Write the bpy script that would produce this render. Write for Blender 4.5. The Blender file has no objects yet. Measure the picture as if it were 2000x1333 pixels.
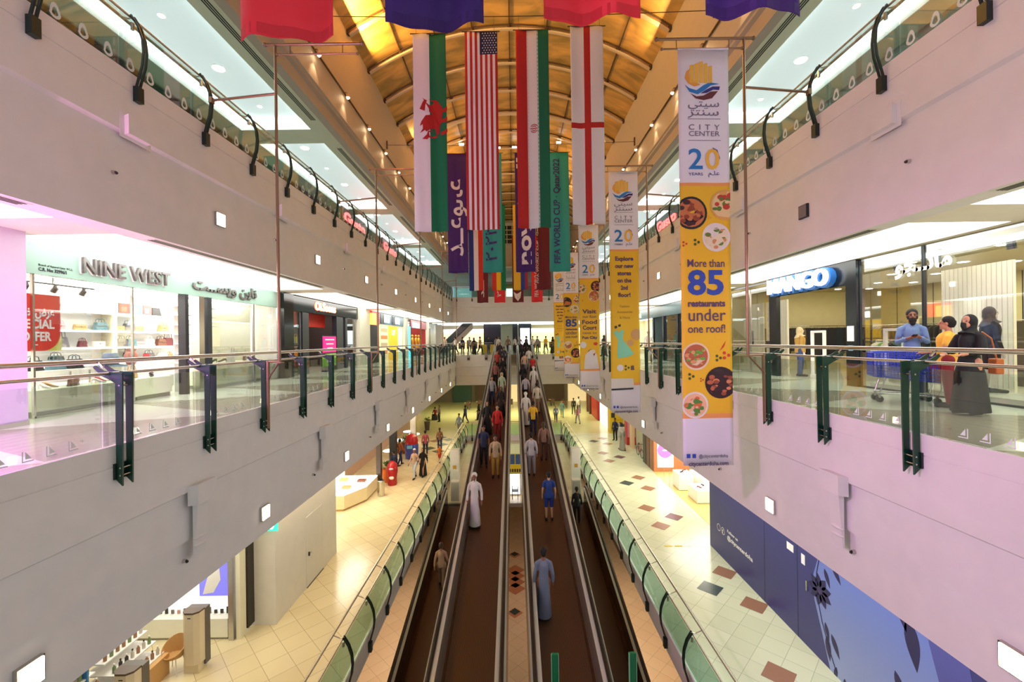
import bpy, bmesh, math, random
from math import sin, cos, pi, radians, sqrt, atan2
from mathutils import Vector, Matrix
random.seed(7)
scene = bpy.context.scene
COL = scene.collection
E = 8.0                                  # eye height above the ground storey floor
# ---------------------------------------------------------------- camera
cam = bpy.data.cameras.new('camera'); cam.sensor_width = 36.0; cam.lens = 14.994
cam.shift_x = -0.0015; cam.shift_y = -0.00075; cam.clip_start = 0.05; cam.clip_end = 300
camo = bpy.data.objects.new('camera', cam); COL.objects.link(camo)
camo.location = (0, 0, E); camo.rotation_euler = (pi/2, 0.014, 0)
scene.camera = camo
# ---------------------------------------------------------------- world, exposure
w = bpy.data.worlds.new('world'); scene.world = w; w.use_nodes = True
w.node_tree.nodes['Background'].inputs[0].default_value = (0.93, 0.96, 1.0, 1)
w.node_tree.nodes['Background'].inputs[1].default_value = 0.45
vs = scene.view_settings
vs.view_transform = 'Standard'; vs.look = 'None'; vs.gamma = 1.0; vs.use_curve_mapping = False
vs.exposure = 0.45
cy = scene.cycles
cy.use_denoising = True; cy.max_bounces = 7; cy.diffuse_bounces = 3; cy.glossy_bounces = 3
cy.transmission_bounces = 4; cy.transparent_max_bounces = 24; cy.caustics_reflective = False
cy.caustics_refractive = False; cy.sample_clamp_indirect = 6.0
# ---------------------------------------------------------------- large lights
def area(name, loc, target, sx, sy, power, col):
    l = bpy.data.lights.new(name, 'AREA'); l.shape = 'RECTANGLE'; l.size = sx; l.size_y = sy
    l.energy = power; l.color = col
    o = bpy.data.objects.new(name, l); COL.objects.link(o); o.location = loc
    zz = (Vector(loc) - Vector(target)).normalized(); yy = Vector((0, 1, 0)); yy = (yy - zz*yy.dot(zz)).normalized(); xx = yy.cross(zz)
    o.rotation_euler = Matrix((xx, yy, zz)).transposed().to_euler()      # the long side runs along the mall
    return o
def spot(name, loc, target, power, col, size=60, blend=.6, radius=.05):
    l = bpy.data.lights.new(name, 'SPOT'); l.energy = power; l.color = col
    l.spot_size = radians(size); l.spot_blend = blend; l.shadow_soft_size = radius
    o = bpy.data.objects.new(name, l); COL.objects.link(o); o.location = loc
    d = Vector(target) - Vector(loc)
    o.rotation_euler = d.to_track_quat('-Z', 'Y').to_euler()
    return o
WARM = (1.0, .72, .42); AMB = (1.0, .62, .25); WHITE = (1.0, .95, .88); COOL = (.86, 1.0, .97); PINK = (1.0, .35, .95)
# vault uplights along both cornices (their backs face the floor)
area('vault_uplight', (-5.7, 14, 20.0), (-2.0, 14, 23), .5, 8, 800, (1, .60, .16))
area('vault_uplight', (-5.7, 30, 20.0), (-1.5, 30, 23), .5, 10, 420, AMB)
area('vault_uplight', (5.7, 32, 20.0), (1.5, 32, 23), .5, 10, 300, AMB)
area('vault_uplight', (5.7, 14, 20.0), (1.5, 14, 23), .5, 8, 110, AMB)
# ground storey corridor ceilings (above the view, under the first slab)
area('corridor_light', (-6.2, 12, 3.86), (-6.2, 12, 0), 1.0, 11, 90, (1.0, .80, .52))
area('corridor_light', (-6.2, 28, 3.86), (-6.2, 28, 0), 1.0, 16, 190, (1.0, .76, .50))
area('corridor_light', (6.6, 11, 3.86), (6.6, 11, 0), 1.0, 10, 130, (.95, 1.0, .82))
area('corridor_light', (6.4, 28, 3.86), (6.4, 28, 0), 1.0, 18, 230, (1.0, .93, .76))
area('corridor_light', (0, 46, 3.86), (0, 46, 0), 16, 3, 620, (1.0, .95, .60))
# basement glow
area('basement_light', (-5.6, 14, -1.3), (-3.8, 14, -5), .8, 18, 250, (1.0, .76, .52))
area('basement_light', (5.6, 14, -1.3), (3.8, 14, -5), .8, 18, 250, (1.0, .76, .52))
# the pink show light near the balcony the camera stands on
spot('show_light', (-6.3, .3, 9.6), (-7.3, 4.6, 6.7), 3600, (.80, .22, 1.0), 70, .9, .15)
spot('show_light', (-6.6, .8, 7.4), (-7.6, 4.8, 9.97), 1300, (1.0, .30, .75), 95, .9, .15)
spot('show_light', (-5.1, 2.5, 10.9), (5.4, 7.6, 5.0), 1600, (1.0, .42, .95), 62, 1.0, .3)
spot('show_light', (1.0, -.5, 9.5), (-6.5, 4.0, 12.0), 300, (1.0, .5, .85), 80, .9, .3)
spot('show_light', (-1.0, -.5, 9.5), (6.5, 6.0, 12.0), 520, (1.0, .5, .8), 80, .9, .3)
# ---------------------------------------------------------------- materials
MATS = {}
def lin(c): return tuple((x/12.92 if x <= .04045 else ((x+.055)/1.055)**2.4) for x in c)
def rgb(r, g, b): return lin((r/255, g/255, b/255))
def mat(name, col=(.8, .8, .8), rough=.5, metal=0., emit=0., ecol=None, coat=0.):
    if name in MATS: return MATS[name]
    m = bpy.data.materials.new(name); m.use_nodes = True; MATS[name] = m
    p = m.node_tree.nodes['Principled BSDF']
    p.inputs['Base Color'].default_value = (*col, 1); p.inputs['Roughness'].default_value = rough
    p.inputs['Metallic'].default_value = metal
    if coat: p.inputs['Coat Weight'].default_value = coat
    if emit:
        p.inputs['Emission Color'].default_value = (*(ecol or col), 1); p.inputs['Emission Strength'].default_value = emit
    nt = m.node_tree; n = nt.nodes
    if not emit and metal < .5:            # faint procedural unevenness on every painted or cloth surface
        tc = n.new('ShaderNodeTexCoord'); nz = n.new('ShaderNodeTexNoise'); nz.inputs['Scale'].default_value = 3.0
        mx = n.new('ShaderNodeMix'); mx.data_type = 'RGBA'; mx.blend_type = 'MULTIPLY'
        rm = n.new('ShaderNodeMapRange'); rm.inputs[3].default_value = .93; rm.inputs[4].default_value = 1.05
        nt.links.new(tc.outputs['Object'], nz.inputs['Vector']); nt.links.new(nz.outputs['Fac'], rm.inputs[0])
        mx.inputs[0].default_value = 1.0; mx.inputs[6].default_value = (*col, 1)
        nt.links.new(rm.outputs[0], mx.inputs[7]); nt.links.new(mx.outputs[2], p.inputs['Base Color'])
    return m
def nodes(m): return m.node_tree.nodes, m.node_tree.links, m.node_tree.nodes['Principled BSDF']
def glass(name, tint=(.85, 1, .95), refl=.09, clear=.95):
    m = bpy.data.materials.new(name); m.use_nodes = True; MATS[name] = m
    n = m.node_tree.nodes; l = m.node_tree.links; n.remove(n['Principled BSDF'])
    t = n.new('ShaderNodeBsdfTransparent'); t.inputs[0].default_value = (tint[0]*clear, tint[1]*clear, tint[2]*clear, 1)
    g = n.new('ShaderNodeBsdfGlossy'); g.inputs['Roughness'].default_value = .02
    f = n.new('ShaderNodeFresnel'); f.inputs['IOR'].default_value = 1.45
    ml = n.new('ShaderNodeMath'); ml.operation = 'MULTIPLY'; ml.inputs[1].default_value = refl/.04
    mn = n.new('ShaderNodeMath'); mn.operation = 'MINIMUM'; mn.inputs[1].default_value = .45
    mx = n.new('ShaderNodeMixShader')
    l.new(f.outputs[0], ml.inputs[0]); l.new(ml.outputs[0], mn.inputs[0]); l.new(mn.outputs[0], mx.inputs[0])
    l.new(t.outputs[0], mx.inputs[1]); l.new(g.outputs[0], mx.inputs[2]); l.new(mx.outputs[0], n['Material Output'].inputs[0])
    return m
def mathn(n, l, op, a, b=None):
    x = n.new('ShaderNodeMath'); x.operation = op
    for i, v in enumerate((a, b)):
        if v is None: continue
        if isinstance(v, (int, float)): x.inputs[i].default_value = v
        else: l.new(v, x.inputs[i])
    return x.outputs[0]
def mixc(n, l, fac, a, b):
    x = n.new('ShaderNodeMix'); x.data_type = 'RGBA'
    for i, v in ((0, fac), (6, a), (7, b)):
        if isinstance(v, (int, float)): x.inputs[i].default_value = v
        elif isinstance(v, tuple): x.inputs[i].default_value = (*v, 1)
        else: l.new(v, x.inputs[i])
    return x.outputs[2]
def tile_mat(name, col, col2, grout, size, angle=45., ox=0., oy=0., rough=.22, gw=.012):
    """stone tiles turned by an angle, each a slightly different tone, thin joints"""
    m = mat(name, col, rough); n, l, p = nodes(m)
    tc = n.new('ShaderNodeTexCoord'); mp = n.new('ShaderNodeMapping'); mp.vector_type = 'TEXTURE'
    mp.inputs['Location'].default_value = (ox, oy, 0); mp.inputs['Rotation'].default_value = (0, 0, radians(angle))
    mp.inputs['Scale'].default_value = (size, size, size)
    l.new(tc.outputs['Object'], mp.inputs[0])
    sp = n.new('ShaderNodeSeparateXYZ'); l.new(mp.outputs[0], sp.inputs[0])
    fx = mathn(n, l, 'FRACT', sp.outputs[0]); fy = mathn(n, l, 'FRACT', sp.outputs[1])
    ex = mathn(n, l, 'LESS_THAN', fx, gw/size); ey = mathn(n, l, 'LESS_THAN', fy, gw/size)
    g = mathn(n, l, 'MAXIMUM', ex, ey)
    vf = n.new('ShaderNodeVectorMath'); vf.operation = 'FLOOR'; l.new(mp.outputs[0], vf.inputs[0])
    wn = n.new('ShaderNodeTexWhiteNoise'); l.new(vf.outputs[0], wn.inputs['Vector'])
    c = mixc(n, l, wn.outputs['Value'], col, col2)
    c2 = mixc(n, l, g, c, grout)
    l.new(c2, p.inputs['Base Color'])
    return m
M_wall = mat('painted_plaster', rgb(230, 227, 225), .6)
M_cornice = mat('cornice_plaster', rgb(184, 170, 158), .6)
M_ceil = mat('ceiling_paint', rgb(222, 224, 205), .7)
M_ceil1 = mat('corridor_ceiling_paint', rgb(240, 232, 215), .7)
M_white = mat('white_paint', rgb(240, 238, 232), .4)
M_green = mat('dark_green_steel', rgb(12, 62, 44), .32)
M_dgreen = mat('black_green_steel', rgb(10, 34, 28), .35)
M_steel = mat('brushed_steel', rgb(200, 195, 188), .22, 1.)
M_bronze = mat('bronze_pole', rgb(150, 120, 98), .3, .8)
M_black = mat('matte_black', rgb(22, 22, 24), .5)
M_dark = mat('charcoal_panel', rgb(38, 44, 48), .35)
M_glass = glass('balustrade_glass', (.93, .99, .965), .03, .985)
M_shopglass = glass('shop_glass', (.985, 1, .99), .03, .995)
M_mark = mat('etched_mark', rgb(225, 235, 232), .5)
M_lamp = mat('warm_lamp', (1, .9, .75), .5, 0, 14., (1, .80, .52))
M_lampw = mat('white_lamp', (1, 1, 1), .5, 0, 10., (1, .97, .9))
M_glassg = glass('tinted_balustrade_glass', (.80, .95, .88), .03, .97)
M_capsteel = mat('ramp_cap_steel', rgb(196, 206, 202), .3, .35)
M_cove = mat('cove_strip', (1, 1, 1), .5, 0, 7., (.88, 1, .98))
M_tray1 = mat('corridor_tray', (1, 1, 1), .5, 0, 3.2, (1, .99, .94))
M_traytop = mat('cove_top', rgb(226, 236, 236), .6, 0, .34, (.74, .90, .94))  # emission stands in for hidden cove light falling on the recess top
M_vent = mat('vent_slot', rgb(40, 40, 38), .6)
# ---------------------------------------------------------------- mesh builder
class MB:
    def __init__(s): s.v = []; s.f = []; s.mi = []; s.cur = 0
    def slot(s, i): s.cur = i; return s
    def add(s, vs, fs):
        o = len(s.v); s.v += [tuple(x) for x in vs]
        for f in fs: s.f.append(tuple(i+o for i in f)); s.mi.append(s.cur)
        return s
    def box(s, x0, x1, y0, y1, z0, z1):
        v = [(x0, y0, z0), (x1, y0, z0), (x1, y1, z0), (x0, y1, z0), (x0, y0, z1), (x1, y0, z1), (x1, y1, z1), (x0, y1, z1)]
        return s.add(v, [(3, 2, 1, 0), (4, 5, 6, 7), (0, 1, 5, 4), (1, 2, 6, 5), (2, 3, 7, 6), (3, 0, 4, 7)])
    def bx(s, c, sz): return s.box(c[0]-sz[0]/2, c[0]+sz[0]/2, c[1]-sz[1]/2, c[1]+sz[1]/2, c[2]-sz[2]/2, c[2]+sz[2]/2)
    def quad(s, a, b, c, d): return s.add([a, b, c, d], [(0, 1, 2, 3)])
    def tube(s, pts, r, n=8, cap=True):
        pts = [Vector(p) for p in pts]; k = len(pts)
        rs = r if isinstance(r, list) else [r]*k
        up = None; vs = []
        for i, p in enumerate(pts):
            d = (pts[min(i+1, k-1)] - pts[max(i-1, 0)])
            d = d.normalized() if d.length > 1e-9 else Vector((0, 0, 1))
            if up is None: up = Vector((0, 0, 1)) if abs(d.z) < .9 else Vector((1, 0, 0))
            a = d.cross(up)
            if a.length < 1e-6: a = d.cross(Vector((1, 0, 0)))
            a.normalize(); b = a.cross(d).normalized(); up = b
            rr = rs[i] if isinstance(rs[i], (list, tuple)) else (rs[i], rs[i])
            for j in range(n):
                t = 2*pi*j/n
                vs.append(p + a*rr[0]*cos(t) + b*rr[1]*sin(t))
        fs = []
        for i in range(k-1):
            for j in range(n):
                q = (j+1) % n
                fs.append((i*n+j, i*n+q, (i+1)*n+q, (i+1)*n+j))
        if cap: fs += [tuple(range(n-1, -1, -1)), tuple((k-1)*n+j for j in range(n))]
        return s.add(vs, fs)
    def cyl(s, a, b, r, r2=None, n=14): return s.tube([a, b], [r, r if r2 is None else r2], n)
    def prism(s, poly, axis, a, b):
        """closed 2D outline extruded along an axis ('x': (y,z), 'y': (x,z), 'z': (x,y))"""
        f = {'x': lambda u, v, t: (t, u, v), 'y': lambda u, v, t: (u, t, v), 'z': lambda u, v, t: (u, v, t)}[axis]
        k = len(poly); vs = [f(u, v, a) for u, v in poly] + [f(u, v, b) for u, v in poly]
        fs = [tuple(range(k)), tuple(range(2*k-1, k-1, -1))] + [(i, i+k, (i+1) % k+k, (i+1) % k) for i in range(k)]
        return s.add(vs, fs)
    def ball(s, c, r, nu=12, nv=8):
        rx, ry, rz = r if isinstance(r, (list, tuple)) else (r, r, r)
        vs = [(c[0], c[1], c[2]-rz)]
        for i in range(1, nv):
            t = -pi/2 + pi*i/nv
            for j in range(nu): vs.append((c[0]+rx*cos(t)*cos(2*pi*j/nu), c[1]+ry*cos(t)*sin(2*pi*j/nu), c[2]+rz*sin(t)))
        vs.append((c[0], c[1], c[2]+rz)); fs = []
        for j in range(nu): fs.append((0, 1+(j+1) % nu, 1+j))
        for i in range(nv-2):
            for j in range(nu):
                q = (j+1) % nu; fs.append((1+i*nu+j, 1+i*nu+q, 1+(i+1)*nu+q, 1+(i+1)*nu+j))
        for j in range(nu): fs.append((len(vs)-1, 1+(nv-2)*nu+j, 1+(nv-2)*nu+(j+1) % nu))
        return s.add(vs, fs)
    def lathe(s, prof, c=(0, 0, 0), n=20, sx=1., sy=1.):
        vs = []; k = len(prof)
        for r, z in prof:
            for j in range(n): vs.append((c[0]+r*sx*cos(2*pi*j/n), c[1]+r*sy*sin(2*pi*j/n), c[2]+z))
        fs = [(i*n+j, i*n+(j+1) % n, (i+1)*n+(j+1) % n, (i+1)*n+j) for i in range(k-1) for j in range(n)]
        fs += [tuple(range(n-1, -1, -1)), tuple((k-1)*n+j for j in range(n))]
        return s.add(vs, fs)
    def mesh(s, name, mats, off=(0, 0, 0), smooth=False):
        me = bpy.data.meshes.new(name)
        me.from_pydata([(x-off[0], y-off[1], z-off[2]) for x, y, z in s.v], [], s.f)
        for m in (mats if isinstance(mats, (list, tuple)) else [mats]): me.materials.append(m)
        me.polygons.foreach_set('material_index', s.mi)
        if smooth: me.polygons.foreach_set('use_smooth', [True]*len(me.polygons))
        me.update(); return me
    def build(s, name, mats, parent=None, smooth=False, bevel=0., kind=None, fix=True):
        off = root_loc(parent) if parent else (0, 0, 0)
        me = s.mesh(name, mats, off, False)
        if fix:
            bm = bmesh.new(); bm.from_mesh(me); bmesh.ops.recalc_face_normals(bm, faces=bm.faces); bm.to_mesh(me); bm.free()
        if smooth: me.shade_smooth(); me.set_sharp_from_angle(angle=radians(40))
        o = bpy.data.objects.new(name, me); COL.objects.link(o)
        if parent: adopt(o, parent)
        if bevel:
            b = o.modifiers.new('bevel', 'BEVEL'); b.width = bevel; b.segments = 2; b.limit_method = 'ANGLE'
        if kind: o['kind'] = kind
        return o
def root_loc(o):
    p = Vector((0, 0, 0))
    while o: p += o.location; o = o.parent
    return p
def tag(o, label, cat, group=None):
    o['label'] = label; o['category'] = cat
    if group: o['group'] = group
    return o
def thing(name, label, cat, loc=(0, 0, 0), group=None):
    o = bpy.data.objects.new(name, None); COL.objects.link(o); o.location = loc; o.empty_display_size = .1
    return tag(o, label, cat, group)
KIDS = {}
def adopt(o, p):
    o.parent = p; KIDS.setdefault(p.name, []).append(o)
def kids(o): return KIDS.get(o.name, [])
def copy_tree(o, loc=None, rotz=None, label=None, group=None, parent=None, scale=None):
    c = o.copy(); COL.objects.link(c)
    if parent is not None: adopt(c, parent)
    if loc is not None: c.location = loc
    if rotz is not None: c.rotation_euler = (0, 0, rotz)
    if scale is not None: c.scale = (scale, scale, scale)
    if label: c['label'] = label
    if group: c['group'] = group
    for ch in kids(o): copy_tree(ch, parent=c)
    return c
def S(mb, name, mats, **k): return mb.build(name, mats, kind='structure', **k)
ORD = ['nearest', 'second', 'third', 'fourth', 'fifth', 'sixth', 'seventh', 'eighth', 'ninth', 'tenth', 'eleventh', 'twelfth', 'thirteenth', 'fourteenth', 'fifteenth', 'sixteenth', 'seventeenth', 'eighteenth', 'nineteenth', 'twentieth']
def nth(i): return ORD[i] if i < len(ORD) else 'farthest'
def text(body, name, m, parent, loc, size, axes, align='CENTER', depth=.004, bold=0., fitw=None, space=1., spread=None):
    """lettering as a mesh: axes = (right, up) world directions; loc = anchor on the baseline"""
    c = bpy.data.curves.new('t', 'FONT'); c.body = body; c.size = size; c.align_x = align; c.extrude = depth; c.offset = bold
    c.space_character = space; c.resolution_u = 3
    o = bpy.data.objects.new('t', c); COL.objects.link(o)
    bpy.context.view_layer.update()
    me = bpy.data.meshes.new_from_object(o.evaluated_get(bpy.context.evaluated_depsgraph_get()))
    bpy.data.objects.remove(o); bpy.data.curves.remove(c)
    R = Vector(axes[0]).normalized(); U = Vector(axes[1]).normalized(); N = R.cross(U)
    xs = [v.co.x for v in me.vertices]; k = 1.
    if fitw and xs: k = fitw/(max(xs)-min(xs))
    off = root_loc(parent) if parent else Vector((0, 0, 0))
    for v in me.vertices:
        p = Vector(loc) + R*(v.co.x*k) + U*v.co.y + N*v.co.z
        v.co = p - off
    me.materials.clear(); me.materials.append(m); me.name = name
    r = bpy.data.objects.new(name, me); COL.objects.link(r)
    if parent: adopt(r, parent)
    return r
# ================================================================ the shell
Z1, Z2, SG, S1, C2, SP = 6.67, 12.66, 3.88, 9.97, 15.87, 20.1
XU, XG = 6.47, 4.08
def X1(s): return -5.33 if s < 0 else 5.41
YF1, YF2, YFG, YN = 39.5, 45.5, 36.0, -4.0
SIDE = {-1: 'left', 1: 'right'}
# floors -------------------------------------------------------------------
M_floorL = tile_mat('ground_tile_warm', rgb(232, 218, 178), rgb(222, 206, 164), rgb(176, 160, 122), .612, 45., 6.18, 13.6, .2)
M_floorR = tile_mat('ground_tile_pale', rgb(222, 226, 196), rgb(212, 218, 186), rgb(176, 180, 150), .612, 45., 6.18, 13.6, .2)
M_floorB = tile_mat('basement_tile', rgb(232, 206, 174), rgb(226, 198, 164), rgb(180, 154, 126), .6, 45., 0, 20.4, .3)
M_brown = mat('brown_tile', rgb(158, 116, 92), .25); M_slate = mat('slate_tile', rgb(58, 76, 76), .25)
M_plum = mat('plum_tile', rgb(112, 76, 84), .25); M_terra = mat('terracotta_tile', rgb(196, 130, 96), .3)
def zig_mat(name, x0, w):
    m = mat(name, rgb(216, 216, 196), .12); n, l, p = nodes(m)
    tc = n.new('ShaderNodeTexCoord'); sp = n.new('ShaderNodeSeparateXYZ'); l.new(tc.outputs['Object'], sp.inputs[0])
    yy = mathn(n, l, 'DIVIDE', sp.outputs[1], 3.27)
    tri = mathn(n, l, 'MULTIPLY', mathn(n, l, 'ABSOLUTE', mathn(n, l, 'SUBTRACT', mathn(n, l, 'FRACT', yy), .5)), 2.)
    xx = mathn(n, l, 'DIVIDE', mathn(n, l, 'SUBTRACT', mathn(n, l, 'ABSOLUTE', sp.outputs[0]), x0), w)
    k = mathn(n, l, 'GREATER_THAN', xx, tri)
    st = n.new('ShaderNodeTexWave'); st.inputs['Scale'].default_value = 1.3; st.inputs['Distortion'].default_value = 2.5; st.inputs['Detail'].default_value = 3
    l.new(tc.outputs['Object'], st.inputs[0])
    dk = mixc(n, l, mathn(n, l, 'MULTIPLY', st.outputs['Fac'], .6), rgb(176, 168, 146), rgb(192, 184, 162))
    c = mixc(n, l, k, dk, rgb(236, 238, 214))
    # joints of the slabs
    jy = mathn(n, l, 'LESS_THAN', mathn(n, l, 'FRACT', mathn(n, l, 'DIVIDE', sp.outputs[1], .817)), .012)
    l.new(mixc(n, l, mathn(n, l, 'MULTIPLY', jy, .5), c, rgb(120, 116, 104)), p.inputs['Base Color'])
    return m
M_zig = zig_mat('corridor_stone', 5.4, 3.5)
for s in (-1, 1):
    S(MB().box(s*(XG+.05), s*12.6, YN, YFG+.25, -.25, 0), 'floor', M_floorL if s < 0 else M_floorR)
S(MB().box(-16, 16, YFG+.25, 56, -.25, 0), 'floor', mat('far_ground_stone', rgb(214, 208, 150), .25))
S(MB().box(-XG-.6, XG+.6, YN, YFG, -5.2, -5.0).box(-11, -XG-.6, YN, YFG, -5.2, -5.0).box(XG+.6, 11, YN, YFG, -5.2, -5.0), 'floor', M_floorB)
S(MB().box(-11, -10.8, YN, YFG, -5, -.25).box(10.8, 11, YN, YFG, -5, -.25).box(-11, 11, YFG, YFG+.2, -5, -1.6), 'wall_basement', mat('basement_plaster', rgb(224, 190, 150), .6))
# the landing in the void where the lower ramps arrive
S(MB().box(-XG, XG, 22.3, YFG, -.65, -.45), 'floor', tile_mat('landing_tile', rgb(226, 206, 176), rgb(216, 196, 164), rgb(170, 150, 122), .6, 0, 0, 0, .3))
S(MB().box(-XG, XG, YFG-.02, YFG+.25, -1.6, 0).box(-XG-.3, XG+.3, YFG+.25, YFG+.5, -1.6, -.25), 'wall_landing', M_wall)
for s in (-1, 1):   # rim of the void: fascia with a small lip
    p = [(s*XG, 0), (s*XG, -.34), (s*(XG+.1), -.38), (s*(XG+.1), -.78), (s*(XG+.5), -.78), (s*(XG+.5), -.26), (s*(XG+.05), -.26), (s*(XG+.05), 0)]
    S(MB().prism(p, 'y', YN, YFG), 'wall_void_' + SIDE[s], M_wall)
# coloured tiles set in the ground floor
def diamond(mb, x, y, z, r=.43, sl=0):
    mb.slot(sl).add([(x-r, y, z), (x, y-r, z), (x+r, y, z), (x, y+r, z)], [(0, 1, 2, 3)])
mb = MB()
for base in (13.6, 23.62, 33.4):
    for dx, dy, k in ((0, 0, 1), (.9, -.88, 0), (.9, .9, 0), (0, -3.52, 0), (.9, -4.56, 2), (0, -5.45, 0)):
        if 5 < base+dy < 35: diamond(mb, 6.16+dx, base+dy, .006, .43, k)
for x, y, k in ((-5.6, 31.0, 1), (-6.4, 31.9, 1), (-5.6, 33, 1), (-6.4, 34.2, 0), (-5.4, 34.6, 1), (-6.1, 35.4, 1)): diamond(mb, x, y, .006, .5, k)
S(mb, 'trim_floor_inlay', [M_brown, M_slate, M_plum], fix=False)
mb = MB()
for y, k in ((25.9, 0), (20.4, 0)): diamond(mb, -.12, y-.08, -4.994, .40, 1); diamond(mb, -.12, y, -4.988, .27, 0)
for y in (24.1, 23.5, 22.9, 22.3): diamond(mb, -.09, y, -4.994, .55, 1)
S(mb, 'trim_basement_inlay', [M_slate, M_terra], fix=False)
# first storey slabs ----------------------------------------------------------
def fascia(s, x, pts, y0, y1, name, kind='wall_'):
    """a balcony front: outline of (offset behind the face, height)"""
    top, bot = pts[0][1], pts[-1][1]
    prof = [(s*(abs(x)+o), z) for o, z in pts] + [(s*(abs(x)+.5), bot), (s*(abs(x)+.5), top-.12), (s*(abs(x)+.03), top-.12), (s*(abs(x)+.03), top)]
    return S(MB().prism(prof, 'y', y0, y1), kind + name, M_wall)
LOW = [(0, Z1), (0, 6.40), (.012, 6.395), (.012, 6.385), (0, 6.38), (0, 5.60), (.07, 5.56), (.07, 4.78), (.14, 4.74), (.14, SG)]
UPP = [(0, Z2), (0, 12.34), (.012, 12.335), (.012, 12.325), (0, 12.32), (0, 11.60), (.07, 11.56), (.07, S1)]
def plate_with_trays(s, xa, xb, tx0, tx1, z, mods, y0, y1, m, name='ceiling'):
    """a ceiling plate with rectangular openings for the light trays"""
    mb = MB(); a, b = (xa, tx0), (tx1, xb)
    for u, v in (a, b): mb.box(min(s*u, s*v), max(s*u, s*v), y0, y1, z, z+.12)
    ys = [y0] + [q for mm in mods for q in mm] + [y1]
    for i in range(0, len(ys), 2):
        if ys[i+1] > ys[i]: mb.box(min(s*tx0, s*tx1), max(s*tx0, s*tx1), ys[i], ys[i+1], z, z+.12)
    return S(mb, name, m)
MODS = [(-2.6, 6.5), (7.5, 15.7), (16.8, 25.2), (26.3, 34.6), (35.8, 44.0)]
for s in (-1, 1):
    x = abs(X1(s)); nm = SIDE[s]
    fascia(s, x, LOW, YN, YF1+.6, 'lower_' + nm)
    fascia(s, XU, UPP, YN, YF2+.6, 'upper_' + nm)
    S(MB().box(s*(x+.03), s*9.2, YN, YF1+.03, Z1-.1, Z1), 'floor', M_zig)
    S(MB().box(s*9.2, s*15.5, YN, 58, Z1-.1, Z1), 'floor', mat('shop_floor', rgb(214, 208, 190), .2))
    S(MB().box(s*(x+.5), s*12.6, YN, YF1+.6, SG, SG+.12), 'ceiling', M_ceil1)
    S(MB().box(s*(XU+.03), s*11, YN, YF2+.03, Z2-.1, Z2), 'floor', mat('upper_floor', rgb(190, 196, 182), .15))
    plate_with_trays(s, XU+.5, 9.1, 6.97, 8.8, S1, MODS, YN, 46.0, M_ceil1)
    plate_with_trays(s, 6.75, 11.2, 7.35, 9.9, C2, MODS, YN, 46.0, M_ceil)
    S(MB().box(s*10.6, s*10.8, YN, 46, Z2, C2), 'wall_upper_' + nm, mat('upper_shop_wall', rgb(150, 160, 150), .5))
    # cornice wall under the vault
    p = [(s*XU, C2), (s*XU, 16.28), (s*6.36, 16.34), (s*6.36, 16.42), (s*6.30, 16.46), (s*6.30, SP), (s*6.75, SP), (s*6.75, C2)]
    S(MB().prism(p, 'y', YN, 50), 'wall_cornice_' + nm, M_cornice)
    # ground storey outer walls
    S(MB().box(s*12.4, s*12.6, YN, YFG+20, 0, SG), 'wall_ground_' + nm, mat('ground_shop_wall', rgb(240, 232, 214), .5))
# light trays, each a thing
def tray(s, x0, x1, y0, y1, z, top, lab, grp, strip):
    xa, xb = sorted((s*x0, s*x1))
    e_ = .005; xa, xb, y0, y1 = xa+e_, xb-e_, y0+e_, y1-e_
    t = thing('light_tray', lab, 'ceiling light', ((xa+xb)/2, (y0+y1)/2, z), grp)
    h = .34 if strip else .1
    mb = MB().quad((xa, y0, z+h), (xb, y0, z+h), (xb, y1, z+h), (xa, y1, z+h)); mb.build('glowing_top', top, t, fix=False)  # in the top storey this plain recess top glows to imitate cove light
    mb = MB()
    for a, b, c, d in ((xa, xb, y0, y0), (xa, xb, y1, y1), (xa, xa, y0, y1), (xb, xb, y0, y1)):
        mb.quad((a, c, z), (b, d, z), (b, d, z+h), (a, c, z+h))
    mb.build('frame', M_white, t, fix=False)
    if strip:
        mb = MB(); e = .16
        for a, b, c, d in ((xa, xb, y0, y0+e), (xa, xb, y1-e, y1), (xa, xa+e, y0+e, y1-e), (xb-e, xb, y0+e, y1-e)):
            mb.quad((a, c, z+h-.03), (b, c, z+h-.03), (b, d, z+h-.03), (a, d, z+h-.03))
        mb.build('cove_strip', M_cove, t, fix=False)
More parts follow.
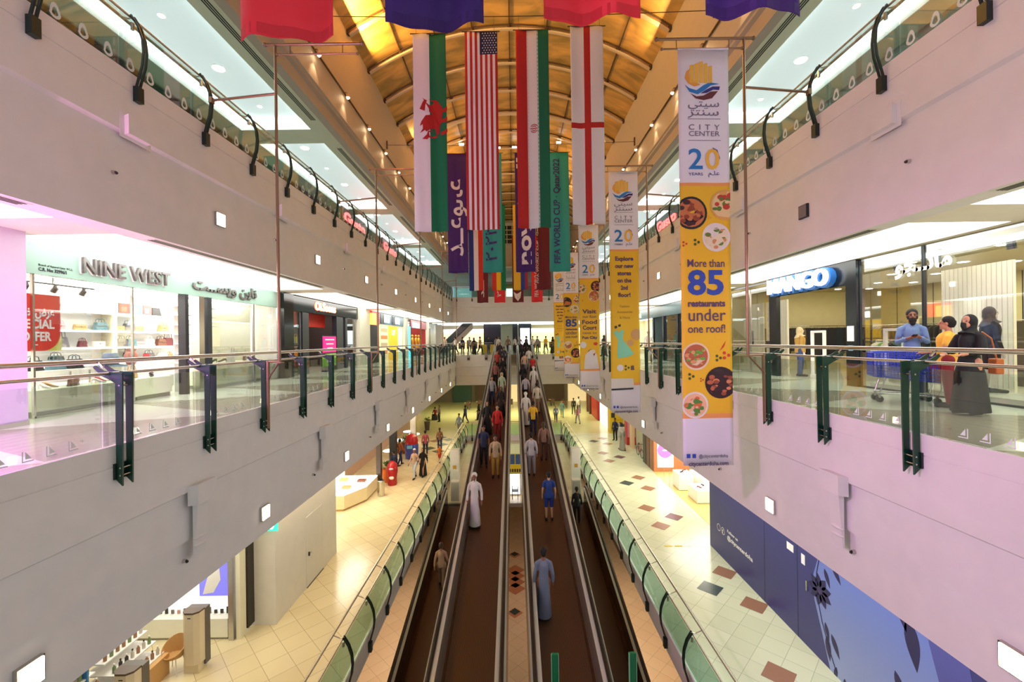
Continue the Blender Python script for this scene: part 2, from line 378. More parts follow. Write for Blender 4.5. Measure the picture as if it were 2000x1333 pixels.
for s in (-1, 1):
    for i, (a, b) in enumerate(MODS):
        sd = 'over the shoe shop corridor' if s < 0 else 'over the trolley corridor'
        tray(s, 6.97, 8.8, a, b, S1, M_tray1, f'white glowing ceiling tray {sd}, {nth(i)} along', 'corridor light trays', False)
        sd = 'in the top storey ceiling over the shoe shop side' if s < 0 else 'in the top storey ceiling over the clothes shop side'
        tray(s, 7.35, 9.9, a, b, C2, M_traytop, f'recessed cool cove-lit tray {sd}, {nth(i)} along', 'top storey light trays', True)
    # round downlights in the trays, slot vents beside them
    k = 0
    for i, (a, b) in enumerate(MODS):
        n = 4
        for j in range(n):
            y = a + (j+.5)*(b-a)/n
            if y < 5: continue
            for zz, xx, off in ((C2, 8.62, .33),):
                big = j % 2 == 0
                t = thing('downlight', f'{"large" if big else "small"} round downlight in the trays, {"shoe" if s < 0 else "clothes"} shop side, {nth(k)} along', 'ceiling light', (s*xx, y, zz+off), 'tray downlights'); k += 1
                r = .16 if big else .07
                MB().lathe([(r+.03, -.02), (r+.03, 0), (r, 0), (r, -.02)], (s*xx, y, zz+off-.01), 18).build('ring', M_white, t)
                MB().lathe([(r*.98, -.034), (r*.98, -.022)], (s*xx, y, zz+off-.01), 18).build('lens', M_lampw, t)
    for i, (a, b) in enumerate(MODS):
        for zz, xx, nm2 in ((C2, 6.95, 'top storey ceiling edge'), (S1, 6.72, 'corridor ceiling edge')):
            t = thing('air_vent', f'dark slot vent in the {nm2}, {"shoe" if s < 0 else "clothes"} shop side, {nth(i)} along', 'vent', (s*xx, (a+b)/2, zz-.006), 'slot vents')
            MB().box(s*xx-.11, s*xx+.11, a+.4, b-.6, zz-.006, zz).build('frame', M_ceil, t)
            mb = MB()
            for q in (-.06, .0, .06): mb.box(s*xx+q-.018, s*xx+q+.018, a+.45, b-.65, zz-.010, zz-.006)
            mb.build('slots', M_vent, t)
# far bridge fronts ----------------------------------------------------------
S(MB().prism([(YF1+o, z) for o, z in LOW] + [(YF1+.6, SG), (YF1+.6, Z1-.12), (YF1+.03, Z1-.12), (YF1+.03, Z1)], 'x', -5.4, 5.5), 'wall_far_lower', M_wall)
S(MB().prism([(YF2+o, z) for o, z in UPP] + [(YF2+.6, S1), (YF2+.6, Z2-.12), (YF2+.03, Z2-.12), (YF2+.03, Z2)], 'x', -6.6, 6.6), 'wall_far_upper', M_wall)
S(MB().box(-9.2, 9.2, YF1+.03, 58, Z1-.1, Z1), 'floor', mat('far_corridor_stone', rgb(196, 190, 168), .15))
S(MB().box(-12.6, 12.6, YF1+.6, 56, SG, SG+.1), 'ceiling', M_ceil1)
S(MB().box(-11, 11, YF2+.03, 58, Z2-.1, Z2), 'floor', mat('upper_floor', rgb(190, 196, 182), .15))
S(MB().box(-9.1, 9.1, 46, 58, S1, S1+.1), 'ceiling', mat('far_corridor_ceiling', rgb(176, 190, 190), .4))
S(MB().box(-11.2, 11.2, 46, 58, C2, C2+.1), 'ceiling', M_ceil)
S(MB().box(-15, 15, 58, 58.2, -.3, 24), 'wall_far', mat('far_wall_paint', rgb(210, 200, 186), .6))
S(MB().box(-6.6, 6.6, 49.8, 50.0, C2, 24), 'wall_gable', M_wall)
S(MB().box(-5.2, 5.2, -3.6, -.35, Z1-.3, Z1), 'floor', M_zig)
# vault -----------------------------------------------------------------------
HS, RISE = 6.3, 1.9
RV = (HS*HS + RISE*RISE)/(2*RISE); CZ = SP + RISE - RV; A0 = math.asin(HS/RV)
def arc(t, dr=0.): a = -A0 + 2*A0*t; return (RV+dr)*sin(a), CZ + (RV+dr)*cos(a)
M_vault = mat('amber_vault_panel', rgb(214, 150, 62), .45); n, l, p = nodes(M_vault)
tc = n.new('ShaderNodeTexCoord'); mp = n.new('ShaderNodeMapping'); mp.inputs['Rotation'].default_value = (0, 0, .6); mp.inputs['Scale'].default_value = (.5, 1.4, .5)
nz = n.new('ShaderNodeTexNoise'); nz.inputs['Scale'].default_value = 1.1; nz.inputs['Detail'].default_value = 3.; nz.inputs['Distortion'].default_value = .8
l.new(tc.outputs['Object'], mp.inputs[0]); l.new(mp.outputs[0], nz.inputs[0])
cr = n.new('ShaderNodeValToRGB'); l.new(nz.outputs['Fac'], cr.inputs[0])
cr.color_ramp.elements[0].position = .32; cr.color_ramp.elements[0].color = (*rgb(150, 122, 66), 1)
cr.color_ramp.elements[1].position = .68; cr.color_ramp.elements[1].color = (*rgb(226, 172, 96), 1)
l.new(cr.outputs[0], p.inputs['Base Color'])
ribs = [16.6 + 2.35*k for k in range(-9, 15)]
mb = MB(); NS = 32
for i in range(NS):
    (xa, za), (xb, zb) = arc(i/NS), arc((i+1)/NS)
    mb.quad((xa, YN, za), (xb, YN, zb), (xb, 50, zb), (xa, 50, za))
S(mb, 'ceiling_vault', M_vault, fix=False)
M_rib = mat('cream_steel_rib', rgb(206, 180, 150), .4); M_rod = mat('dark_roof_rod', rgb(84, 58, 34), .5)
for y in ribs:
    if y > 49.5: continue
    heavy = abs((y-16.6)/2.35 % 5 - 4) < .1
    r = S(MB().tube([(arc(i/24, -.16)[0], y, arc(i/24, -.16)[1]) for i in range(25)], (.10, .055) if not heavy else (.15, .10), 8), 'ceiling_arch', M_rib, smooth=True)
    mb = MB().tube([(arc(i/24, -.03)[0], y-.1, arc(i/24, -.03)[1]) for i in range(25)], .03, 6)
    for i in range(9):
        x, z = arc(i/8, -.1); mb.cyl((x, y-.02, z-.05), (x, y-.02, z+.07), .10, .10, 8)
    S(mb, 'ceiling_purlin_nodes', M_rod)
for i in range(1, 8):
    x, z = arc(i/8, -.035); S(MB().box(x-.022, x+.022, YN, 50, z-.03, z+.02), 'ceiling_purlin', M_rod)
# gable lattice at the far end of the vault
mb = MB()
for i in range(5): mb.box(-1.2+i*.6-.04, -1.2+i*.6+.04, 49.66, 49.8, 19.2, 21.4)
for i in range(5): mb.box(-1.3, 1.3, 49.66, 49.8, 19.2+i*.54, 19.28+i*.54)
S(mb, 'trim_gable_lattice', M_white)
S(MB().box(-1.2, 1.2, 49.7, 49.79, 19.2, 21.4), 'window_gable', M_black)
# ================================================================ railings
def rep(o, dx=0, dy=0, dz=0):
    c = o.copy(); COL.objects.link(c); c.location = (o.location[0]+dx, o.location[1]+dy, o.location[2]+dz)
    if o.parent: adopt(c, o.parent)
    for k in kids(o): copy_tree(k, parent=c)
    return c
SP1 = 1.634; Y0P = 5.76
POST_Y = [Y0P + SP1*k for k in range(-3, 21)]
def ribbon(mb, pts, w0, w1, f):
    """a flat bar that follows a profile of (offset, z), between two positions along the rail"""
    t = .017; k = len(pts); vs = []
    for i, (o, z) in enumerate(pts):
        a, b = pts[max(i-1, 0)], pts[min(i+1, k-1)]; d = Vector((b[0]-a[0], b[1]-a[1])).normalized(); nx, nz = -d[1]*t, d[0]*t
        for q, y in ((-1, w0), (1, w0), (1, w1), (-1, w1)): vs.append(f(o+q*nx, y, z+q*nz))
    fs = [(i*4+j, i*4+(j+1) % 4, i*4+4+(j+1) % 4, i*4+4+j) for i in range(k-1) for j in range(4)] + [(3, 2, 1, 0), tuple(4*(k-1)+j for j in range(4))]
    mb.add(vs, fs)
def post_mesh(f, zf):
    """twin flat green plates with a swept arm that carries the handrail; f(offset to the void, along, z)"""
    out = [(.02, zf-.46), (.10, zf-.54), (.115, zf+.93), (.115, zf+.97), (-.02, zf+.98), (-.14, zf+1.0), (-.25, zf+1.07), (-.27, zf+1.04), (-.16, zf+.93), (-.04, zf+.87), (.02, zf+.83)]
    mb = MB()
    for y in (-.075, .075):
        k = len(out); vs = [f(o, y-.011, z) for o, z in out] + [f(o, y+.011, z) for o, z in out]
        mb.add(vs, [tuple(range(k)), tuple(range(2*k-1, k-1, -1))] + [(i, i+k, (i+1) % k+k, (i+1) % k) for i in range(k)])
    return mb
def fbox(mb, f, o0, o1, y0, y1, z0, z1):
    v = [f(o, y, z) for z in (z0, z1) for o, y in ((o0, y0), (o1, y0), (o1, y1), (o0, y1))]
    return mb.add(v, [(3, 2, 1, 0), (4, 5, 6, 7), (0, 1, 5, 4), (1, 2, 6, 5), (2, 3, 7, 6), (3, 0, 4, 7)])
def rail_tube(f, o, a, b, z, r): return MB().tube([f(o, a, z), f(o, b, z)], r, 10)
def straight_railing(label, f, mv, ys, a, b, zf, loc, cut=None, marks=8):
    root = thing('balustrade', label, 'railing', loc, 'first storey balustrades')
    y0 = ys[0]; g = lambda o, y, z: f(o, y+y0, z)
    p = post_mesh(g, zf).build('post', M_green, root)
    m = fbox(MB(), g, .0, .03, -.11, .11, zf-.45, zf-.24); m.build('bracket', M_dgreen, p)
    for z in (zf-.40, zf-.30, zf+.80): MB().cyl(g(.075, -.09, z), g(.075, .09, z), .012, n=8).build('bolt', M_steel, p)
    m = MB(); m.tube([g(-.22, 0, zf+1.04), g(-.27, 0, zf+1.10)], .016, 8); fbox(m, g, -.03, .0, -.02, .02, zf+.78, zf+.86)
    m.build('rail_arm', M_steel, p)
    for y in ys[1:]: rep(p, *mv(y-y0))
    segs = cut or [(a, b)]
    for u, v in segs:
        rail_tube(f, -.31, u, v, zf+1.12, .034).build('handrail', M_steel, root, smooth=True)
        rail_tube(f, -.06, u, v, zf+.96, .022).build('lower_rail', M_steel, root, smooth=True)
        n = max(1, round((v-u)/SP1)); d = (v-u)/n
        g0 = fbox(MB(), f, -.036, -.024, u+.008, u+d-.008, zf+.01, zf+.88).build('glass_pane', M_glass, root)
        mm = MB()
        for q in range(4):
            yy = u + d*(.3+.15*q); h = .055
            for pt in ([(0, 0), (h*1.1, 0), (0, h*1.5)], [(-.02, -.02), (h*1.5, -.02), (h*1.5, -.032), (-.032, -.032), (-.032, h*1.6), (-.02, h*1.6)]):
                k = len(pt); mm.add([f(-.022, yy+e, zf+.10+z) for e, z in pt], [tuple(range(k))])
        mm.build('etched_pattern', M_mark, g0, fix=False)
        for k in range(1, n):
            if k < marks: rep(g0, *mv(k*d))
            else:
                c = g0.copy(); COL.objects.link(c); c.location = Vector(g0.location)+Vector(mv(k*d)); adopt(c, root)
    return root
for s in (-1, 1):
    x = abs(X1(s)); f = lambda o, y, z, s=s, x=x: (s*(x-o), y, z)
    straight_railing(f'glass balustrade with twin green posts in front of the {"white shoe shop" if s < 0 else "trolley and clothes shop"}', f, lambda d: (0, d, 0), POST_Y, Y0P-3*SP1-.16, YF1, Z1, (s*x, 0, Z1))
f = lambda o, x, z: (x, YF1-o, z)
straight_railing('glass balustrade with green posts on the bridge at the top of the moving ramps', f, lambda d: (d, 0, 0), [-4.2, -2.56, 2.1, 3.7], -5.3, 5.3, Z1, (0, YF1, Z1), [(-5.2, -1.95), (1.95, 5.2)], 0)
def curved_railing(label, f, mv, ys, a, b, zf, loc, grp, rings=False, fascia_glass=.0):
    root = thing('balustrade', label, 'railing', loc, grp)
    y0 = ys[0]; g = lambda o, y, z: f(o, y+y0, z)
    prof = [(.03, zf-.24), (.08, zf-.06), (.145, zf+.16), (.17, zf+.40), (.15, zf+.62), (.08, zf+.84), (-.04, zf+1.04)]
    mb = MB(); ribbon(mb, prof, -.045, -.020, g); ribbon(mb, prof, .020, .045, g)
    p = mb.build('baluster', M_dgreen, root)
    fbox(MB(), g, 0, .09, -.06, .06, zf-.46, zf-.20).build('base_bracket', M_dgreen, p)
    m = MB().tube([g(-.02, 0, zf+1.02), g(-.12, 0, zf+1.0), g(-.27, 0, zf+1.06)], .013, 8); m.cyl(g(-.045, 0, zf+.80), g(-.045, 0, zf+.92), .03, n=8)
    m.build('rail_arm', M_steel, p)
    for y in ys[1:]: rep(p, *mv(y-y0))
    rail_tube(f, -.29, a, b, zf+1.08, .03).build('handrail', M_steel, root, smooth=True)
    rail_tube(f, -.05, a, b, zf+1.0, .022).build('top_rail', M_steel, root, smooth=True)
    st = ys[1]-ys[0]; n = max(1, round((b-a)/st)); d = (b-a)/n
    g0 = fbox(MB(), f, -.046, -.034, a+.008, a+d-.008, zf+.01, zf+.95).build('glass_pane', M_glass if rings else M_glassg, root)
    if rings:
        mm = MB()
        for q in range(4):
            cy_, cz_ = a+d*(q+.5)/4, zf+.13
            R = lambda r, t, e: (cy_ + r*cos(t)*(.8 if sin(t) > 0 else 1), cz_ + (r*1.0*sin(t) if sin(t) <= 0 else r*1.7*sin(t)))
            for j in range(14):
                t0, t1 = 2*pi*j/14, 2*pi*(j+1)/14
                mm.add([f(-.032, *R(.045, t0, 0)), f(-.032, *R(.045, t1, 0)), f(-.032, *R(.085, t1, 0)), f(-.032, *R(.085, t0, 0))], [(0, 1, 2, 3)])
        mm.build('etched_pattern', M_mark, g0, fix=False)
    for k in range(1, n): rep(g0, *mv(k*d))
    return root
for s in (-1, 1):
    f = lambda o, y, z, s=s: (s*(XU-o), y, z)
    ys = [Y0P + 1.617*k for k in range(-3, 25)]
    curved_railing(f'top storey balustrade of curved dark balusters over the {"shoe" if s < 0 else "clothes"} shop side', f, lambda d: (0, d, 0), ys, Y0P-3*1.617-.2, YF2, Z2, (s*XU, 0, Z2), 'curved balustrades', True)
    f = lambda o, y, z, s=s: (s*(XG-o), y, z)
    ys = [11.67 + 1.58*k for k in range(-4, 16)]
    curved_railing(f'ground storey balustrade of curved black balusters beside the {"warm tiled aisle" if s < 0 else "aisle with coloured tiles"}', f, lambda d: (0, d, 0), ys, 11.67-4*1.58-.2, YFG, 0, (s*XG, 0, 0), 'curved balustrades')
f = lambda o, x, z: (x, YF2-o, z)
curved_railing('top storey balustrade across the far end under the lattice gable', f, lambda d: (d, 0, 0), [-6.0+1.64*k for k in range(8)], -6.3, 6.3, Z2, (0, YF2, Z2), 'curved balustrades')
f = lambda o, x, z: (x, YFG-o, z)
curved_railing('ground storey balustrade closing the far end of the void behind the ramps', f, lambda d: (d, 0, 0), [-3.6+1.5*k for k in range(6)], -4.0, 4.0, 0, (0, YFG, 0), 'curved balustrades')
# dark perforated strip lying behind the glass of the top storey, shoe shop side
t = thing('floor_strip', 'dark patterned strip standing behind the top storey glass, shoe shop side', 'strip', (-6.72, 6, Z2))
MB().box(-6.75, -6.72, 0, 20, Z2, Z2+.30).build('panel', mat('dark_mesh', rgb(26, 38, 36), .4), t)
mb = MB()
for k in range(60): mb.box(-6.72, -6.715, .1+k*.33, .3+k*.33, Z2+.08+(k % 2)*.1, Z2+.095+(k % 2)*.1)
mb.build('dash_pattern', M_steel, t)
# ---------------------------------------------------------------- fittings on the balcony fronts
def wall_light(x, y, z, s, lit, lab, far=False):
    t = thing('wall_light', lab, 'wall light', (x, y, z), 'square wall lights')
    X = lambda o: x - s*o
    MB().box(min(X(-.02), X(.05)), max(X(-.02), X(.05)), y-.14, y+.14, z-.15, z+.15).build('frame', M_steel if lit else M_dark, t)
    a = sorted((X(.05), X(.062)))
    MB().box(a[0], a[1], y-.122, y+.122, z-.132, z+.132).build('lens', M_lamp if lit else mat('unlit_lens', rgb(120, 112, 110), .3), t)
def sconce(x, y, z, s, lab, stem=True):
    t = thing('wall_bracket', lab, 'bracket', (x, y, z), 'white wall brackets')
    q_ = .17 if stem else .08
    P = [(0, z+.14), (q_, z+.17), (q_, z-.16), (.13, z-.24), (.05, z-1.05), (.05, z-1.12), (0, z-1.12)]
    MB().prism([(x-s*o, q) for o, q in P[:3]] + [(x, z-.18)], 'y', y-.22, y+.22).build('head', M_wall, t)
    if not stem:
        MB().box(min(x, x-s*.006), max(x, x-s*.006), y-.30, y+.30, z-.24, z+.24).build('cover_plate', M_wall, t); return
    MB().prism([(x-s*o, q) for o, q in [(0, z-.18), (.09, z-.18), (.03, z-1.05), (0, z-1.05)]], 'y', y-.12, y+.12).build('stem', M_wall, t)
    mb = MB()
    for q in (0, .1): mb.ball((x-s*.03, y, z-.75-q*1.2), (.05, .15, .03), 10, 6)
    mb.build('ornament', M_wall, t, smooth=True)
def eye(x, y, z, s, lab):
    t = thing('detector', lab, 'detector', (x, y, z), 'small wall detectors')
    MB().cyl((x, y, z), (x-s*.05, y, z), .035, .025).build('base', M_steel, t); MB().ball((x-s*.06, y, z-.01), .024).build('head', M_black, t, smooth=True)
for s in (-1, 1):
    x = abs(X1(s)); sd = 'shoe shop' if s < 0 else 'clothes shop'
    for k in range(8):
        y = (4.75 if s < 0 else 4.75) + 4.5*k
        wall_light(s*(x+.14), y, 4.34, s, True, f'lit square wall light low on the first storey front, {sd} side, {nth(k)} along')
        sconce(s*(x+.0), 7.15+4.7*k, 5.55, s, f'white stepped bracket on the first storey front, {sd} side, {nth(k)} along')
        eye(s*(x+.14), 7.0+4.5*k, 4.45, s, f'small dark detector low on the first storey front, {sd} side, {nth(k)} along')
    for k in range(9):
        y = 4.8 + 4.72*k
        wall_light(s*(XU+.07), y, 10.78, s, not (s > 0 and k == 1), f'{"unlit" if s > 0 and k == 1 else "lit"} square wall light on the top storey front, {sd} side, {nth(k)} along')
        sconce(s*XU, 7.36+4.72*k, 11.72, s, f'white stepped bracket on the top storey front, {sd} side, {nth(k)} along', False)
        eye(s*(XU+.07), 7.0+4.72*k, 10.85, s, f'small dark detector on the top storey front, {sd} side, {nth(k)} along')
# cornice spotlights
for s in (-1, 1):
    S(MB().box(s*6.28, s*6.22, YN, 48, 17.40, 17.43), 'trim_cable_tray', M_rod)
    for k in range(-4, 13):
        y = 13.7+2.4*k; x = s*6.12
        t = thing('spotlight', f'small cornice spotlight {nth(k+4)} in the row over the {"shoe" if s < 0 else "clothes"} shop side', 'spotlight', (x, y, 17.3), 'cornice spotlights')
        MB().tube([(s*6.29, y, 17.42), (s*6.2, y, 17.45), (x, y, 17.38)], .015, 6).build('arm', M_rod, t)
        MB().lathe([(.05, .06), (.07, .0), (.075, -.06)], (x, y, 17.32), 12).build('housing', M_rib, t, smooth=True)
        MB().ball((x, y, 17.25), .055, 10, 6).build('lamp', mat('spot_lamp', (1, .85, .6), .5, 0, 30., (1, .78, .46)), t, smooth=True)
        if 0 < y < 45: spot('cornice_spot', (s*6.1, y, 17.15), (s*6.42, y, 16.0), 22, (1, .66, .36), 70, .7, .03)
# ---------------------------------------------------------------- banner poles
POLE_Y = [8.96, 15.5, 22.7, 29.8, 37.0]
def banner_pole(s, i, y, lab):
    px = s*4.92; t = thing('banner_pole', lab, 'pole', (px, y, 7.6), 'banner poles')
    MB().cyl((px, y, 7.6), (px, y, 14.28), .03).build('pole', M_bronze, t, smooth=True)
    mb = MB().cyl((s*5.12, y, 14.28), (s*3.1, y, 14.28), .03); mb.ball((s*5.13, y, 14.28), .045); mb.ball((s*3.09, y, 14.28), .045)
    mb.build('crossbar', M_bronze, t, smooth=True)
    mb = MB().cyl((s*4.86, y-.02, 14.06), (s*3.2, y-.02, 14.06), .018); mb.ball((s*4.87, y-.02, 14.06), .032); mb.ball((s*3.19, y-.02, 14.06), .032)
    for q in (4.6, 3.5): mb.cyl((s*q, y-.01, 14.28), (s*q, y-.02, 14.06), .009, n=6)
    mb.build('hanging_rod', M_bronze, t, smooth=True)
    mb = MB().cyl((px, y, 13.25), (s*6.26, y, 13.13), .026); mb.bx((s*6.275, y, 13.13), (.07, .09, .12)); mb.build('upper_arm', M_bronze, t, smooth=False)
    fx = s*(abs(X1(s))-.13)
    mb = MB().cyl((px, y, 7.62), (fx, y, 7.62), .02); mb.cyl((px, y, 7.62), (fx, y, 7.22), .018); mb.bx((px, y, 7.6), (.13, .13, .02)); mb.bx((fx+s*-.03, y, 6.93), (.035, .05, 1.42))
    mb.build('lower_bracket', M_bronze, t)
for i, y in enumerate(POLE_Y):
    banner_pole(-1, i, y, f'bare bronze banner pole on the shoe shop side, {nth(i)} along')
    banner_pole(1, i, y, f'bronze pole that holds a yellow mall banner, {nth(i)} along')
# ================================================================ cloth
def wave_fn(ph, amp, w):
    return lambda x, z: amp*(.35+.65*min(1, -z/5.))*(sin(2*pi*(x/w)*1.1+ph) + .4*sin(2*pi*x/w*2.3+ph*2+z*.5))*.5
def cloth(name, m, root, w, h, wv, nx=22, nz=26, flare=.0):
    mb = MB(); L = root.location
    for j in range(nz+1):
        for i in range(nx+1):
            x, z = -w/2+w*i/nx, -h*j/nz
            mb.v.append((L[0]+x*(1+flare*j/nz), L[1]+wv(x, z), L[2]+z + (.012*sin(7*x) if j == nz else 0)))
    for j in range(nz):
        for i in range(nx):
            a = j*(nx+1)+i; mb.f.append((a, a+nx+1, a+nx+2, a+1)); mb.mi.append(0)
    o = mb.build(name, m, root, fix=False); o.data.shade_smooth()
    sd = o.modifiers.new('thick', 'SOLIDIFY'); sd.thickness = .006; sd.offset = 0
    return o
def drape(o, wv, gap=.014):
    """lay a print on its cloth"""
    for v in o.data.vertices: v.co.y += wv(v.co.x, v.co.z) - gap
    return o
def ramp_mat(name, axis, size, stops, rough=.75, extra=None):
    """cloth in flat bands: stops = [(start 0..1, colour)] along local x or down local z"""
    m = mat(name, stops[0][1], rough); n, l, p = nodes(m)
    tc = n.new('ShaderNodeTexCoord'); sp = n.new('ShaderNodeSeparateXYZ'); l.new(tc.outputs['Object'], sp.inputs[0])
    v = mathn(n, l, 'ADD', mathn(n, l, 'DIVIDE', sp.outputs[0], size), .5) if axis == 'x' else mathn(n, l, 'DIVIDE', sp.outputs[2], -size)
    cr = n.new('ShaderNodeValToRGB'); cr.color_ramp.interpolation = 'CONSTANT'; l.new(v, cr.inputs[0])
    e = cr.color_ramp.elements
    while len(e) > 1: e.remove(e[-1])
    e[0].position = stops[0][0]; e[0].color = (*stops[0][1], 1)
    for a, c in stops[1:]: q = e.new(a); q.color = (*c, 1)
    out = cr.outputs[0]
    if extra: out = extra(n, l, sp, out)
    l.new(out, p.inputs['Base Color']); return m
RED, WHT, GRN, NAVY = rgb(186, 34, 34), rgb(232, 226, 232), rgb(0, 112, 72), rgb(26, 32, 84)
FRED, FPUR, FTEAL, FMAR = rgb(222, 40, 54), rgb(58, 20, 112), rgb(38, 150, 150), rgb(104, 22, 38)
def usa(n, l, sp, out):
    a = mathn(n, l, 'GREATER_THAN', sp.outputs[0], -.04); b = mathn(n, l, 'GREATER_THAN', sp.outputs[2], -.69)
    return mixc(n, l, mathn(n, l, 'MULTIPLY', a, b), out, rgb(24, 30, 78))
def engl(n, l, sp, out):
    d = mathn(n, l, 'ABSOLUTE', mathn(n, l, 'ADD', sp.outputs[2], 3.02))
    return mixc(n, l, mathn(n, l, 'LESS_THAN', d, .085), out, RED)
M_usa = ramp_mat('flag_stars_stripes', 'x', 1., [(0, RED)] + [(k/13, WHT if k % 2 else RED) for k in range(1, 13)], extra=usa)
M_wal = ramp_mat('flag_white_green', 'x', 1., [(0, WHT), (.49, GRN)])
M_irn = ramp_mat('flag_red_white_green', 'x', 1., [(0, RED), (.33, rgb(226, 190, 194)), (.37, WHT), (.64, rgb(120, 180, 160)), (.68, rgb(10, 104, 76))])
M_eng = ramp_mat('flag_cross', 'x', 1., [(0, WHT), (.41, RED), (.60, WHT)], extra=engl)
M_fra = ramp_mat('flag_blue_white_red', 'x', 1., [(0, rgb(30, 50, 140)), (.33, WHT), (.66, rgb(206, 50, 36))])
M_gha = ramp_mat('flag_red_yellow_green', 'x', 1., [(0, rgb(206, 50, 36)), (.33, rgb(238, 190, 40)), (.66, rgb(0, 120, 84))])
M_ecu = ramp_mat('flag_yellow_blue_red', 'x', 1., [(0, rgb(238, 190, 50)), (.5, rgb(40, 66, 150)), (.8, rgb(160, 40, 70))])
M_pur, M_red, M_teal, M_mar = mat('purple_cloth', FPUR, .7), mat('scarlet_cloth', FRED, .7), mat('teal_cloth', FTEAL, .7), mat('maroon_cloth', FMAR, .7)
M_ink = mat('indigo_print', rgb(52, 40, 110), .7); M_prw = mat('white_print', rgb(226, 220, 226), .7); M_crim = mat('crimson_print', rgb(176, 24, 28), .7)
def printed(root, wv, body, m, x, z, size, bold=0., fitw=None, turn=True, space=1., align='LEFT', name='lettering'):
    L = root.location; ax = ((0, 0, 1), (-1, 0, 0)) if turn else ((1, 0, 0), (0, 0, 1))
    o = text(body, name, m, root, (L[0]+x, L[1], L[2]+z), size, ax, align, .001, bold, fitw, space)
    return drape(o, wv)
def poly_print(root, wv, polys, m, name, gap=.014):
    mb = MB(); L = root.location
    for p in polys: mb.add([(L[0]+x, L[1], L[2]+z) for x, z in p], [tuple(range(len(p)))])
    return drape(mb.build(name, m, root, fix=False), wv, gap)
def hang_fittings(root, w):
    L = root.location; mb = MB()
    mb.cyl((L[0]-w/2-.08, L[1], L[2]+.01), (L[0]+w/2+.08, L[1], L[2]+.01), .016, n=8)
    for q in (-.4, .4): mb.cyl((L[0]+q*w, L[1], L[2]), (L[0]+q*w, L[1], 17.93), .005, n=5)
    mb.build('hanging_rod', M_rod, root)
def flag(x, y, z, m, lab, grp, w=1., h=6.05, ph=0., amp=.09, hem=None, flare=0.):
    t = thing('hanging_flag' if grp == 'national flags' else 'hanging_banner', lab, 'flag' if grp == 'national flags' else 'banner', (x, y, z), grp)
    wv = wave_fn(ph, amp, w); cloth('cloth', m, t, w, h, wv, flare=flare); hang_fittings(t, w)
    if hem:
        poly_print(t, wv, [[(-w/2+w*i/12, -h+.01), (-w/2+w*(i+1)/12, -h+.01), (-w/2+w*(i+1)/12, -h+.12), (-w/2+w*i/12, -h+.12)] for i in range(12)], hem, 'hem', .006)
    return t, wv
ROWY = [4.43 + 8.6*k for k in range(5)]
TOP = 17.5
# row that hangs just overhead
hem_r, hem_p = mat('scarlet_hem', rgb(196, 30, 44), .7), mat('purple_hem', rgb(54, 14, 100), .7)
for i, (x, m, c, hm, dz) in enumerate(((-2.31, M_red, 'scarlet', hem_r, -.03), (-.76, M_pur, 'purple', hem_p, .06), (.86, M_red, 'scarlet', hem_r, .12), (2.55, M_pur, 'purple', hem_p, .16))):
    flag(x, ROWY[0], TOP+dz-.25, m, f'plain {c} banner hanging closest overhead, {"on the shoe shop side" if x < 0 else "on the clothes shop side"}', 'plain banners overhead', ph=i*1.3, hem=hm, amp=.14)
t, wv = flag(-2.45, ROWY[1], TOP-.10, M_wal, 'white and green national flag with a red dragon', 'national flags', ph=.4, amp=.12, flare=.03)
DR = [[(-.28,-2.72),(-.20,-2.40),(-.16,-2.30),(-.20,-2.18),(-.14,-2.26),(-.08,-2.30),(-.10,-2.42),(-.02,-2.52),(.05,-2.50),(.10,-2.36),(.02,-2.30),(-.04,-2.22),(.04,-2.26),(.14,-2.24),(.20,-2.30),(.24,-2.42),(.32,-2.60),(.34,-2.95),(.30,-3.30),(.26,-3.60),(.24,-3.90),(.16,-3.98),(.12,-3.70),(.08,-3.30),(.06,-3.02),(.02,-2.86),(-.08,-2.84),(-.18,-2.80)],
      [(.05,-2.96),(-.12,-3.04),(-.24,-3.34),(-.28,-3.56),(-.20,-3.48),(-.20,-3.70),(-.28,-3.92),(-.14,-3.76),(-.10,-3.84),(.0,-3.70),(.10,-3.66),(.14,-3.3)],
      [(.14,-3.98),(.06,-4.06),(-.02,-4.04),(-.04,-3.88),(.0,-3.82),(.06,-3.84),(.04,-3.76),(-.06,-3.80),(-.09,-3.98),(-.14,-4.06),(-.22,-4.20),(-.08,-4.22),(-.04,-4.12),(.10,-4.14),(.20,-4.06)]]
def paws(y): return [[(.28, y), (.40, y+.06), (.46, y+.16), (.47, y+.02), (.46, y-.06), (.40, y-.06), (.46, y-.14), (.38, y-.14), (.28, y-.16)]]
DR += paws(-2.75) + paws(-3.25) + paws(-3.85)
poly_print(t, wv, [[(-.02+(x+.02)*1.12, z*.62-.62) for x, z in q] for q in DR], M_crim, 'dragon_emblem')
t, wv = flag(-.87, ROWY[1], TOP-.06, M_usa, 'striped red and white national flag with a starred blue corner', 'national flags', ph=1.2, amp=.05)
st = []
for r in range(9):
    for c in range(6 if r % 2 == 0 else 5):
        cx = .01+.086*(c+.5)*.95 + (.043 if r % 2 else 0); cz = -.05-.074*r
        st.append([(cx+(.028 if k % 2 == 0 else .011)*sin(pi*k/5), cz+(.028 if k % 2 == 0 else .011)*cos(pi*k/5)) for k in range(10)])
poly_print(t, wv, st, M_prw, 'star_pattern')
t, wv = flag(.69, ROWY[1], TOP-.03, M_irn, 'red, white and green national flag with a small red emblem', 'national flags', ph=2.2, amp=.08)
em = []
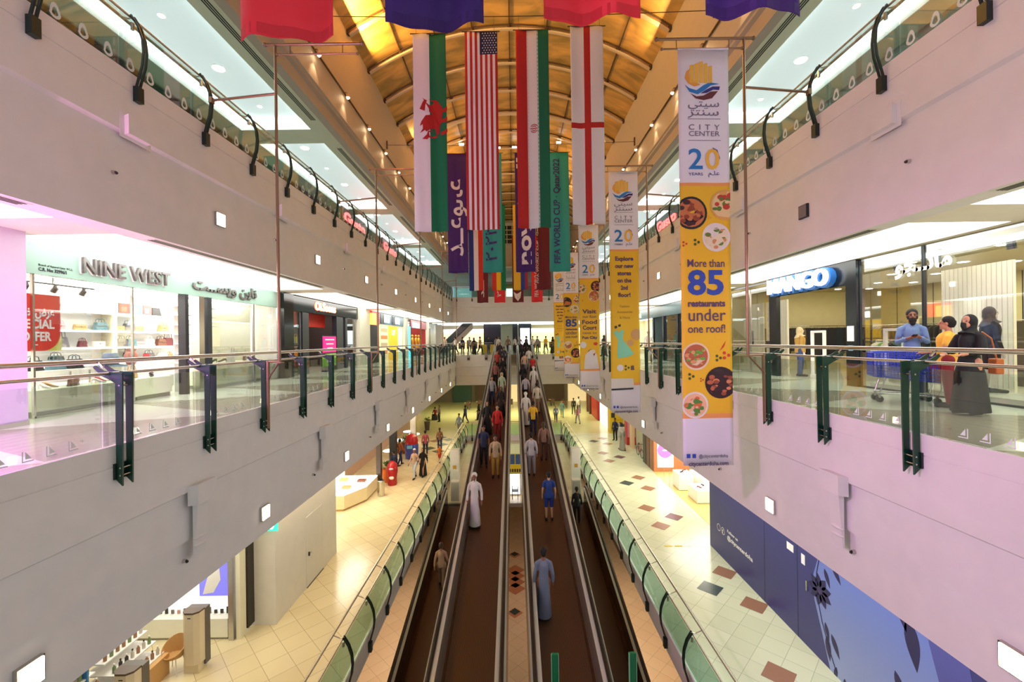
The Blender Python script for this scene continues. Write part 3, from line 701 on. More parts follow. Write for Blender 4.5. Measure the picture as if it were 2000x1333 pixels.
for r0, a0, a1, cx in ((.10, .5, 2.64, 0), (.10, -2.64, -.5, 0), (.055, .6, 2.5, .0), (.055, -2.5, -.6, 0)):
    for k in range(8):
        t0, t1 = a0+(a1-a0)*k/8, a0+(a1-a0)*(k+1)/8; R = lambda r, a: (.03+r*cos(a), -3.0+r*sin(a)*1.1)
        em.append([R(r0, t0), R(r0+.02, t0), R(r0+.02, t1), R(r0, t1)])
em.append([(-.09, -2.99), (.13, -2.99), (.13, -3.015), (-.09, -3.015)])
poly_print(t, wv, em, M_crim, 'emblem')
poly_print(t, wv, [[(xx, -.06-k*.118), (xx+.02, -.06-k*.118), (xx+.02, -.12-k*.118), (xx, -.12-k*.118)] for k in range(50) for xx in (-.15, .15)], M_prw, 'border_pattern')['kind'] = 'stuff'
flag(2.36, ROWY[1], TOP+.06, M_eng, 'white national flag with a red upright cross', 'national flags', ph=3., amp=.07, flare=.0)
AR_PROM = '\uFEAA\u0640\u0640\uFECB\uFEEE\uFEDF\uFE8E\uFECB'; AR_Q = '\u0662\u0660\u0662\u0662\uFEAE\u0640\uFEC4\uFED7'
t, wv = flag(-2.74, ROWY[2], TOP, M_pur, 'purple banner with large white Arabic lettering', 'tournament banners', ph=.9); printed(t, wv, AR_PROM, M_prw, .24, -5.2, 1.25, .02, 3.9)
t, wv = flag(-.99, ROWY[2], TOP, M_teal, 'teal banner with indigo Arabic lettering, partly behind the striped flag', 'tournament banners', ph=1.9); printed(t, wv, AR_Q, M_ink, .2, -5.5, .8, .012, 3.6)
t, wv = flag(.68, ROWY[2], TOP, M_pur, 'purple banner with white lettering, half hidden behind the red white green flag', 'tournament banners', ph=2.5); printed(t, wv, 'now is all', M_prw, .26, -5.7, .95, .03, 5.4)
t, wv = flag(2.41, ROWY[2], TOP, M_teal, 'teal banner with indigo tournament lettering running upward', 'tournament banners', ph=.2, flare=.05); printed(t, wv, 'FIFA WORLD CUP · Qatar2022', M_ink, .02, -5.65, .44, .010, 5.3)
for x, m, c in ((-2.57, M_fra, 'blue, white and red'), (-.98, M_gha, 'red, yellow and green'), (.57, M_ecu, 'yellow, blue and red'), (2.2, M_mar, 'plain maroon')):
    t, wv = flag(x, ROWY[3], TOP+.1, m, f'{c} national flag hanging beyond the purple banners', 'national flags', ph=x)
    if x > 2: printed(t, wv, 'FIFA WORLD CUP · Qatar2022', M_prw, -.36, -5.6, .16, .002, 5.0)
for x, m, c, s_ in ((-2.75, M_mar, 'maroon', AR_PROM), (-1.2, M_red, 'scarlet', AR_Q), (.47, M_mar, 'maroon', None), (2.2, M_red, 'scarlet', 'FIFA WORLD CUP Qatar2022')):
    t, wv = flag(x, ROWY[4], TOP, m, f'{c} tournament banner in the farthest row, {"with a pale emblem" if s_ is None else "with white lettering"}, {"beyond the blue white red flag" if x < -2 else "beyond the yellow flags" if x < 2 else "beside the food banners"}', 'tournament banners', ph=x)
    if s_: printed(t, wv, s_, M_prw, .12, -5.6, .5, .01, 4.4)
    else: poly_print(t, wv, [[(-.4, -5.1), (-.1, -5.3), (.3, -5.05), (.22, -5.6), (-.02, -5.95), (-.3, -5.6)]], M_prw, 'emblem')
for i, y in enumerate(ROWY):
    t = thing('suspension_cable', f'thin steel cable that carries the {nth(i)} row of hanging flags', 'cable', (0, y, 17.92), 'flag cables')
    MB().tube([(-6.28, y, 18.0), (-3, y, 17.92), (0, y, 17.9), (3, y, 17.92), (6.28, y, 18.0)], .012, 6).build('wire', M_rod, t)
    MB().bx((-6.27, y, 18.0), (.05, .1, .4)).build('anchor', M_rod, t); MB().bx((6.27, y, 18.0), (.05, .1, .4)).build('anchor', M_rod, t)
# ---------------------------------------------------------------- the yellow mall banners
BW, BH = 1.06, 8.72
YEL, ORG = rgb(240, 190, 40), rgb(240, 160, 90)
M_bann = ramp_mat('mall_banner_cloth', 'z', BH, [(0, rgb(236, 230, 240)), (.318, ORG), (.328, YEL), (.875, ORG), (.886, rgb(232, 226, 236))], .6)
M_org = mat('logo_orange', rgb(240, 164, 60), .6); M_sun = mat('logo_yellow', rgb(244, 190, 70), .6); M_blue = mat('logo_blue', rgb(38, 126, 200), .6)
M_ind = mat('logo_indigo', rgb(52, 44, 130), .6); M_wine = mat('logo_wine', rgb(104, 40, 52), .6); M_grey = mat('grey_print', rgb(110, 104, 130), .6)
M_85 = mat('royal_blue_print', rgb(48, 76, 176), .6); M_purp = mat('violet_grey_print', rgb(92, 66, 110), .6); M_ochre = mat('ochre_print', rgb(170, 130, 60), .6)
FOOD = {}
def food_mats(k):
    base = {'stew': [(30, 26, 34), (150, 66, 40), (206, 120, 70), (70, 28, 36)], 'pizza': [(226, 170, 90), (196, 60, 44), (236, 206, 150), (96, 128, 56)], 'fish': [(236, 226, 222), (222, 150, 100), (240, 224, 190), (108, 136, 60)],
            'burger': [(240, 214, 180), (226, 160, 104), (190, 100, 66), (110, 170, 70)], 'steak': [(50, 24, 32), (150, 70, 50), (220, 140, 90), (190, 100, 70)], 'shrimp': [(238, 228, 222), (222, 110, 60), (246, 190, 150), (84, 140, 60)]}[k]
    return [mat(f'food_{k}_{i}', rgb(*c), .5) for i, c in enumerate(base)]
def disc(cx, cz, r, n=20, clip=BW/2, sq=1.): return [(max(-clip, min(clip, cx+r*cos(2*pi*i/n))), cz+sq*r*sin(2*pi*i/n)) for i in range(n)]
def food_print(t, wv, k, cx, cz, r, rng, cloth_w=BW):
    ms = food_mats(k); mb = MB(); L = t.location; c = cloth_w/2
    def put(p, sl, d):
        mb.slot(sl).add([(L[0]+x, L[1]-d, L[2]+z) for x, z in p], [tuple(range(len(p)))])
    put(disc(cx, cz, r, 26, c), 0, 0.); put(disc(cx, cz, r*.86, 24, c), 2 if k != 'steak' else 0, .002)
    for i in range(26):
        a, q = rng.uniform(0, 2*pi), r*.72*sqrt(rng.random()); e = r*rng.uniform(.1, .24)
        put(disc(cx+q*cos(a), cz+q*sin(a), e, 9, c, rng.uniform(.5, 1)), rng.choice((1, 1, 2, 3)), .003+.0004*i)
    drape(mb.build('food_picture', ms, t, fix=False), wv, .010)
def leaf_print(t, wv, cx, cz, r, m, name='garnish_picture'):
    poly_print(t, wv, [disc(cx+r*cos(a), cz+r*sin(a), r*.6, 8) for a in (0, 2.1, 4.2)], m, name, .011)
M_leaf = mat('herb_print', rgb(70, 90, 36), .6); M_tom = mat('tomato_print', rgb(206, 66, 44), .6)
M_mint = mat('mint_dress_print', rgb(140, 214, 186), .6); M_hat = mat('straw_print', rgb(216, 166, 110), .6); M_sofa = mat('sofa_print', rgb(224, 216, 208), .6); M_cush = mat('cushion_print', rgb(110, 84, 78), .6); M_hair = mat('auburn_print', rgb(130, 76, 60), .6)
def mall_banner(i, y, kind, lab):
    rng = random.Random(i+3)
    t = thing('mall_banner', lab, 'banner', (4.05, y-.02, 14.04), 'yellow mall banners')
    wv = lambda x, z: .02*sin(x*5+i)*(1+.3*sin(z))
    cloth('cloth', M_bann, t, BW, BH, wv, 12, 24)
    P = lambda polys, m, n, g=.010: poly_print(t, wv, polys, m, n, g)
    q = lambda px, py: ((px-1380)/93., (92-py)/93.)
    T = lambda body, m, py, size, bold=0., fitw=None, x=0., space=1., align='CENTER': printed(t, wv, body, m, x, (92-py)/93., size, bold, fitw, False, space, align)
    # emblem: crescent, sail, three waves
    def band(pts_up, pts_dn): return [q(*p) for p in pts_up] + [q(*p) for p in reversed(pts_dn)]
    P([[q(1353+k*9.2, 158), q(1353+k*9.2, 124-hh), q(1361+k*9.2, 122-hh), q(1361+k*9.2, 157)] for k, hh in enumerate((0, 3, 7, 4, -1))], M_sun, 'logo_sail')
    P([band([(1356, 128), (1346, 136), (1343, 148), (1349, 158), (1362, 165), (1374, 161)], [(1356, 128), (1351, 138), (1352, 146), (1357, 152), (1365, 156), (1374, 161)])], M_org, 'logo_crescent')
    P([band([(1343, 161), (1352, 168), (1366, 172), (1380, 162), (1392, 156), (1412, 159)], [(1343, 161), (1352, 175), (1368, 180), (1382, 172), (1395, 162), (1412, 159)])], M_blue, 'logo_wave')
    P([band([(1374, 178), (1386, 170), (1398, 164), (1413, 164)], [(1374, 178), (1386, 177), (1400, 170), (1411, 171)])], M_ind, 'logo_wave')
    P([band([(1354, 178), (1366, 184), (1380, 182), (1394, 174), (1409, 173)], [(1354, 178), (1364, 188), (1380, 191), (1397, 187), (1409, 173)])], M_wine, 'logo_wave')
    T('\uFEF2\uFE98\uFEF4\uFEB3', M_grey, 204, .22, 0., .66); T('\uFEAE\uFE98\uFEE8\uFEB3', M_grey, 221, .22, 0., .66)
    P([[q(1348, 227), q(1413, 227), q(1413, 228), q(1348, 228)], [q(1348, 269), q(1413, 269), q(1413, 270), q(1348, 270)]], M_grey, 'rule')
    T('CITY', M_grey, 249, .16, 0., .66, space=1.9); T('CENTER', M_grey, 261, .145, 0., .66)
    T('2', M_blue, 325, .60, .008, .30, x=-.19); T('0', M_sun, 325, .60, .008, .30, x=.17); 
    P([band([(1396, 283), (1406, 288), (1411, 304), (1406, 319), (1396, 325)], [(1398, 287), (1402, 290), (1403, 304), (1402, 318), (1398, 322)])], M_85, 'numeral_shade', .013)
    T('YEARS', M_ind, 338, .085, 0., .30, x=-.19); T('\uFEE1\u0640\uFE8E\uFECB', M_ind, 337, .12, 0., .24, x=.2)
    if kind == 85:
        food_print(t, wv, 'stew', *q(1352, 411), 32/93, rng); food_print(t, wv, 'pizza', *q(1420, 395), 30/93, rng); food_print(t, wv, 'fish', *q(1401, 458), 28/93, rng)
        leaf_print(t, wv, *q(1361, 468), .05, M_leaf); leaf_print(t, wv, *q(1338, 471), .04, M_tom, 'tomato_picture'); leaf_print(t, wv, *q(1388, 420), .03, M_org, 'crumb_picture')
        T('More than', M_purp, 516, .23, .002, .80); T('85', M_85, 569, .71, .02, .78); T('restaurants', M_purp, 593, .19, .007, .80); T('under', M_purp, 621, .36, .002, .80); T('one roof!', M_purp, 644, .24, .002, .80)
        food_print(t, wv, 'burger', *q(1358, 690), 27/93, rng); food_print(t, wv, 'steak', *q(1406, 742), 31/93, rng); food_print(t, wv, 'shrimp', *q(1355, 785), 26/93, rng)
        leaf_print(t, wv, *q(1347, 729), .05, M_leaf); leaf_print(t, wv, *q(1402, 694), .05, M_leaf); leaf_print(t, wv, *q(1417, 689), .06, M_tom, 'tomato_picture'); leaf_print(t, wv, *q(1368, 736), .03, M_tom, 'tomato_picture')
        P([[q(1418, 660), q(1414, 672), q(1405, 681), q(1411, 670)]], M_tom, 'chilli_picture')
    elif kind == 2:
        for k, (b, bo) in enumerate((('Explore', 1), ('our new', 1), ('stores', 1), ('on the', 1), ('2nd', 1), ('floor!', 1))): T(b, M_purp, 390+k*24.5, .21, .007, {'Explore': .66, 'our new': .68, 'stores': .5, 'on the': .52, '2nd': .26, 'floor!': .46}[b])
        for k, b in enumerate(('Fashion', 'Accessories', '& More')): T(b, M_ochre, 548+k*19, .12, 0.)
        P([[q(1343, 612), q(1352, 609), q(1354, 617), q(1346, 620)], [q(1356, 607), q(1365, 604), q(1366, 612), q(1358, 614)]], M_dark, 'sunglasses_picture')
        P([[q(1340, 632), q(1352, 624), q(1358, 634), q(1368, 622), q(1376, 626), q(1372, 655), q(1410, 705), q(1390, 715), q(1355, 720), q(1352, 706), q(1356, 658)]], M_mint, 'dress_picture')
        P([disc(*q(1418, 640), .2), disc(*q(1398, 668), .12)], M_hat, 'hat_picture'); P([disc(*q(1362, 752), .12)], M_prw, 'plate_picture'); leaf_print(t, wv, *q(1384, 752), .07, M_leaf); P([[q(1398, 746), q(1408, 744), q(1410, 760), q(1398, 760)]], M_cush, 'bag_picture')
        P([[q(1331, 788), q(1406, 788), q(1408, 818), q(1331, 820)]], M_sofa, 'sofa_picture'); P([[q(1331, 822), q(1406, 820), q(1406, 825), q(1331, 828)]], M_dark, 'sofa_base_picture', .012); P([[q(1370, 790), q(1384, 788), q(1384, 802), q(1370, 802)], [q(1388, 788), q(1402, 788), q(1402, 802), q(1388, 802)]], M_cush, 'cushion_picture', .013)
    else:
        food_print(t, wv, 'pizza', *q(1345, 405), 26/93, rng); food_print(t, wv, 'steak', *q(1415, 392), 26/93, rng); food_print(t, wv, 'burger', *q(1404, 440), 28/93, rng)
        leaf_print(t, wv, *q(1348, 462), .03, M_tom, 'tomato_picture')
        for b, bo, py, sz, fw in (('Visit', .008, 526, .30, .74), ('our East', 0, 548, .20, .74), ('Food', .008, 578, .30, .78), ('Court', .008, 606, .30, .74), ('next to', 0, 628, .20, .74), ('Fun City', .007, 652, .2, .80)): T(b, M_purp, py, sz, bo, fw)
        P([disc(*q(1348, 682), .17)], M_prw, 'plate_picture'); P([[q(1398, 672), q(1412, 668), q(1420, 676), q(1412, 686), q(1400, 682)]], M_tom, 'chilli_picture')
        P([[q(1352, 770), q(1358, 730), q(1375, 712), q(1400, 712), q(1414, 730), q(1420, 770), q(1425, 800), q(1350, 802)]], M_prw, 'blouse_picture', .011); P([disc(*q(1388, 722), .20)], M_hair, 'hair_picture', .013); P([disc(*q(1392, 716), .17, sq=.7)], M_sofa, 'hat_picture', .015); P([[q(1376, 726), q(1402, 728), q(1398, 768), q(1388, 790), q(1380, 760)]], M_hair, 'hair_picture', .014)
    # foot of the banner (the printed code square is left out)
    P([[q(1337, 880), q(1344, 880), q(1344, 888), q(1337, 888)], [q(1348, 880), q(1355, 880), q(1355, 888), q(1348, 888)]], M_85, 'icon')
    T('@citycenterdoha', M_grey, 888, .105, 0., .62, x=.10); T('citycenterdoha.com', M_purp, 903, .12, .002, .84)
    mb = MB(); mb.cyl((4.05-BW/2, y-.02, 14.05), (4.05+BW/2, y-.02, 14.05), .022, n=8); mb.build('sleeve', mat('banner_sleeve', rgb(236, 230, 240), .6), t)
for i, (y, k, lab) in enumerate(zip(POLE_Y, (85, 2, 3, 85, 2), ('closest tall yellow mall banner, about restaurants, with round food pictures', 'tall yellow mall banner about new stores, with a mint dress and a sofa', 'tall yellow mall banner about the food court, with a woman in a hat', 'smaller looking yellow restaurant banner behind the food court banner', 'farthest yellow mall banner, with the mint dress, beside the ramps'))):
    mall_banner(i, y, k, lab)

# glowing boxes added in place of reflections on the far vault, hanging exit signs of the top storey
for i, (x, y) in enumerate(((-3.3, 28.6), (-2.2, 31.0), (-.9, 30.2), (.25, 30.2), (1.5, 31.0), (3.2, 28.6), (-1.0, 37.0), (.9, 37.0))):
    z = CZ + sqrt(RV*RV-x*x) - .35
    t = thing('sparkle', f'bright small floodlight added under the far part of the amber vault, {nth(i).replace("nearest", "first")} in the cluster', 'sparkle', (x, y, z), 'vault sparkles')
    MB().cyl((x, y, z+.08), (x, y, z+.33), .015, n=6).build('rod', M_rod, t); MB().bx((x, y, z), (.34, .16, .16)).build('housing', M_rib, t); MB().bx((x, y-.085, z), (.30, .01, .13)).build('lens', M_lampw, t)
for s in (-1, 1):
    x, y, z = s*8.6, 25.75, 15.62
    t = thing('exit_sign', f'small pale exit sign hanging between the top storey trays, {"shoe" if s < 0 else "clothes"} shop side', 'sign', (x, y, z), 'hanging exit signs')
    MB().bx((x, y, z), (.5, .06, .22)).build('panel', mat('hanging_exit', rgb(190, 230, 214), .5, 0, .8), t); MB().cyl((x, y, z+.11), (x, y, C2), .012, n=6).build('rod', M_steel, t)
# ================================================================ moving ramps
M_belt = mat('ramp_belt', rgb(70, 50, 38), .34); n, l, p = nodes(M_belt)
tc = n.new('ShaderNodeTexCoord'); sp = n.new('ShaderNodeSeparateXYZ'); l.new(tc.outputs['Object'], sp.inputs[0])
gr = mathn(n, l, 'LESS_THAN', mathn(n, l, 'FRACT', mathn(n, l, 'MULTIPLY', sp.outputs[0], 36.)), .45)
l.new(mixc(n, l, gr, rgb(104, 76, 58), rgb(66, 48, 38)), p.inputs['Base Color'])
M_rubber = mat('black_handrail', rgb(24, 20, 20), .28, coat=.3)
M_polish = mat('polished_ramp_steel', rgb(205, 200, 190), .16, 1.)
M_brownp = mat('brown_ramp_panel', rgb(96, 72, 54), .22, .7)
def ramp(label, s, xi, xo, ya, yb, za, zb, dark=False):
    t = thing('moving_ramp', label, 'moving ramp', (s*(xi+xo)/2, ya, za), 'moving ramps')
    zz = lambda y: za + (zb-za)*(y-ya)/(yb-ya)
    def slab(x0, x1, d0, d1, nm, m, y0=ya, y1=yb, **k):
        x0, x1 = sorted((s*x0, s*x1)); mb = MB()
        v = [(x, y, zz(y)+d) for d in (d0, d1) for x, y in ((x0, y0), (x1, y0), (x1, y1), (x0, y1))]
        mb.add(v, [(3, 2, 1, 0), (4, 5, 6, 7), (0, 1, 5, 4), (1, 2, 6, 5), (2, 3, 7, 6), (3, 0, 4, 7)])
        return mb.build(nm, m, t, **k)
    slab(xi, xo, -.06, 0, 'belt', M_belt)
    for a, q in ((xi, -1), (xo, 1)):
        pn = slab(a+q*.06, a+q*.10, -.02, .84, 'side_panel', mat('ramp_side_steel', rgb(170, 166, 158), .28, .7) if not dark else M_brownp)
        slab(a, a+q*.06, -.02, .035, 'skirt', M_brownp)
        cp = slab(a+q*.045, a+q*.13, .84, .865, 'cap_rail', M_capsteel)
        x = s*(a+q*.175)
        pts = [(x, y, zz(y)+.90) for y in [ya+(yb-ya)*i/12 for i in range(13)]]
        e0, e1 = pts[0], pts[-1]
        pts = [(x, e0[1]-.05, e0[2]-.6), (x, e0[1]-.28, e0[2]-.45), (x, e0[1]-.36, e0[2]-.22), (x, e0[1]-.2, e0[2]-.04)] + pts + [(x, e1[1]+.2, e1[2]), (x, e1[1]+.36, e1[2]-.2), (x, e1[1]+.28, e1[2]-.45), (x, e1[1]+.05, e1[2]-.6)]
        MB().tube(pts, (.045, .03), 8).build('handrail', M_rubber, t, smooth=True)
        slab(a+q*.13, a+q*.26, .78, .80, 'outer_deck', M_capsteel if not dark else M_brownp)
        slab(a+q*.245, a+q*.26, -.95, .78, 'outer_cladding', M_brownp if (q > 0 or dark) else mat('ramp_clad_steel', rgb(178, 164, 148), .3, .6))
    slab(xi-.24, xo+.24, -.98, -.95, 'underside', M_dark)
    return t
RS = .19; RY0 = YF1-Z1/RS
ramp('broad moving ramp on the shoe shop side, rising to the first storey bridge', -1, .5, 1.55, RY0, YF1-.1, 0, Z1)
ramp('broad moving ramp on the clothes shop side, rising to the first storey bridge', 1, .5, 1.55, RY0, YF1-.1, 0, Z1)
LY = 21.8; LZ = -.45
ramp('lower moving ramp to the basement beside the shoe side aisle', -1, 2.35, 3.42, LY-4.55/RS, LY, -5.0, LZ, True)
ramp('lower moving ramp to the basement beside the clothes side aisle', 1, 2.35, 3.42, LY-4.55/RS, LY, -5.0, LZ, True)
S(MB().box(-4.08, 4.08, LY+.3, 22.3, -.65, LZ), 'floor', mat('landing_steel', rgb(150, 140, 130), .35, .6))
def rz(y): return Z1 - RS*(YF1-y)
# green trolley barriers at the foot of the ramps
for x, y, lab, z0 in ((.66, 7.6, 'green barrier post standing on the ramp nearer the middle', rz(7.6)), (2.05, 7.6, 'green barrier post beside the outer ramp panel, clothes shop side', rz(7.6)-.9)):
    t = thing('barrier_post', lab, 'barrier', (x, y, z0), 'green barrier posts')
    top = rz(7.6)+1.78
    MB().box(x-.055, x+.055, y, y+.05, z0, top).build('board', mat('signal_green', rgb(0, 112, 62), .35), t, bevel=.012)
    MB().box(x-.068, x-.055, y-.005, y+.055, z0, top-.02).build('edge_strip', mat('pale_green_edge', rgb(120, 180, 140), .4), t); MB().box(x+.055, x+.068, y-.005, y+.055, z0, top-.02).build('edge_strip', mat('pale_green_edge'), t)
# things on the landing
for s in (-1, 1):
    nm = 'shoe' if s < 0 else 'clothes'
    t = thing('service_cabinet', f'pale grey cabinet on the ramp landing, {nm} shop side', 'cabinet', (s*3.2, 22.7, LZ), 'landing cabinets')
    MB().box(s*3.2-.22, s*3.2+.22, 22.45, 22.9, LZ, LZ+1.03).build('body', mat('pale_cabinet', rgb(206, 202, 190), .5), t, bevel=.01)
    MB().box(s*3.2-.2, s*3.2+.2, 22.44, 22.45, LZ+.06, LZ+.97).build('door', mat('cabinet_door', rgb(190, 186, 174), .5), t)
    t = thing('pier', f'white square pier behind the cabinet on the ramp landing, {nm} shop side', 'pier', (s*3.42, 24.2, LZ), 'landing piers')
    MB().box(s*3.42-.25, s*3.42+.25, 24.0, 24.5, LZ, LZ+2.3).build('shaft', M_white, t, bevel=.01)
    MB().box(s*3.42-.09, s*3.42+.09, 23.985, 24.0, LZ+1.25, LZ+1.45).build('warning_sign', mat('warning_yellow', rgb(206, 160, 40), .5), t)
t = thing('lightbox', 'glowing white information board between the two ramps', 'sign', (-.03, 23.2, LZ))
MB().box(-.31, .25, 23.2, 23.26, LZ+.05, LZ+1.2).build('frame', M_steel, t); MB().box(-.29, .23, 23.19, 23.2, LZ+.08, LZ+1.17).build('panel', mat('lightbox_white', (1, 1, 1), .5, 0, 2.6), t)
mb = MB()
for k in range(9): mb.box(-.22+.05*(k % 3), .1-.03*(k % 2), 23.185, 23.19, LZ+.2+k*.1, LZ+.225+k*.1)
mb.build('text_pattern', M_grey, t)
t = thing('stool', 'small black stool in front of the glowing board between the ramps', 'stool', (-.03, 22.75, LZ))
MB().box(-.2, .14, 22.6, 22.9, LZ+.42, LZ+.46).build('seat', M_black, t)
for x in (-.18, .12):
    for y in (22.62, 22.88): MB().cyl((x, y, LZ), (x, y, LZ+.6), .018).build('leg', M_black, t)
t = thing('poster_stand', 'yellow and blue poster stand on the landing behind the glowing board', 'poster', (-.02, 27, LZ))
MB().box(-.42, .38, 27, 27.05, LZ, LZ+1.25).build('board', mat('poster_yellow', rgb(240, 206, 40), .5), t)
MB().box(-.42, -.04, 26.99, 27, LZ+.6, LZ+1.22).build('picture', mat('poster_blue', rgb(70, 100, 160), .5), t); MB().box(.02, .38, 26.99, 27, LZ+.6, LZ+1.22).build('picture', mat('poster_blue'), t)
mb = MB()
for k in range(5): mb.box(-.36+k*.15, -.27+k*.15, 26.99, 27, LZ+.1, LZ+.3)
mb.build('text_pattern', M_dark, t)
# ================================================================ people
M_skin = mat('skin_tan', rgb(190, 134, 104), .55); M_skin2 = mat('skin_brown', rgb(140, 92, 68), .55); M_skin3 = mat('skin_light', rgb(214, 164, 134), .55)
M_hairb = mat('black_hair', rgb(20, 15, 13), .8); M_hairbr = mat('brown_hair', rgb(62, 42, 30), .6)
M_eye = mat('dark_eye', rgb(20, 14, 12), .2)
def remesh(mb, name, vox, it=3):
    me = mb.mesh(name, []); bm = bmesh.new(); bm.from_mesh(me); bmesh.ops.recalc_face_normals(bm, faces=bm.faces); bm.to_mesh(me); bm.free()
    o = bpy.data.objects.new('tmp', me); COL.objects.link(o)
    r = o.modifiers.new('r', 'REMESH'); r.mode = 'VOXEL'; r.voxel_size = vox; r.use_smooth_shade = True
    sm = o.modifiers.new('s', 'SMOOTH'); sm.iterations = it; sm.factor = .5
    bpy.context.view_layer.update()
    out = bpy.data.meshes.new_from_object(o.evaluated_get(bpy.context.evaluated_depsgraph_get()))
    bpy.data.objects.remove(o); bpy.data.meshes.remove(me); out.name = name; out.shade_smooth()
    return out
def V(*a): return Vector(a)
def lerp(a, b, t): return a + (b-a)*t
def joints(pose, H=1.75):
    """skeleton facing +y, feet on z = 0"""
    J = {}
    for q, sx in (('L', -1), ('R', 1)):
        J['sh'+q] = V(sx*.165, 0, 1.365); J['hip'+q] = V(sx*.095, 0, .93)
        J['kn'+q] = V(sx*.10, .015, .50); J['an'+q] = V(sx*.105, -.02, .085); J['to'+q] = V(sx*.125, .15, .035)
        J['el'+q] = V(sx*.225, -.03, 1.115); J['wr'+q] = V(sx*.235, .04, .87); J['ha'+q] = V(sx*.23, .07, .775)
    J['pel'] = V(0, 0, .96); J['chest'] = V(0, 0, 1.28); J['neck'] = V(0, -.01, 1.49); J['head'] = V(0, .02, 1.635)
    if pose == 'walk':
        for q, f in (('L', 1), ('R', -1)):
            J['kn'+q].y += .13*f + .04; J['an'+q].y += .24*f; J['to'+q].y += .24*f
            if f < 0: J['an'+q].z += .09; J['to'+q].z += .0; J['kn'+q].z -= .015
            J['el'+q].y -= .08*f; J['wr'+q].y -= .20*f; J['wr'+q].z += .03; J['ha'+q].y -= .24*f; J['ha'+q].z += .04
    if pose == 'phone':
        J['elL'] = V(-.215, .02, 1.12); J['wrL'] = V(-.10, .23, 1.20); J['haL'] = V(-.035, .285, 1.235)
        J['elR'] = V(.215, .02, 1.12); J['wrR'] = V(.11, .23, 1.18); J['haR'] = V(.045, .285, 1.205)
        J['head'] = V(0, .06, 1.625)
    if pose == 'lean':     # hands held forward to a trolley handle
        for q, sx in (('L', -1), ('R', 1)):
            J['el'+q] = V(sx*.22, .06, 1.13); J['wr'+q] = V(sx*.17, .28, 1.08); J['ha'+q] = V(sx*.14, .36, 1.07)
    if pose == 'sit':
        for q, sx in (('L', -1), ('R', 1)):
            J['kn'+q] = V(sx*.12, .42, .50); J['an'+q] = V(sx*.12, .40, .09); J['to'+q] = V(sx*.13, .58, .035)
            J['hip'+q] = V(sx*.1, 0, .52); J['sh'+q].z = 1.0; J['el'+q] = V(sx*.25, .05, .74); J['wr'+q] = V(sx*.15, .28, .66); J['ha'+q] = V(sx*.12, .35, .63)
        J['pel'] = V(0, -.02, .54); J['chest'] = V(0, -.02, .86); J['neck'] = V(0, -.01, 1.06); J['head'] = V(0, .03, 1.205)
    return J
def T_(mb, pts, rs, n=10):
    mb.tube(pts, rs, n); mb.ball(pts[0], rs[0] if not isinstance(rs[0], tuple) else rs[0], 10, 6); mb.ball(pts[-1], rs[-1], 10, 6)
def hand(mb, wr, ha, sx, grip=False):
    d = (ha-wr).normalized(); up = V(0, 0, 1) if abs(d.z) < .8 else V(0, 1, 0)
    side = d.cross(up).normalized()*sx; nrm = side.cross(d).normalized()*sx
    T_(mb, [wr, lerp(wr, ha, .5), ha], [.024, .030, .030])
    mb.ball(ha, (.034, .034, .034), 10, 6)
    for k in range(4):
        ln = (.068, .078, .073, .056)[k]; b = ha + d*.018 + side*((k-1.5)*.019)
        m_ = b + d*ln*.5 + nrm*(-.006 if not grip else -.02); e = m_ + d*ln*(.45 if not grip else .1) + nrm*(-.018 if not grip else -.035)
        T_(mb, [b, m_, e], [.0098, .0092, .008], 6)
    b = lerp(wr, ha, .55) - side*.022; T_(mb, [b, b - side*.026 + d*.025, b - side*.028 + d*.058 - nrm*.008], [.012, .011, .009], 6)
def body_mesh(J, vox, fine, turn=0.):
    mb = MB()
    for q, sx in (('L', -1), ('R', 1)):
        T_(mb, [J['hip'+q], lerp(J['hip'+q], J['kn'+q], .5), J['kn'+q], lerp(J['kn'+q], J['an'+q], .35), J['an'+q]], [.082, .070, .052, .050, .034])
        T_(mb, [J['an'+q]+V(0, -.03, -.035), J['to'+q]], [.038, .032])
        T_(mb, [J['sh'+q], lerp(J['sh'+q], J['el'+q], .5), J['el'+q], lerp(J['el'+q], J['wr'+q], .4), J['wr'+q]], [.052, .045, .036, .036, .024])
        if fine: hand(mb, J['wr'+q], J['ha'+q], sx)
        else:
            T_(mb, [J['wr'+q], J['ha'+q]], [.027, .036]); d = (J['ha'+q]-J['wr'+q]).normalized(); T_(mb, [J['ha'+q], J['ha'+q]+d*.06], [.03, .018])
    P, C, N = J['pel'], J['chest'], J['neck']
    mb.tube([P+V(0, 0, -.10), P, lerp(P, C, .45), C, C+V(0, 0, .10), N+V(0, 0, -.04)], [(.13, .10), (.155, .11), (.13, .095), (.155, .11), (.135, .09), (.06, .055)], 16)
    T_(mb, [J['shL'], N+V(-.05, 0, -.06), N+V(.05, 0, -.06), J['shR']], [.045, .045, .045, .045])
    h = J['head']
    T_(mb, [N+V(0, -.01, -.05), h+V(0, -.02, -.07)], [.055, .05])
    mb.ball(h+V(0, -.012, .025), (.077, .095, .095), 16, 12); mb.ball(h+V(0, .025, -.05), (.058, .066, .068), 14, 10)
    mb.tube([h+V(0, .085, .025), h+V(0, .112, -.018), h+V(0, .09, -.026)], [.010, .017, .012], 8)   # nose
    mb.ball(h+V(0, .082, -.062), (.026, .014, .012), 8, 6)                                          # mouth
    mb.ball(h+V(0, .066, -.10), (.026, .026, .020), 8, 6)                                           # chin
    for sx in (-1, 1): mb.ball(h+V(sx*.079, -.005, -.005), (.012, .022, .032), 8, 6)                # ears
    return remesh(mb, 'body', vox, 2)
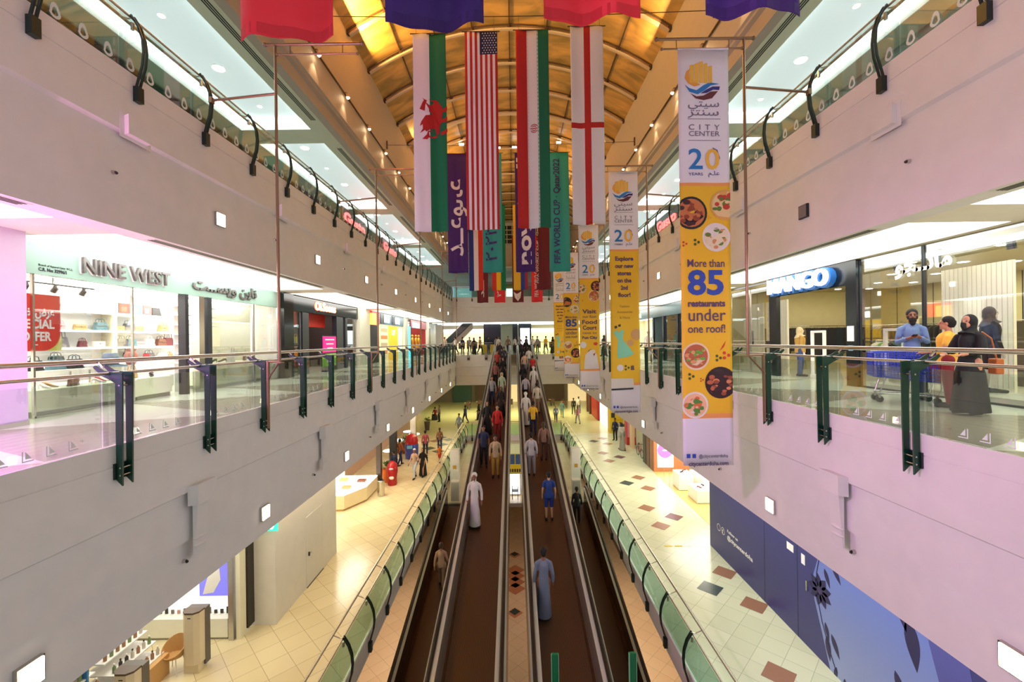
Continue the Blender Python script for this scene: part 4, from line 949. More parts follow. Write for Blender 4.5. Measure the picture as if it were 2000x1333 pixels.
def cloth_mesh(kind, J, vox=.016):
    mb = MB(); P, C, N = J['pel'], J['chest'], J['neck']; e = .018
    torso = lambda lo: mb.tube([P+V(0, 0, lo), P, lerp(P, C, .45), C, C+V(0, 0, .08), C+V(0, 0, .135), N+V(0, 0, -.025)], [(.175, .135), (.172, .132), (.155, .122), (.172, .125), (.165, .11), (.125, .09), (.066, .062)], 18)
    def sleeves(t):
        for q in 'LR':
            S_, E_, W_ = J['sh'+q], J['el'+q], J['wr'+q]
            pts = [S_, lerp(S_, E_, .55)] + ([E_, lerp(E_, W_, .9)] if t else [])
            T_(mb, pts, [.058, .055] + ([.048, .042] if t else []))
        T_(mb, [J['shL'], N+V(-.05, 0, -.05), N+V(.05, 0, -.05), J['shR']], [.054, .055, .055, .054])
    if kind in ('shirt', 'tshirt'): torso(-.12); sleeves(kind == 'shirt')
    if kind in ('trousers', 'shorts'):
        mb.tube([P+V(0, 0, -.14), P+V(0, 0, -.02), P+V(0, 0, .05)], [(.165, .125), (.168, .125), (.155, .115)], 16)
        for q in 'LR':
            H_, K_, A_ = J['hip'+q], J['kn'+q], J['an'+q]
            T_(mb, [H_, lerp(H_, K_, .5), lerp(H_, K_, .95)] + ([lerp(K_, A_, .5), lerp(K_, A_, .96)] if kind == 'trousers' else []), [.100, .088, .074] + ([.066, .058] if kind == 'trousers' else []))
    if kind in ('thobe', 'abaya'):
        torso(-.2); sleeves(True); g = 1. if kind == 'thobe' else 1.25
        mb.tube([V(0, .0, .055), V(0, 0, .35), V(0, 0, .7), P+V(0, 0, .02)], [(.225*g, .20*g), (.205*g, .175*g), (.185*g, .15*g), (.172, .13)], 20)
        if kind == 'abaya':
            for q in 'LR': T_(mb, [J['sh'+q], lerp(J['sh'+q], J['el'+q], .6), J['el'+q]], [.062, .075, .075])
    if kind == 'scarf':
        h = J['head']
        mb.ball(h+V(0, -.035, .012), (.105, .105, .128), 16, 10); mb.tube([h+V(0, -.05, -.03), h+V(0, -.035, -.12), N+V(0, -.01, -.02), C+V(0, 0, .12)], [(.10, .09), (.095, .085), (.12, .10), (.20, .13)], 16)
    if kind == 'hair':
        h = J['head']; mb.ball(h+V(0, -.028, .046), (.093, .100, .100), 16, 10)
        mb.tube([h+V(0, -.05, .04), h+V(0, -.052, -.03), h+V(0, -.05, -.085)], [(.094, .066), (.088, .062), (.06, .045)], 14)
    if kind == 'longhair':
        h = J['head']; mb.ball(h+V(0, -.028, .038), (.09, .096, .098), 16, 10); mb.tube([h+V(0, -.06, .03), h+V(0, -.075, -.1), h+V(0, -.08, -.24)], [(.088, .06), (.09, .05), (.06, .03)], 12)
    if kind == 'cap':
        h = J['head']; mb.ball(h+V(0, -.02, .062), (.086, .094, .074), 14, 8)
    if kind == 'ghutra':
        h = J['head']; mb.ball(h+V(0, -.035, .045), (.100, .105, .10), 16, 10); mb.tube([h+V(0, -.06, .02), h+V(0, -.075, -.12), h+V(0, -.09, -.3)], [(.105, .06), (.13, .06), (.16, .045)], 14)
    return remesh(mb, kind, vox, 3)
def shoe_mesh(J, q):
    mb = MB(); a, t = J['an'+q], J['to'+q]
    d = V(t.x-a.x, t.y-a.y, 0).normalized()
    T_(mb, [V(a.x, a.y, t.z+.012)-d*.05, V(a.x, a.y, t.z+.018)+d*.03, V(t.x, t.y, t.z+.004)+d*.02], [.042, .046, .036]); mb.tube([a+V(0, 0, .02), a+V(0, 0, -.03)], [.044, .046], 10)
    return remesh(mb, 'shoe', .014, 2)
PROTO = {}
def proto(pose, garments, fine=False, vox=None):
    key = (pose, garments, fine)
    if key in PROTO: return PROTO[key]
    J = joints(pose); vox = vox or (.0085 if fine else .016); ms = {}
    ms['body'] = body_mesh(J, vox, fine)
    for g in garments: ms[g] = cloth_mesh(g, J, .011 if fine else .016)
    ms['shoe'] = [shoe_mesh(J, 'L'), shoe_mesh(J, 'R')]
    e = MB().ball((0, 0, 0), (.011, .007, .008), 8, 6).mesh('eye', M_eye); ms['eye'] = e
    PROTO[key] = (J, ms); return PROTO[key]
def person(loc, rot, label, pose, garments, cols, skin=M_skin, H=1.72, group=None, fine=False, shoes=None):
    J, ms = proto(pose, tuple(garments), fine)
    t = bpy.data.objects.new('person', None); COL.objects.link(t); t.location = loc; t.rotation_euler = (0, 0, rot); k = H/1.745; t.scale = (k, k, k)
    tag(t, label, 'person', group)
    def add(nm, me, m, at=(0, 0, 0)):
        if not me.materials: me.materials.append(m)
        o = bpy.data.objects.new(nm, me); COL.objects.link(o); adopt(o, t); o.location = at
        o.material_slots[0].link = 'OBJECT'; o.material_slots[0].material = m
        return o
    add('body', ms['body'], skin)
    for g, c in zip(garments, cols): add({'longhair': 'hair', 'tshirt': 'shirt', 'ghutra': 'headscarf', 'scarf': 'headscarf'}.get(g, g), ms[g], c)
    for sm in ms['shoe']: add('shoe', sm, shoes or M_black)
    for sx in (-1, 1): add('eye', ms['eye'], M_eye, J['head']+V(sx*.031, .079, .012))
    return t, J
def cl(r, g, b): return mat(f'cloth_{r}_{g}_{b}', rgb(r, g, b), .8)
BLK, WHI, GRY, BLU, NVY, REDC, YLW, OLV, TAN, PNK = cl(24, 22, 26), cl(226, 220, 212), cl(150, 148, 150), cl(60, 100, 170), cl(34, 42, 74), cl(196, 36, 36), cl(238, 186, 44), cl(120, 140, 100), cl(186, 160, 128), cl(206, 150, 160)
UP, DOWN = 0., pi      # facing away from the camera / toward it
RAMP = [  # x, y, heading, pose, garments, colours, skin, height, words
 (-1.36, 14.1, DOWN, 'stand', ('thobe', 'ghutra'), (WHI, WHI), M_skin2, 1.76, 'person in a long white robe and white headscarf, lowest on the ramp'),
 (-.80, 17.3, DOWN, 'stand', ('shirt', 'trousers', 'hair'), (TAN, cl(180, 140, 50), M_hairb), M_skin2, 1.7, 'person in a tan shirt and mustard trousers on the ramp'),
 (-1.34, 18.2, DOWN, 'stand', ('tshirt', 'trousers', 'hair'), (NVY, BLK, M_hairb), M_skin2, 1.74, 'person in a navy top and black trousers on the ramp'),
 (-.84, 20.8, DOWN, 'stand', ('shirt', 'trousers', 'hair'), (REDC, cl(150, 30, 34), M_hairb), M_skin, 1.72, 'person in bright red clothes on the ramp'),
 (-1.38, 21.6, DOWN, 'stand', ('abaya', 'scarf'), (BLK, BLK), M_skin, 1.62, 'person in a black robe and scarf next to the person in red'),
 (-.75, 24.0, DOWN, 'stand', ('abaya', 'scarf'), (cl(40, 32, 34), BLK), M_skin2, 1.64, 'person in a dark brown robe behind the person in red'),
 (-1.35, 25.9, DOWN, 'stand', ('shirt', 'trousers', 'hair'), (GRY, NVY, M_hairb), M_skin, 1.72, 'person in a grey shirt halfway up the ramp'),
 (-.78, 27.0, DOWN, 'stand', ('thobe', 'scarf'), (cl(190, 206, 176), cl(190, 206, 176)), M_skin, 1.64, 'person in a pale green robe halfway up the ramp'),
 (-1.3, 29.6, DOWN, 'stand', ('shirt', 'trousers', 'hair'), (cl(150, 90, 84), BLK, M_hairb), M_skin2, 1.72, 'person in a dusty rose shirt high on the ramp'),
 (-.8, 31.2, DOWN, 'stand', ('abaya', 'scarf'), (BLK, BLK), M_skin, 1.62, 'person in a black robe high on the shoe side ramp'),
 (-1.3, 33.2, DOWN, 'stand', ('tshirt', 'trousers', 'hair'), (cl(170, 50, 50), BLK, M_hairb), M_skin, 1.7, 'person in a red top near the top of the ramp'),
 (-.8, 34.6, DOWN, 'stand', ('shirt', 'trousers', 'hair'), (cl(52, 50, 60), BLK, M_hairb), M_skin2, 1.72, 'person in charcoal clothes near the top of the ramp'),
 (-1.2, 37.0, DOWN, 'stand', ('abaya', 'scarf'), (cl(60, 48, 52), BLK), M_skin, 1.62, 'person in a plum brown robe at the top of the ramp'),
 (.66, 10.5, UP, 'stand', ('thobe', 'hair'), (cl(120, 128, 150), M_hairb), M_skin2, 1.70, 'person in a slate blue robe, lowest on the ramp'),
 (1.12, 14.4, UP, 'stand', ('tshirt', 'shorts', 'hair'), (cl(36, 66, 140), cl(30, 60, 136), M_hairb), M_skin3, 1.62, 'person in a blue top and blue shorts on the ramp'),
 (.66, 17.4, UP, 'stand', ('shirt', 'trousers', 'hair'), (cl(198, 190, 196), cl(170, 160, 168), M_hairb), M_skin, 1.72, 'person in pale grey clothes on the ramp behind the blue shorts'),
 (1.26, 18.7, UP, 'stand', ('shirt', 'trousers', 'longhair'), (cl(150, 110, 96), cl(90, 60, 50), M_hairbr), M_skin, 1.66, 'person in a brown top with long brown hair on the ramp'),
 (.92, 21.3, UP, 'stand', ('tshirt', 'trousers', 'hair'), (YLW, NVY, M_hairb), M_skin2, 1.7, 'person in a bright yellow top on the ramp'),
 (.60, 22.6, UP, 'stand', ('thobe', 'ghutra'), (WHI, WHI), M_skin2, 1.76, 'person in a white robe and headscarf ahead of the yellow top'),
 (1.3, 24.4, UP, 'stand', ('shirt', 'trousers', 'hair'), (cl(206, 196, 176), TAN, M_hairb), M_skin, 1.72, 'person in a cream shirt halfway up the ramp'),
 (.70, 26.2, UP, 'stand', ('shirt', 'trousers', 'hair'), (cl(180, 176, 190), BLK, M_hairb), M_skin, 1.7, 'person in a lilac grey shirt halfway up the ramp'),
 (1.28, 28.0, UP, 'stand', ('thobe', 'ghutra'), (WHI, cl(214, 206, 200)), M_skin2, 1.76, 'person in a white robe high on the ramp'),
 (.62, 29.2, UP, 'stand', ('abaya', 'scarf'), (BLK, BLK), M_skin, 1.62, 'person in a black robe high on the clothes side ramp'),
 (1.38, 31.4, UP, 'stand', ('tshirt', 'trousers', 'hair'), (REDC, BLK, M_hairb), M_skin, 1.7, 'person in a red top high on the ramp'),
 (.8, 32.4, UP, 'stand', ('shirt', 'trousers', 'hair'), (cl(214, 180, 160), GRY, M_hairb), M_skin, 1.7, 'person in a peach shirt high on the ramp'),
 (1.2, 34.2, UP, 'stand', ('shirt', 'trousers', 'hair'), (WHI, GRY, M_hairb), M_skin, 1.72, 'person in a white shirt near the top of the ramp'),
 (.7, 36.0, UP, 'stand', ('abaya', 'scarf'), (BLK, cl(60, 40, 70)), M_skin, 1.62, 'person in a black robe with a purple scarf near the top'),
 (1.1, 38.2, UP, 'stand', ('abaya', 'scarf'), (BLK, BLK), M_skin, 1.64, 'person in a black robe at the very top of the ramp')]
for x, y, hd, po, g, c, sk, H, lab in RAMP:
    person((x, y, rz(y)+.012), hd, lab.replace('on the ramp', 'on the shoe side ramp' if x < 0 else 'on the clothes side ramp').replace('up the ramp', 'up the shoe side ramp' if x < 0 else 'up the clothes side ramp').replace('of the ramp', 'of the shoe side ramp' if x < 0 else 'of the clothes side ramp'), po, g, c, sk, H)
# ================================================================ shops of the first storey
XS = 8.95
def ext(x): return -x
M_mint_board = mat('mint_signboard', rgb(150, 184, 168), .3); M_chrome = mat('chrome_letter', rgb(120, 116, 114), .25, .6)
M_lilac = mat('lilac_pillar', rgb(206, 200, 214), .35); M_cream = mat('cream_panel', rgb(238, 234, 206), .5); M_shopw = mat('shop_white', rgb(250, 248, 242), .5)
M_plinth = mat('olive_plinth', rgb(150, 150, 130), .4)
def strc(x0, x1, y0, y1, z0, z1, name, m): return S(MB().box(min(x0, x1), max(x0, x1), y0, y1, z0, z1), name, m)
def glow_panel(x0, x1, y0, y1, z, st, col=(1, .98, .92)):
    return strc(x0, x1, y0, y1, z, z+.02, 'ceiling_shop_panel', mat(f'shop_ceiling_light_{st}_{int(col[2]*100)}', (1, 1, 1), .5, 0, st, col))
def boxthing(name, label, cat, b, m, group=None, part='body', bevel=.0):
    t = thing(name, label, cat, ((b[0]+b[1])/2, (b[2]+b[3])/2, b[4]), group)
    MB().box(min(b[0], b[1]), max(b[0], b[1]), b[2], b[3], b[4], b[5]).build(part, m, t, bevel=bevel); return t
def pane(s, y0, y1, z0, z1, lab, x=XS-.05, frame=M_steel):
    t = thing('shop_window', lab, 'shop window', (s*x, (y0+y1)/2, z0), 'shop windows')
    a, b = sorted((s*x, s*(x+.012)))
    MB().box(a, b, y0+.02, y1-.02, z0+.04, z1).build('glass_pane', M_shopglass, t)
    mb = MB(); a, b = sorted((s*(x-.02), s*(x+.03)))
    mb.box(a, b, y0, y1, z0, z0+.04); mb.box(a, b, y0-.015, y0+.02, z0, z1); mb.box(a, b, y1-.02, y1+.015, z0, z1); mb.build('frame', frame, t)
    return t
# left: the white shoe and bag shop
S(MB().box(-8.95, -8.30, 2.0, 7.28, Z1, S1), 'wall_pillar', M_lilac)
S(MB().box(-8.29, -8.28, 2.0, 7.28, Z1, Z1+.08), 'baseboard_pillar', M_steel)
strc(-15.4, -8.95, 7.4, 7.6, Z1, S1, 'wall_shop', M_shopw); strc(-15.4, -8.95, 16.3, 16.5, Z1, S1, 'wall_shop', M_shopw); strc(-11.8, -11.6, 7.6, 16.3, Z1, S1, 'wall_shop', mat('lit_shop_wall', rgb(252, 250, 246), .6))
strc(-11.6, -8.97, 7.6, 16.3, 9.50, 9.6, 'ceiling', mat('shop_ceiling', rgb(244, 238, 220), .6)); glow_panel(-11.4, -10.6, 8.2, 15.8, 9.46, 7.); glow_panel(-9.9, -9.4, 8.0, 16.0, 9.46, 5.)
t = thing('shop_sign', 'pale mint signboard with chrome letters over the shoe shop', 'sign', (-8.9, 9.2, 9.36))
MB().box(-8.98, -8.84, 2.0, 16.15, 9.36, 9.965).build('board', M_mint_board, t); MB().box(-8.84, -8.82, 2.0, 16.15, 9.94, 9.965).build('light_strip', mat('sign_strip', (1, 1, 1), .5, 0, 3., (.85, 1, .96)), t)
AXL = ((0, 1, 0), (0, 0, 1)); AXR = ((0, -1, 0), (0, 0, 1))
text('NINE WEST', 'letter_halo', M_shopw, t, (-8.835, 8.68, 9.50), .47, AXL, 'LEFT', .012, .016, 2.24)
text('NINE WEST', 'lettering', M_chrome, t, (-8.80, 8.70, 9.51), .46, AXL, 'LEFT', .035, .004, 2.2)
text('\uFE96\u0640\u0640\uFEB4\uFEF3\uFEED \uFEE6\uFEF3\uFE8E\uFEE7', 'lettering', M_chrome, t, (-8.81, 11.75, 9.56), .42, AXL, 'LEFT', .02, .012, 2.9)
text('Branch of Apparel Qatar W.L.L.', 'small_print', M_dark, t, (-8.835, 7.95, 9.52), .055, AXL, 'LEFT', .002, 0., .62); text('C.R. No: 32996/1', 'small_print', M_dark, t, (-8.835, 7.95, 9.43), .085, AXL, 'LEFT', .002, .003, .5)
pane(-1, 7.9, 9.97, Z1, 9.36, 'tall glass pane of the shoe shop beside the lilac pillar'); pane(-1, 12.55, 14.6, Z1, 9.36, 'glass pane of the shoe shop in front of the cream panel, nearer one'); pane(-1, 14.62, 16.1, Z1, 9.36, 'glass pane of the shoe shop next to the dark red shop')
for y, w, m, lab in ((11.45, .12, M_black, 'black square post at the shoe shop entrance'), (11.95, .2, M_steel, 'mirror clad post at the shoe shop entrance'), (12.3, .16, M_dark, 'dark blue post beside the mirror clad post')):
    boxthing('entrance_post', lab, 'post', (-9.0, -8.8, y, y+w, Z1, 9.36), m, 'shoe shop posts', 'post')
t = thing('sale_poster', 'red sale poster with white lettering in the shoe shop window', 'poster', (-9.15, 8.0, 7.9))
MB().prism([(7.3, 9.02), (8.62, 9.02), (8.62, 8.3)] + [(8.62-.34*(1-cos(a)), 8.28-.36*sin(a)) for a in [k*pi/16 for k in range(9)]] + [(7.3, 7.92)], 'x', -9.17, -9.15).build('sheet', mat('sale_red', rgb(228, 60, 44), .5), t)
MB().prism([(8.3, 7.92), (8.66, 7.92), (8.66, 8.2)], 'x', -9.18, -9.17).build('corner', mat('lime_corner', rgb(214, 226, 110), .5), t)
for body, z, sz, y0 in (('\uFEB9\uFE8E\uFEA7 \uFEBD\uFEAE\uFECB', 8.6, .24, 7.78), ('SPECIAL', 8.36, .24, 7.80), ('OFFER', 8.12, .24, 7.92)): text(body, 'lettering', M_shopw, t, (-9.145, y0, z), sz, AXL, 'LEFT', .003, .008, {'SPECIAL': .70, 'OFFER': .52}.get(body, .72))
MB().box(-9.148, -9.142, 8.1, 8.2, 8.03, 8.05).build('underline', M_shopw, t)
t = thing('track_light', 'black ceiling track with three spot heads above the sale poster', 'track light', (-9.7, 8.9, 9.2)); MB().box(-9.72, -9.68, 8.2, 9.9, 9.3, 9.33).build('track', M_black, t); MB().cyl((-9.7, 9.0, 9.33), (-9.7, 9.0, 9.5), .015).build('rod', M_black, t)
for y in (8.5, 9.05, 9.65): MB().tube([(-9.7, y, 9.3), (-9.7, y, 9.24), (-9.76, y, 9.16)], [.03, .05, .055], 10).build('spot_head', M_black, t)
for y0, y1, h, x0, x1, lab in ((8.02, 10.2, .5, -9.75, -9.0, 'long low white display plinth behind the shoe shop window'), (10.3, 11.35, .52, -9.9, -9.1, 'white display plinth at the shoe shop entrance'), (12.8, 16.0, .76, -9.9, -9.06, 'white display plinth in front of the cream panel')):
    t = boxthing('display_plinth', lab, 'plinth', (x0, x1, y0, y1, Z1+.1, Z1+h), mat('plinth_white', rgb(240, 242, 214), .4), 'shoe shop plinths'); MB().box(x0+.03, x1-.03, y0+.03, y1-.03, Z1, Z1+.1).build('base', M_plinth, t)
SH_Z = [8.93, 8.43, 7.98, 7.54, 7.1]
for i, z in enumerate(SH_Z):
    t = boxthing('wall_shelf', f'white lit shelf on the back wall of the shoe shop, {nth(i)} from the top', 'shelf', (-11.6, -11.22, 9.6, 15.6, z-.04, z), M_shopw, 'shoe shop shelves', 'board')
    MB().box(-11.235, -11.22, 9.6, 15.6, z-.055, z-.04).build('light_strip', mat('shelf_strip', (1, 1, 1), .5, 0, 4.), t)
boxthing('shelf_divider', 'slim cream divider between the shelf bays of the shoe shop', 'divider', (-11.6, -11.2, 12.0, 12.06, Z1, 9.46), M_cream, None, 'panel')
# handbags: body, handle, flap
def bag_proto(name, w, d, h, hh, m, top=.8, flap=True):
    t = bpy.data.objects.new(name, None); COL.objects.link(t); mb = MB(); k = w*top/2
    mb.add([(-d/2, -w/2, 0), (d/2, -w/2, 0), (d/2, w/2, 0), (-d/2, w/2, 0), (-d*.3, -k, h), (d*.3, -k, h), (d*.3, k, h), (-d*.3, k, h)], [(3, 2, 1, 0), (4, 5, 6, 7), (0, 1, 5, 4), (1, 2, 6, 5), (2, 3, 7, 6), (3, 0, 4, 7)])
    mb.build('body', m, t, bevel=.012)
    if hh:
        for e in (-1, 1): MB().tube([(e*d*.28, -w*.26, h-.02), (e*d*.26, -w*.22, h+hh*.7), (e*d*.22, 0, h+hh), (e*d*.26, w*.22, h+hh*.7), (e*d*.28, w*.26, h-.02)], .008, 6).build('handle', m, t, smooth=True)
    if flap:
        mb = MB(); mb.add([(d*.31, -k*.96, h*1.0), (d*.31, k*.96, h*1.0), (d*.44, w*.43, h*.55), (d*.44, -w*.43, h*.55)], [(0, 1, 2, 3)]); o = mb.build('flap', m, t, fix=False); sd = o.modifiers.new('t', 'SOLIDIFY'); sd.thickness = .008
        MB().bx((d*.47, 0, h*.58), (.012, .03, .025)).build('clasp', M_steel, t)
    return t
BAGS = {}
def bag(kind, col, loc, label, rot=0., group='handbags in the shoe shop', cat='handbag', s=1.):
    m = mat(f'leather_{col[0]}_{col[1]}_{col[2]}', rgb(*col), .4)
    dims = {'tote': (.36, .15, .26, .17), 'clutch': (.34, .08, .15, 0), 'satchel': (.34, .16, .22, .10), 'small': (.22, .10, .16, .08)}[kind]
    if (kind, col) not in BAGS:
        t = BAGS[kind, col] = bag_proto('handbag', *dims, m, .78 if kind != 'clutch' else .95, kind != 'tote')
    else: t = copy_tree(BAGS[kind, col])
    t.location = loc; t.rotation_euler = (0, 0, rot); t.scale = (s, s, s); tag(t, label, cat, group); return t
K, BN, TN, WH, GY, BG, TL, RD, PK, OR, YE, CR = (30, 28, 30), (120, 76, 60), (186, 150, 96), (236, 232, 226), (110, 104, 108), (110, 40, 52), (90, 130, 140), (190, 40, 50), (214, 150, 150), (226, 140, 40), (226, 176, 40), (236, 226, 170)
CN = {K: 'black', BN: 'brown', TN: 'tan', WH: 'white', GY: 'grey', BG: 'burgundy', TL: 'teal', RD: 'red', PK: 'pink', OR: 'orange', YE: 'mustard', CR: 'cream'}
rows = [[(13.55, 'tote', K), (14.0, 'small', WH), (11.3, 'tote', WH), (10.6, 'satchel', PK)], [(12.3, 'clutch', TN), (12.62, 'satchel', GY), (12.95, 'clutch', TN), (13.25, 'satchel', WH), (13.85, 'satchel', TN), (11.75, 'satchel', TL), (10.7, 'small', PK), (11.2, 'clutch', TN)],
        [(12.35, 'satchel', GY), (12.66, 'satchel', TL), (12.98, 'clutch', PK), (13.3, 'satchel', WH), (13.75, 'satchel', BN), (14.05, 'tote', BG), (10.7, 'tote', GY), (11.25, 'small', BG), (11.7, 'clutch', WH)], [(12.25, 'clutch', TL), (12.62, 'tote', K), (13.3, 'satchel', GY), (13.8, 'satchel', WH), (14.1, 'small', TN), (10.6, 'satchel', K)]]
for r, row in enumerate(rows):
    for y, kd, c in row: bag(kd, c, (-11.38, y, SH_Z[r]), f'{CN[c]} {kd if kd != "small" else "small"} bag on the {("top", "second", "third", "fourth")[r]} lit shelf, {"left" if y < 12 else "right"} bay, {round(y*10)%7+1} along', pi/2*0)
for i, (y0, y1, c1, c2) in enumerate(((12.2, 12.55, (130, 90, 76), (170, 120, 96)), (12.58, 12.95, (92, 150, 196), (130, 176, 210)), (13.0, 13.3, (140, 90, 88), (190, 150, 140)))):
    t = boxthing('shelf_picture', f'{("brown", "blue", "rosy brown")[i]} advertising picture standing on the top lit shelf', 'picture', (-11.3, -11.27, y0, y1, SH_Z[0], SH_Z[0]+.3), mat(f'picture_{i}', rgb(*c1), .5), 'shelf pictures', 'print'); MB().box(-11.27, -11.265, y0+.06, y1-.1, SH_Z[0]+.05, SH_Z[0]+.2).build('motif', mat(f'picture_motif_{i}', rgb(*c2), .5), t)
boxthing('shelf_sign', 'small red sign card on the fourth lit shelf', 'sign', (-11.3, -11.28, 13.0, 13.2, SH_Z[3], SH_Z[3]+.2), mat('card_red', rgb(200, 36, 44), .5), None, 'card')
for j, (x0, x1, y0, y1, cols, nm) in enumerate(((-9.6, -9.2, 12.06, 12.28, (OR, CR, OR, YE, GY, PK), 'orange and mustard'), (-9.8, -9.35, 13.05, 13.45, (GY, CR, GY, GY, PK, K), 'grey and black'))):
    t = thing('bag_tower', f'slim white shelf tower holding {nm} bags', 'shelf', ((x0+x1)/2, (y0+y1)/2, Z1), 'bag towers')
    MB().box(x0-.02, x0, y0, y1, Z1, 9.4).build('back_panel', M_shopw, t)
    for k in range(7): MB().box(x0, x1, y0, y1, 9.12-.27*k-.02, 9.12-.27*k).build('board', M_shopw, t)
    for k, c in enumerate(cols): bag('clutch' if k in (2, 3) else 'small', c, ((x0+x1)/2, (y0+y1)/2, 9.12-.27*k), f'{CN[c]} bag in the {nm} tower, {nth(k).replace("nearest", "first")} from the top', 0., s=.92 if j else .62)
for x, y, z, kd, c, lab in ((-9.3, 9.0, Z1+.5, 'clutch', BN, 'brown bag lying on the long low plinth'), (-9.5, 10.6, Z1+.52, 'satchel', TN, 'tan bag on the entrance plinth'), (-9.45, 14.3, Z1+.76, 'satchel', BG, 'burgundy bag on the plinth by the cream panel'), (-9.4, 14.9, Z1+.76, 'clutch', BN, 'brown clutch on the plinth by the cream panel')): bag(kd, c, (x, y, z), lab, .4)
def heel(loc, rot, col, lab, group='shoes on the plinths'):
    m = mat(f'shoe_{col[0]}_{col[1]}', rgb(*col), .35); t = thing('high_heel_shoe', lab, 'shoe', (0, 0, 0), group)
    MB().tube([(-.10, 0, .085), (-.05, 0, .065), (.03, 0, .022), (.12, 0, .016)], [(.032, .02), (.034, .012), (.040, .010), (.02, .008)], 8).build('sole', m, t, smooth=True)
    MB().tube([(-.115, 0, .085), (-.11, 0, .0)], [.016, .006], 6).build('heel', m, t); MB().tube([(-.11, 0, .10), (-.05, 0, .10), (.05, 0, .045), (.125, 0, .025)], [(.03, .03), (.033, .02), (.036, .016), (.018, .01)], 8).build('upper', m, t, smooth=True)
    t.location = loc; t.rotation_euler = (0, 0, rot); return t
for i, (x, y, c) in enumerate(((-9.2, 8.35, WH), (-9.35, 8.6, TN), (-9.25, 9.5, WH), (-9.5, 9.8, RD), (-9.3, 10.95, K), (-9.45, 11.1, BN), (-9.3, 13.2, K), (-9.3, 13.6, BN))):
    heel((x, y, Z1+(.5 if y < 10.2 else .52 if y < 12 else .76)), .5*i, c, f'{CN[c]} high heeled shoe on the {"long low" if y < 10.2 else "entrance" if y < 12 else "cream panel"} plinth, {nth(i)} in the row')
t = boxthing('display_table', 'white table with dark bags behind the sale poster', 'table', (-10.4, -9.85, 8.3, 10.0, Z1+.78, Z1+.82), M_shopw, None, 'top')
for y in (8.35, 9.95):
    for x in (-10.35, -9.9): MB().cyl((x, y, Z1), (x, y, Z1+.78), .02).build('leg', M_steel, t)
for i, y in enumerate((8.5, 8.95, 9.4, 9.8)): bag('satchel', K if i != 2 else TL, (-10.1, y, Z1+.82), f'{"teal" if i == 2 else "black"} bag on the table behind the sale poster, {nth(i)} along')
t = thing('hat_stack', 'stack of slate blue hats on a round stand', 'hat', (-10.3, 10.9, Z1)); MB().cyl((-10.3, 10.9, Z1), (-10.3, 10.9, Z1+.8), .2).build('stand', M_shopw, t)
for k in range(2): MB().lathe([(.34-.06*k, 0), (.33-.06*k, .02), (.17, .05), (.15, .16), (.12, .19)], (-10.3, 10.9, Z1+.8+.16*k), 20).build('hat', mat('slate_hat', rgb(92, 112, 142), .7), t, smooth=True)
t = thing('vase', 'rosy terracotta vase beside the hat stack', 'vase', (-10.25, 11.42, Z1+.82)); MB().lathe([(.08, 0), (.14, .1), (.15, .25), (.09, .36), (.12, .42)], (-10.25, 11.42, Z1+.82), 20).build('body', mat('terracotta_vase', rgb(176, 110, 96), .5), t, smooth=True); MB().cyl((-10.25, 11.42, Z1), (-10.25, 11.42, Z1+.82), .14).build('pedestal', M_shopw, t)
boxthing('backdrop_panel', 'tall cream panel in the shoe shop window', 'panel', (-9.98, -9.93, 13.9, 16.1, Z1, 9.36), M_cream, None, 'board')
for i, (y0, y1, z0, z1, c, lab) in enumerate(((13.55, 13.9, 7.9, 8.85, (226, 214, 216), 'large fashion picture of a seated figure beside the cream panel'), (13.5, 13.9, 7.2, 7.7, (120, 166, 206), 'blue fashion picture low beside the cream panel'), (13.4, 13.9, 8.95, 9.2, (70, 96, 140), 'dark blue header picture beside the cream panel'))):
    t = boxthing('fashion_picture', lab, 'picture', (-9.96, -9.92, y0, y1, z0, z1), mat(f'fashion_{i}', rgb(*c), .5), 'fashion pictures', 'print'); MB().prism([(y0+.05, z0+.03), (y1-.08, z0+.03), (y1-.14, z1-.1), (y0+.18, z0+.3)], 'x', -9.92, -9.915).build('motif', mat(f'fashion_motif_{i}', rgb(*((176, 96, 90), (60, 90, 130), (40, 60, 100))[i]), .5), t)
t = boxthing('paper_bag', 'white paper carrier bag with cord handles on the plinth', 'bag', (-9.25, -9.12, 13.72, 13.98, Z1+.76, Z1+1.1), M_shopw, None, 'body'); MB().tube([(-9.12, 13.78, Z1+1.1), (-9.12, 13.8, Z1+1.22), (-9.12, 13.9, Z1+1.22), (-9.12, 13.92, Z1+1.1)], .006, 5).build('handle', M_dark, t)
# the dark shop with the red interior
def shop_box(s, y0, y1, depth, wallm, st, col=(1, .96, .88), x=XS):
    strc(s*x, s*(x+depth), y0, y0+.1, Z1, S1, 'wall_shop', wallm); strc(s*x, s*(x+depth), y1-.1, y1, Z1, S1, 'wall_shop', wallm); strc(s*(x+depth), s*(x+depth+.1), y0, y1, Z1, S1, 'wall_shop', wallm)
    strc(s*(x+.02), s*(x+depth), y0+.1, y1-.1, 9.62, 9.7, 'ceiling', mat('shop_ceiling')); glow_panel(s*(x+.5), s*(x+depth-.4), y0+.5, y1-.5, 9.58, st, col)
M_redw = mat('red_shop_wall', rgb(206, 44, 30), .5)
shop_box(-1, 16.5, 24.2, 3.2, mat('dark_shop_wall', rgb(60, 50, 50), .6), 1.6, (1, .8, .7))
boxthing('corner_post', 'black glossy post between the shoe shop and the dark shop', 'post', (-8.94, -8.7, 16.2, 16.9, Z1, S1-.02), mat('gloss_black', rgb(16, 18, 20), .12), None, 'post')
t = thing('shop_sign', 'dark glossy signboard with glowing red and yellow script', 'sign', (-8.9, 20, 9.3)); MB().box(-9.0, -8.8, 16.9, 24.2, 9.3, 9.93).build('board', mat('gloss_teal_black', rgb(24, 36, 40), .12), t, bevel=.04)
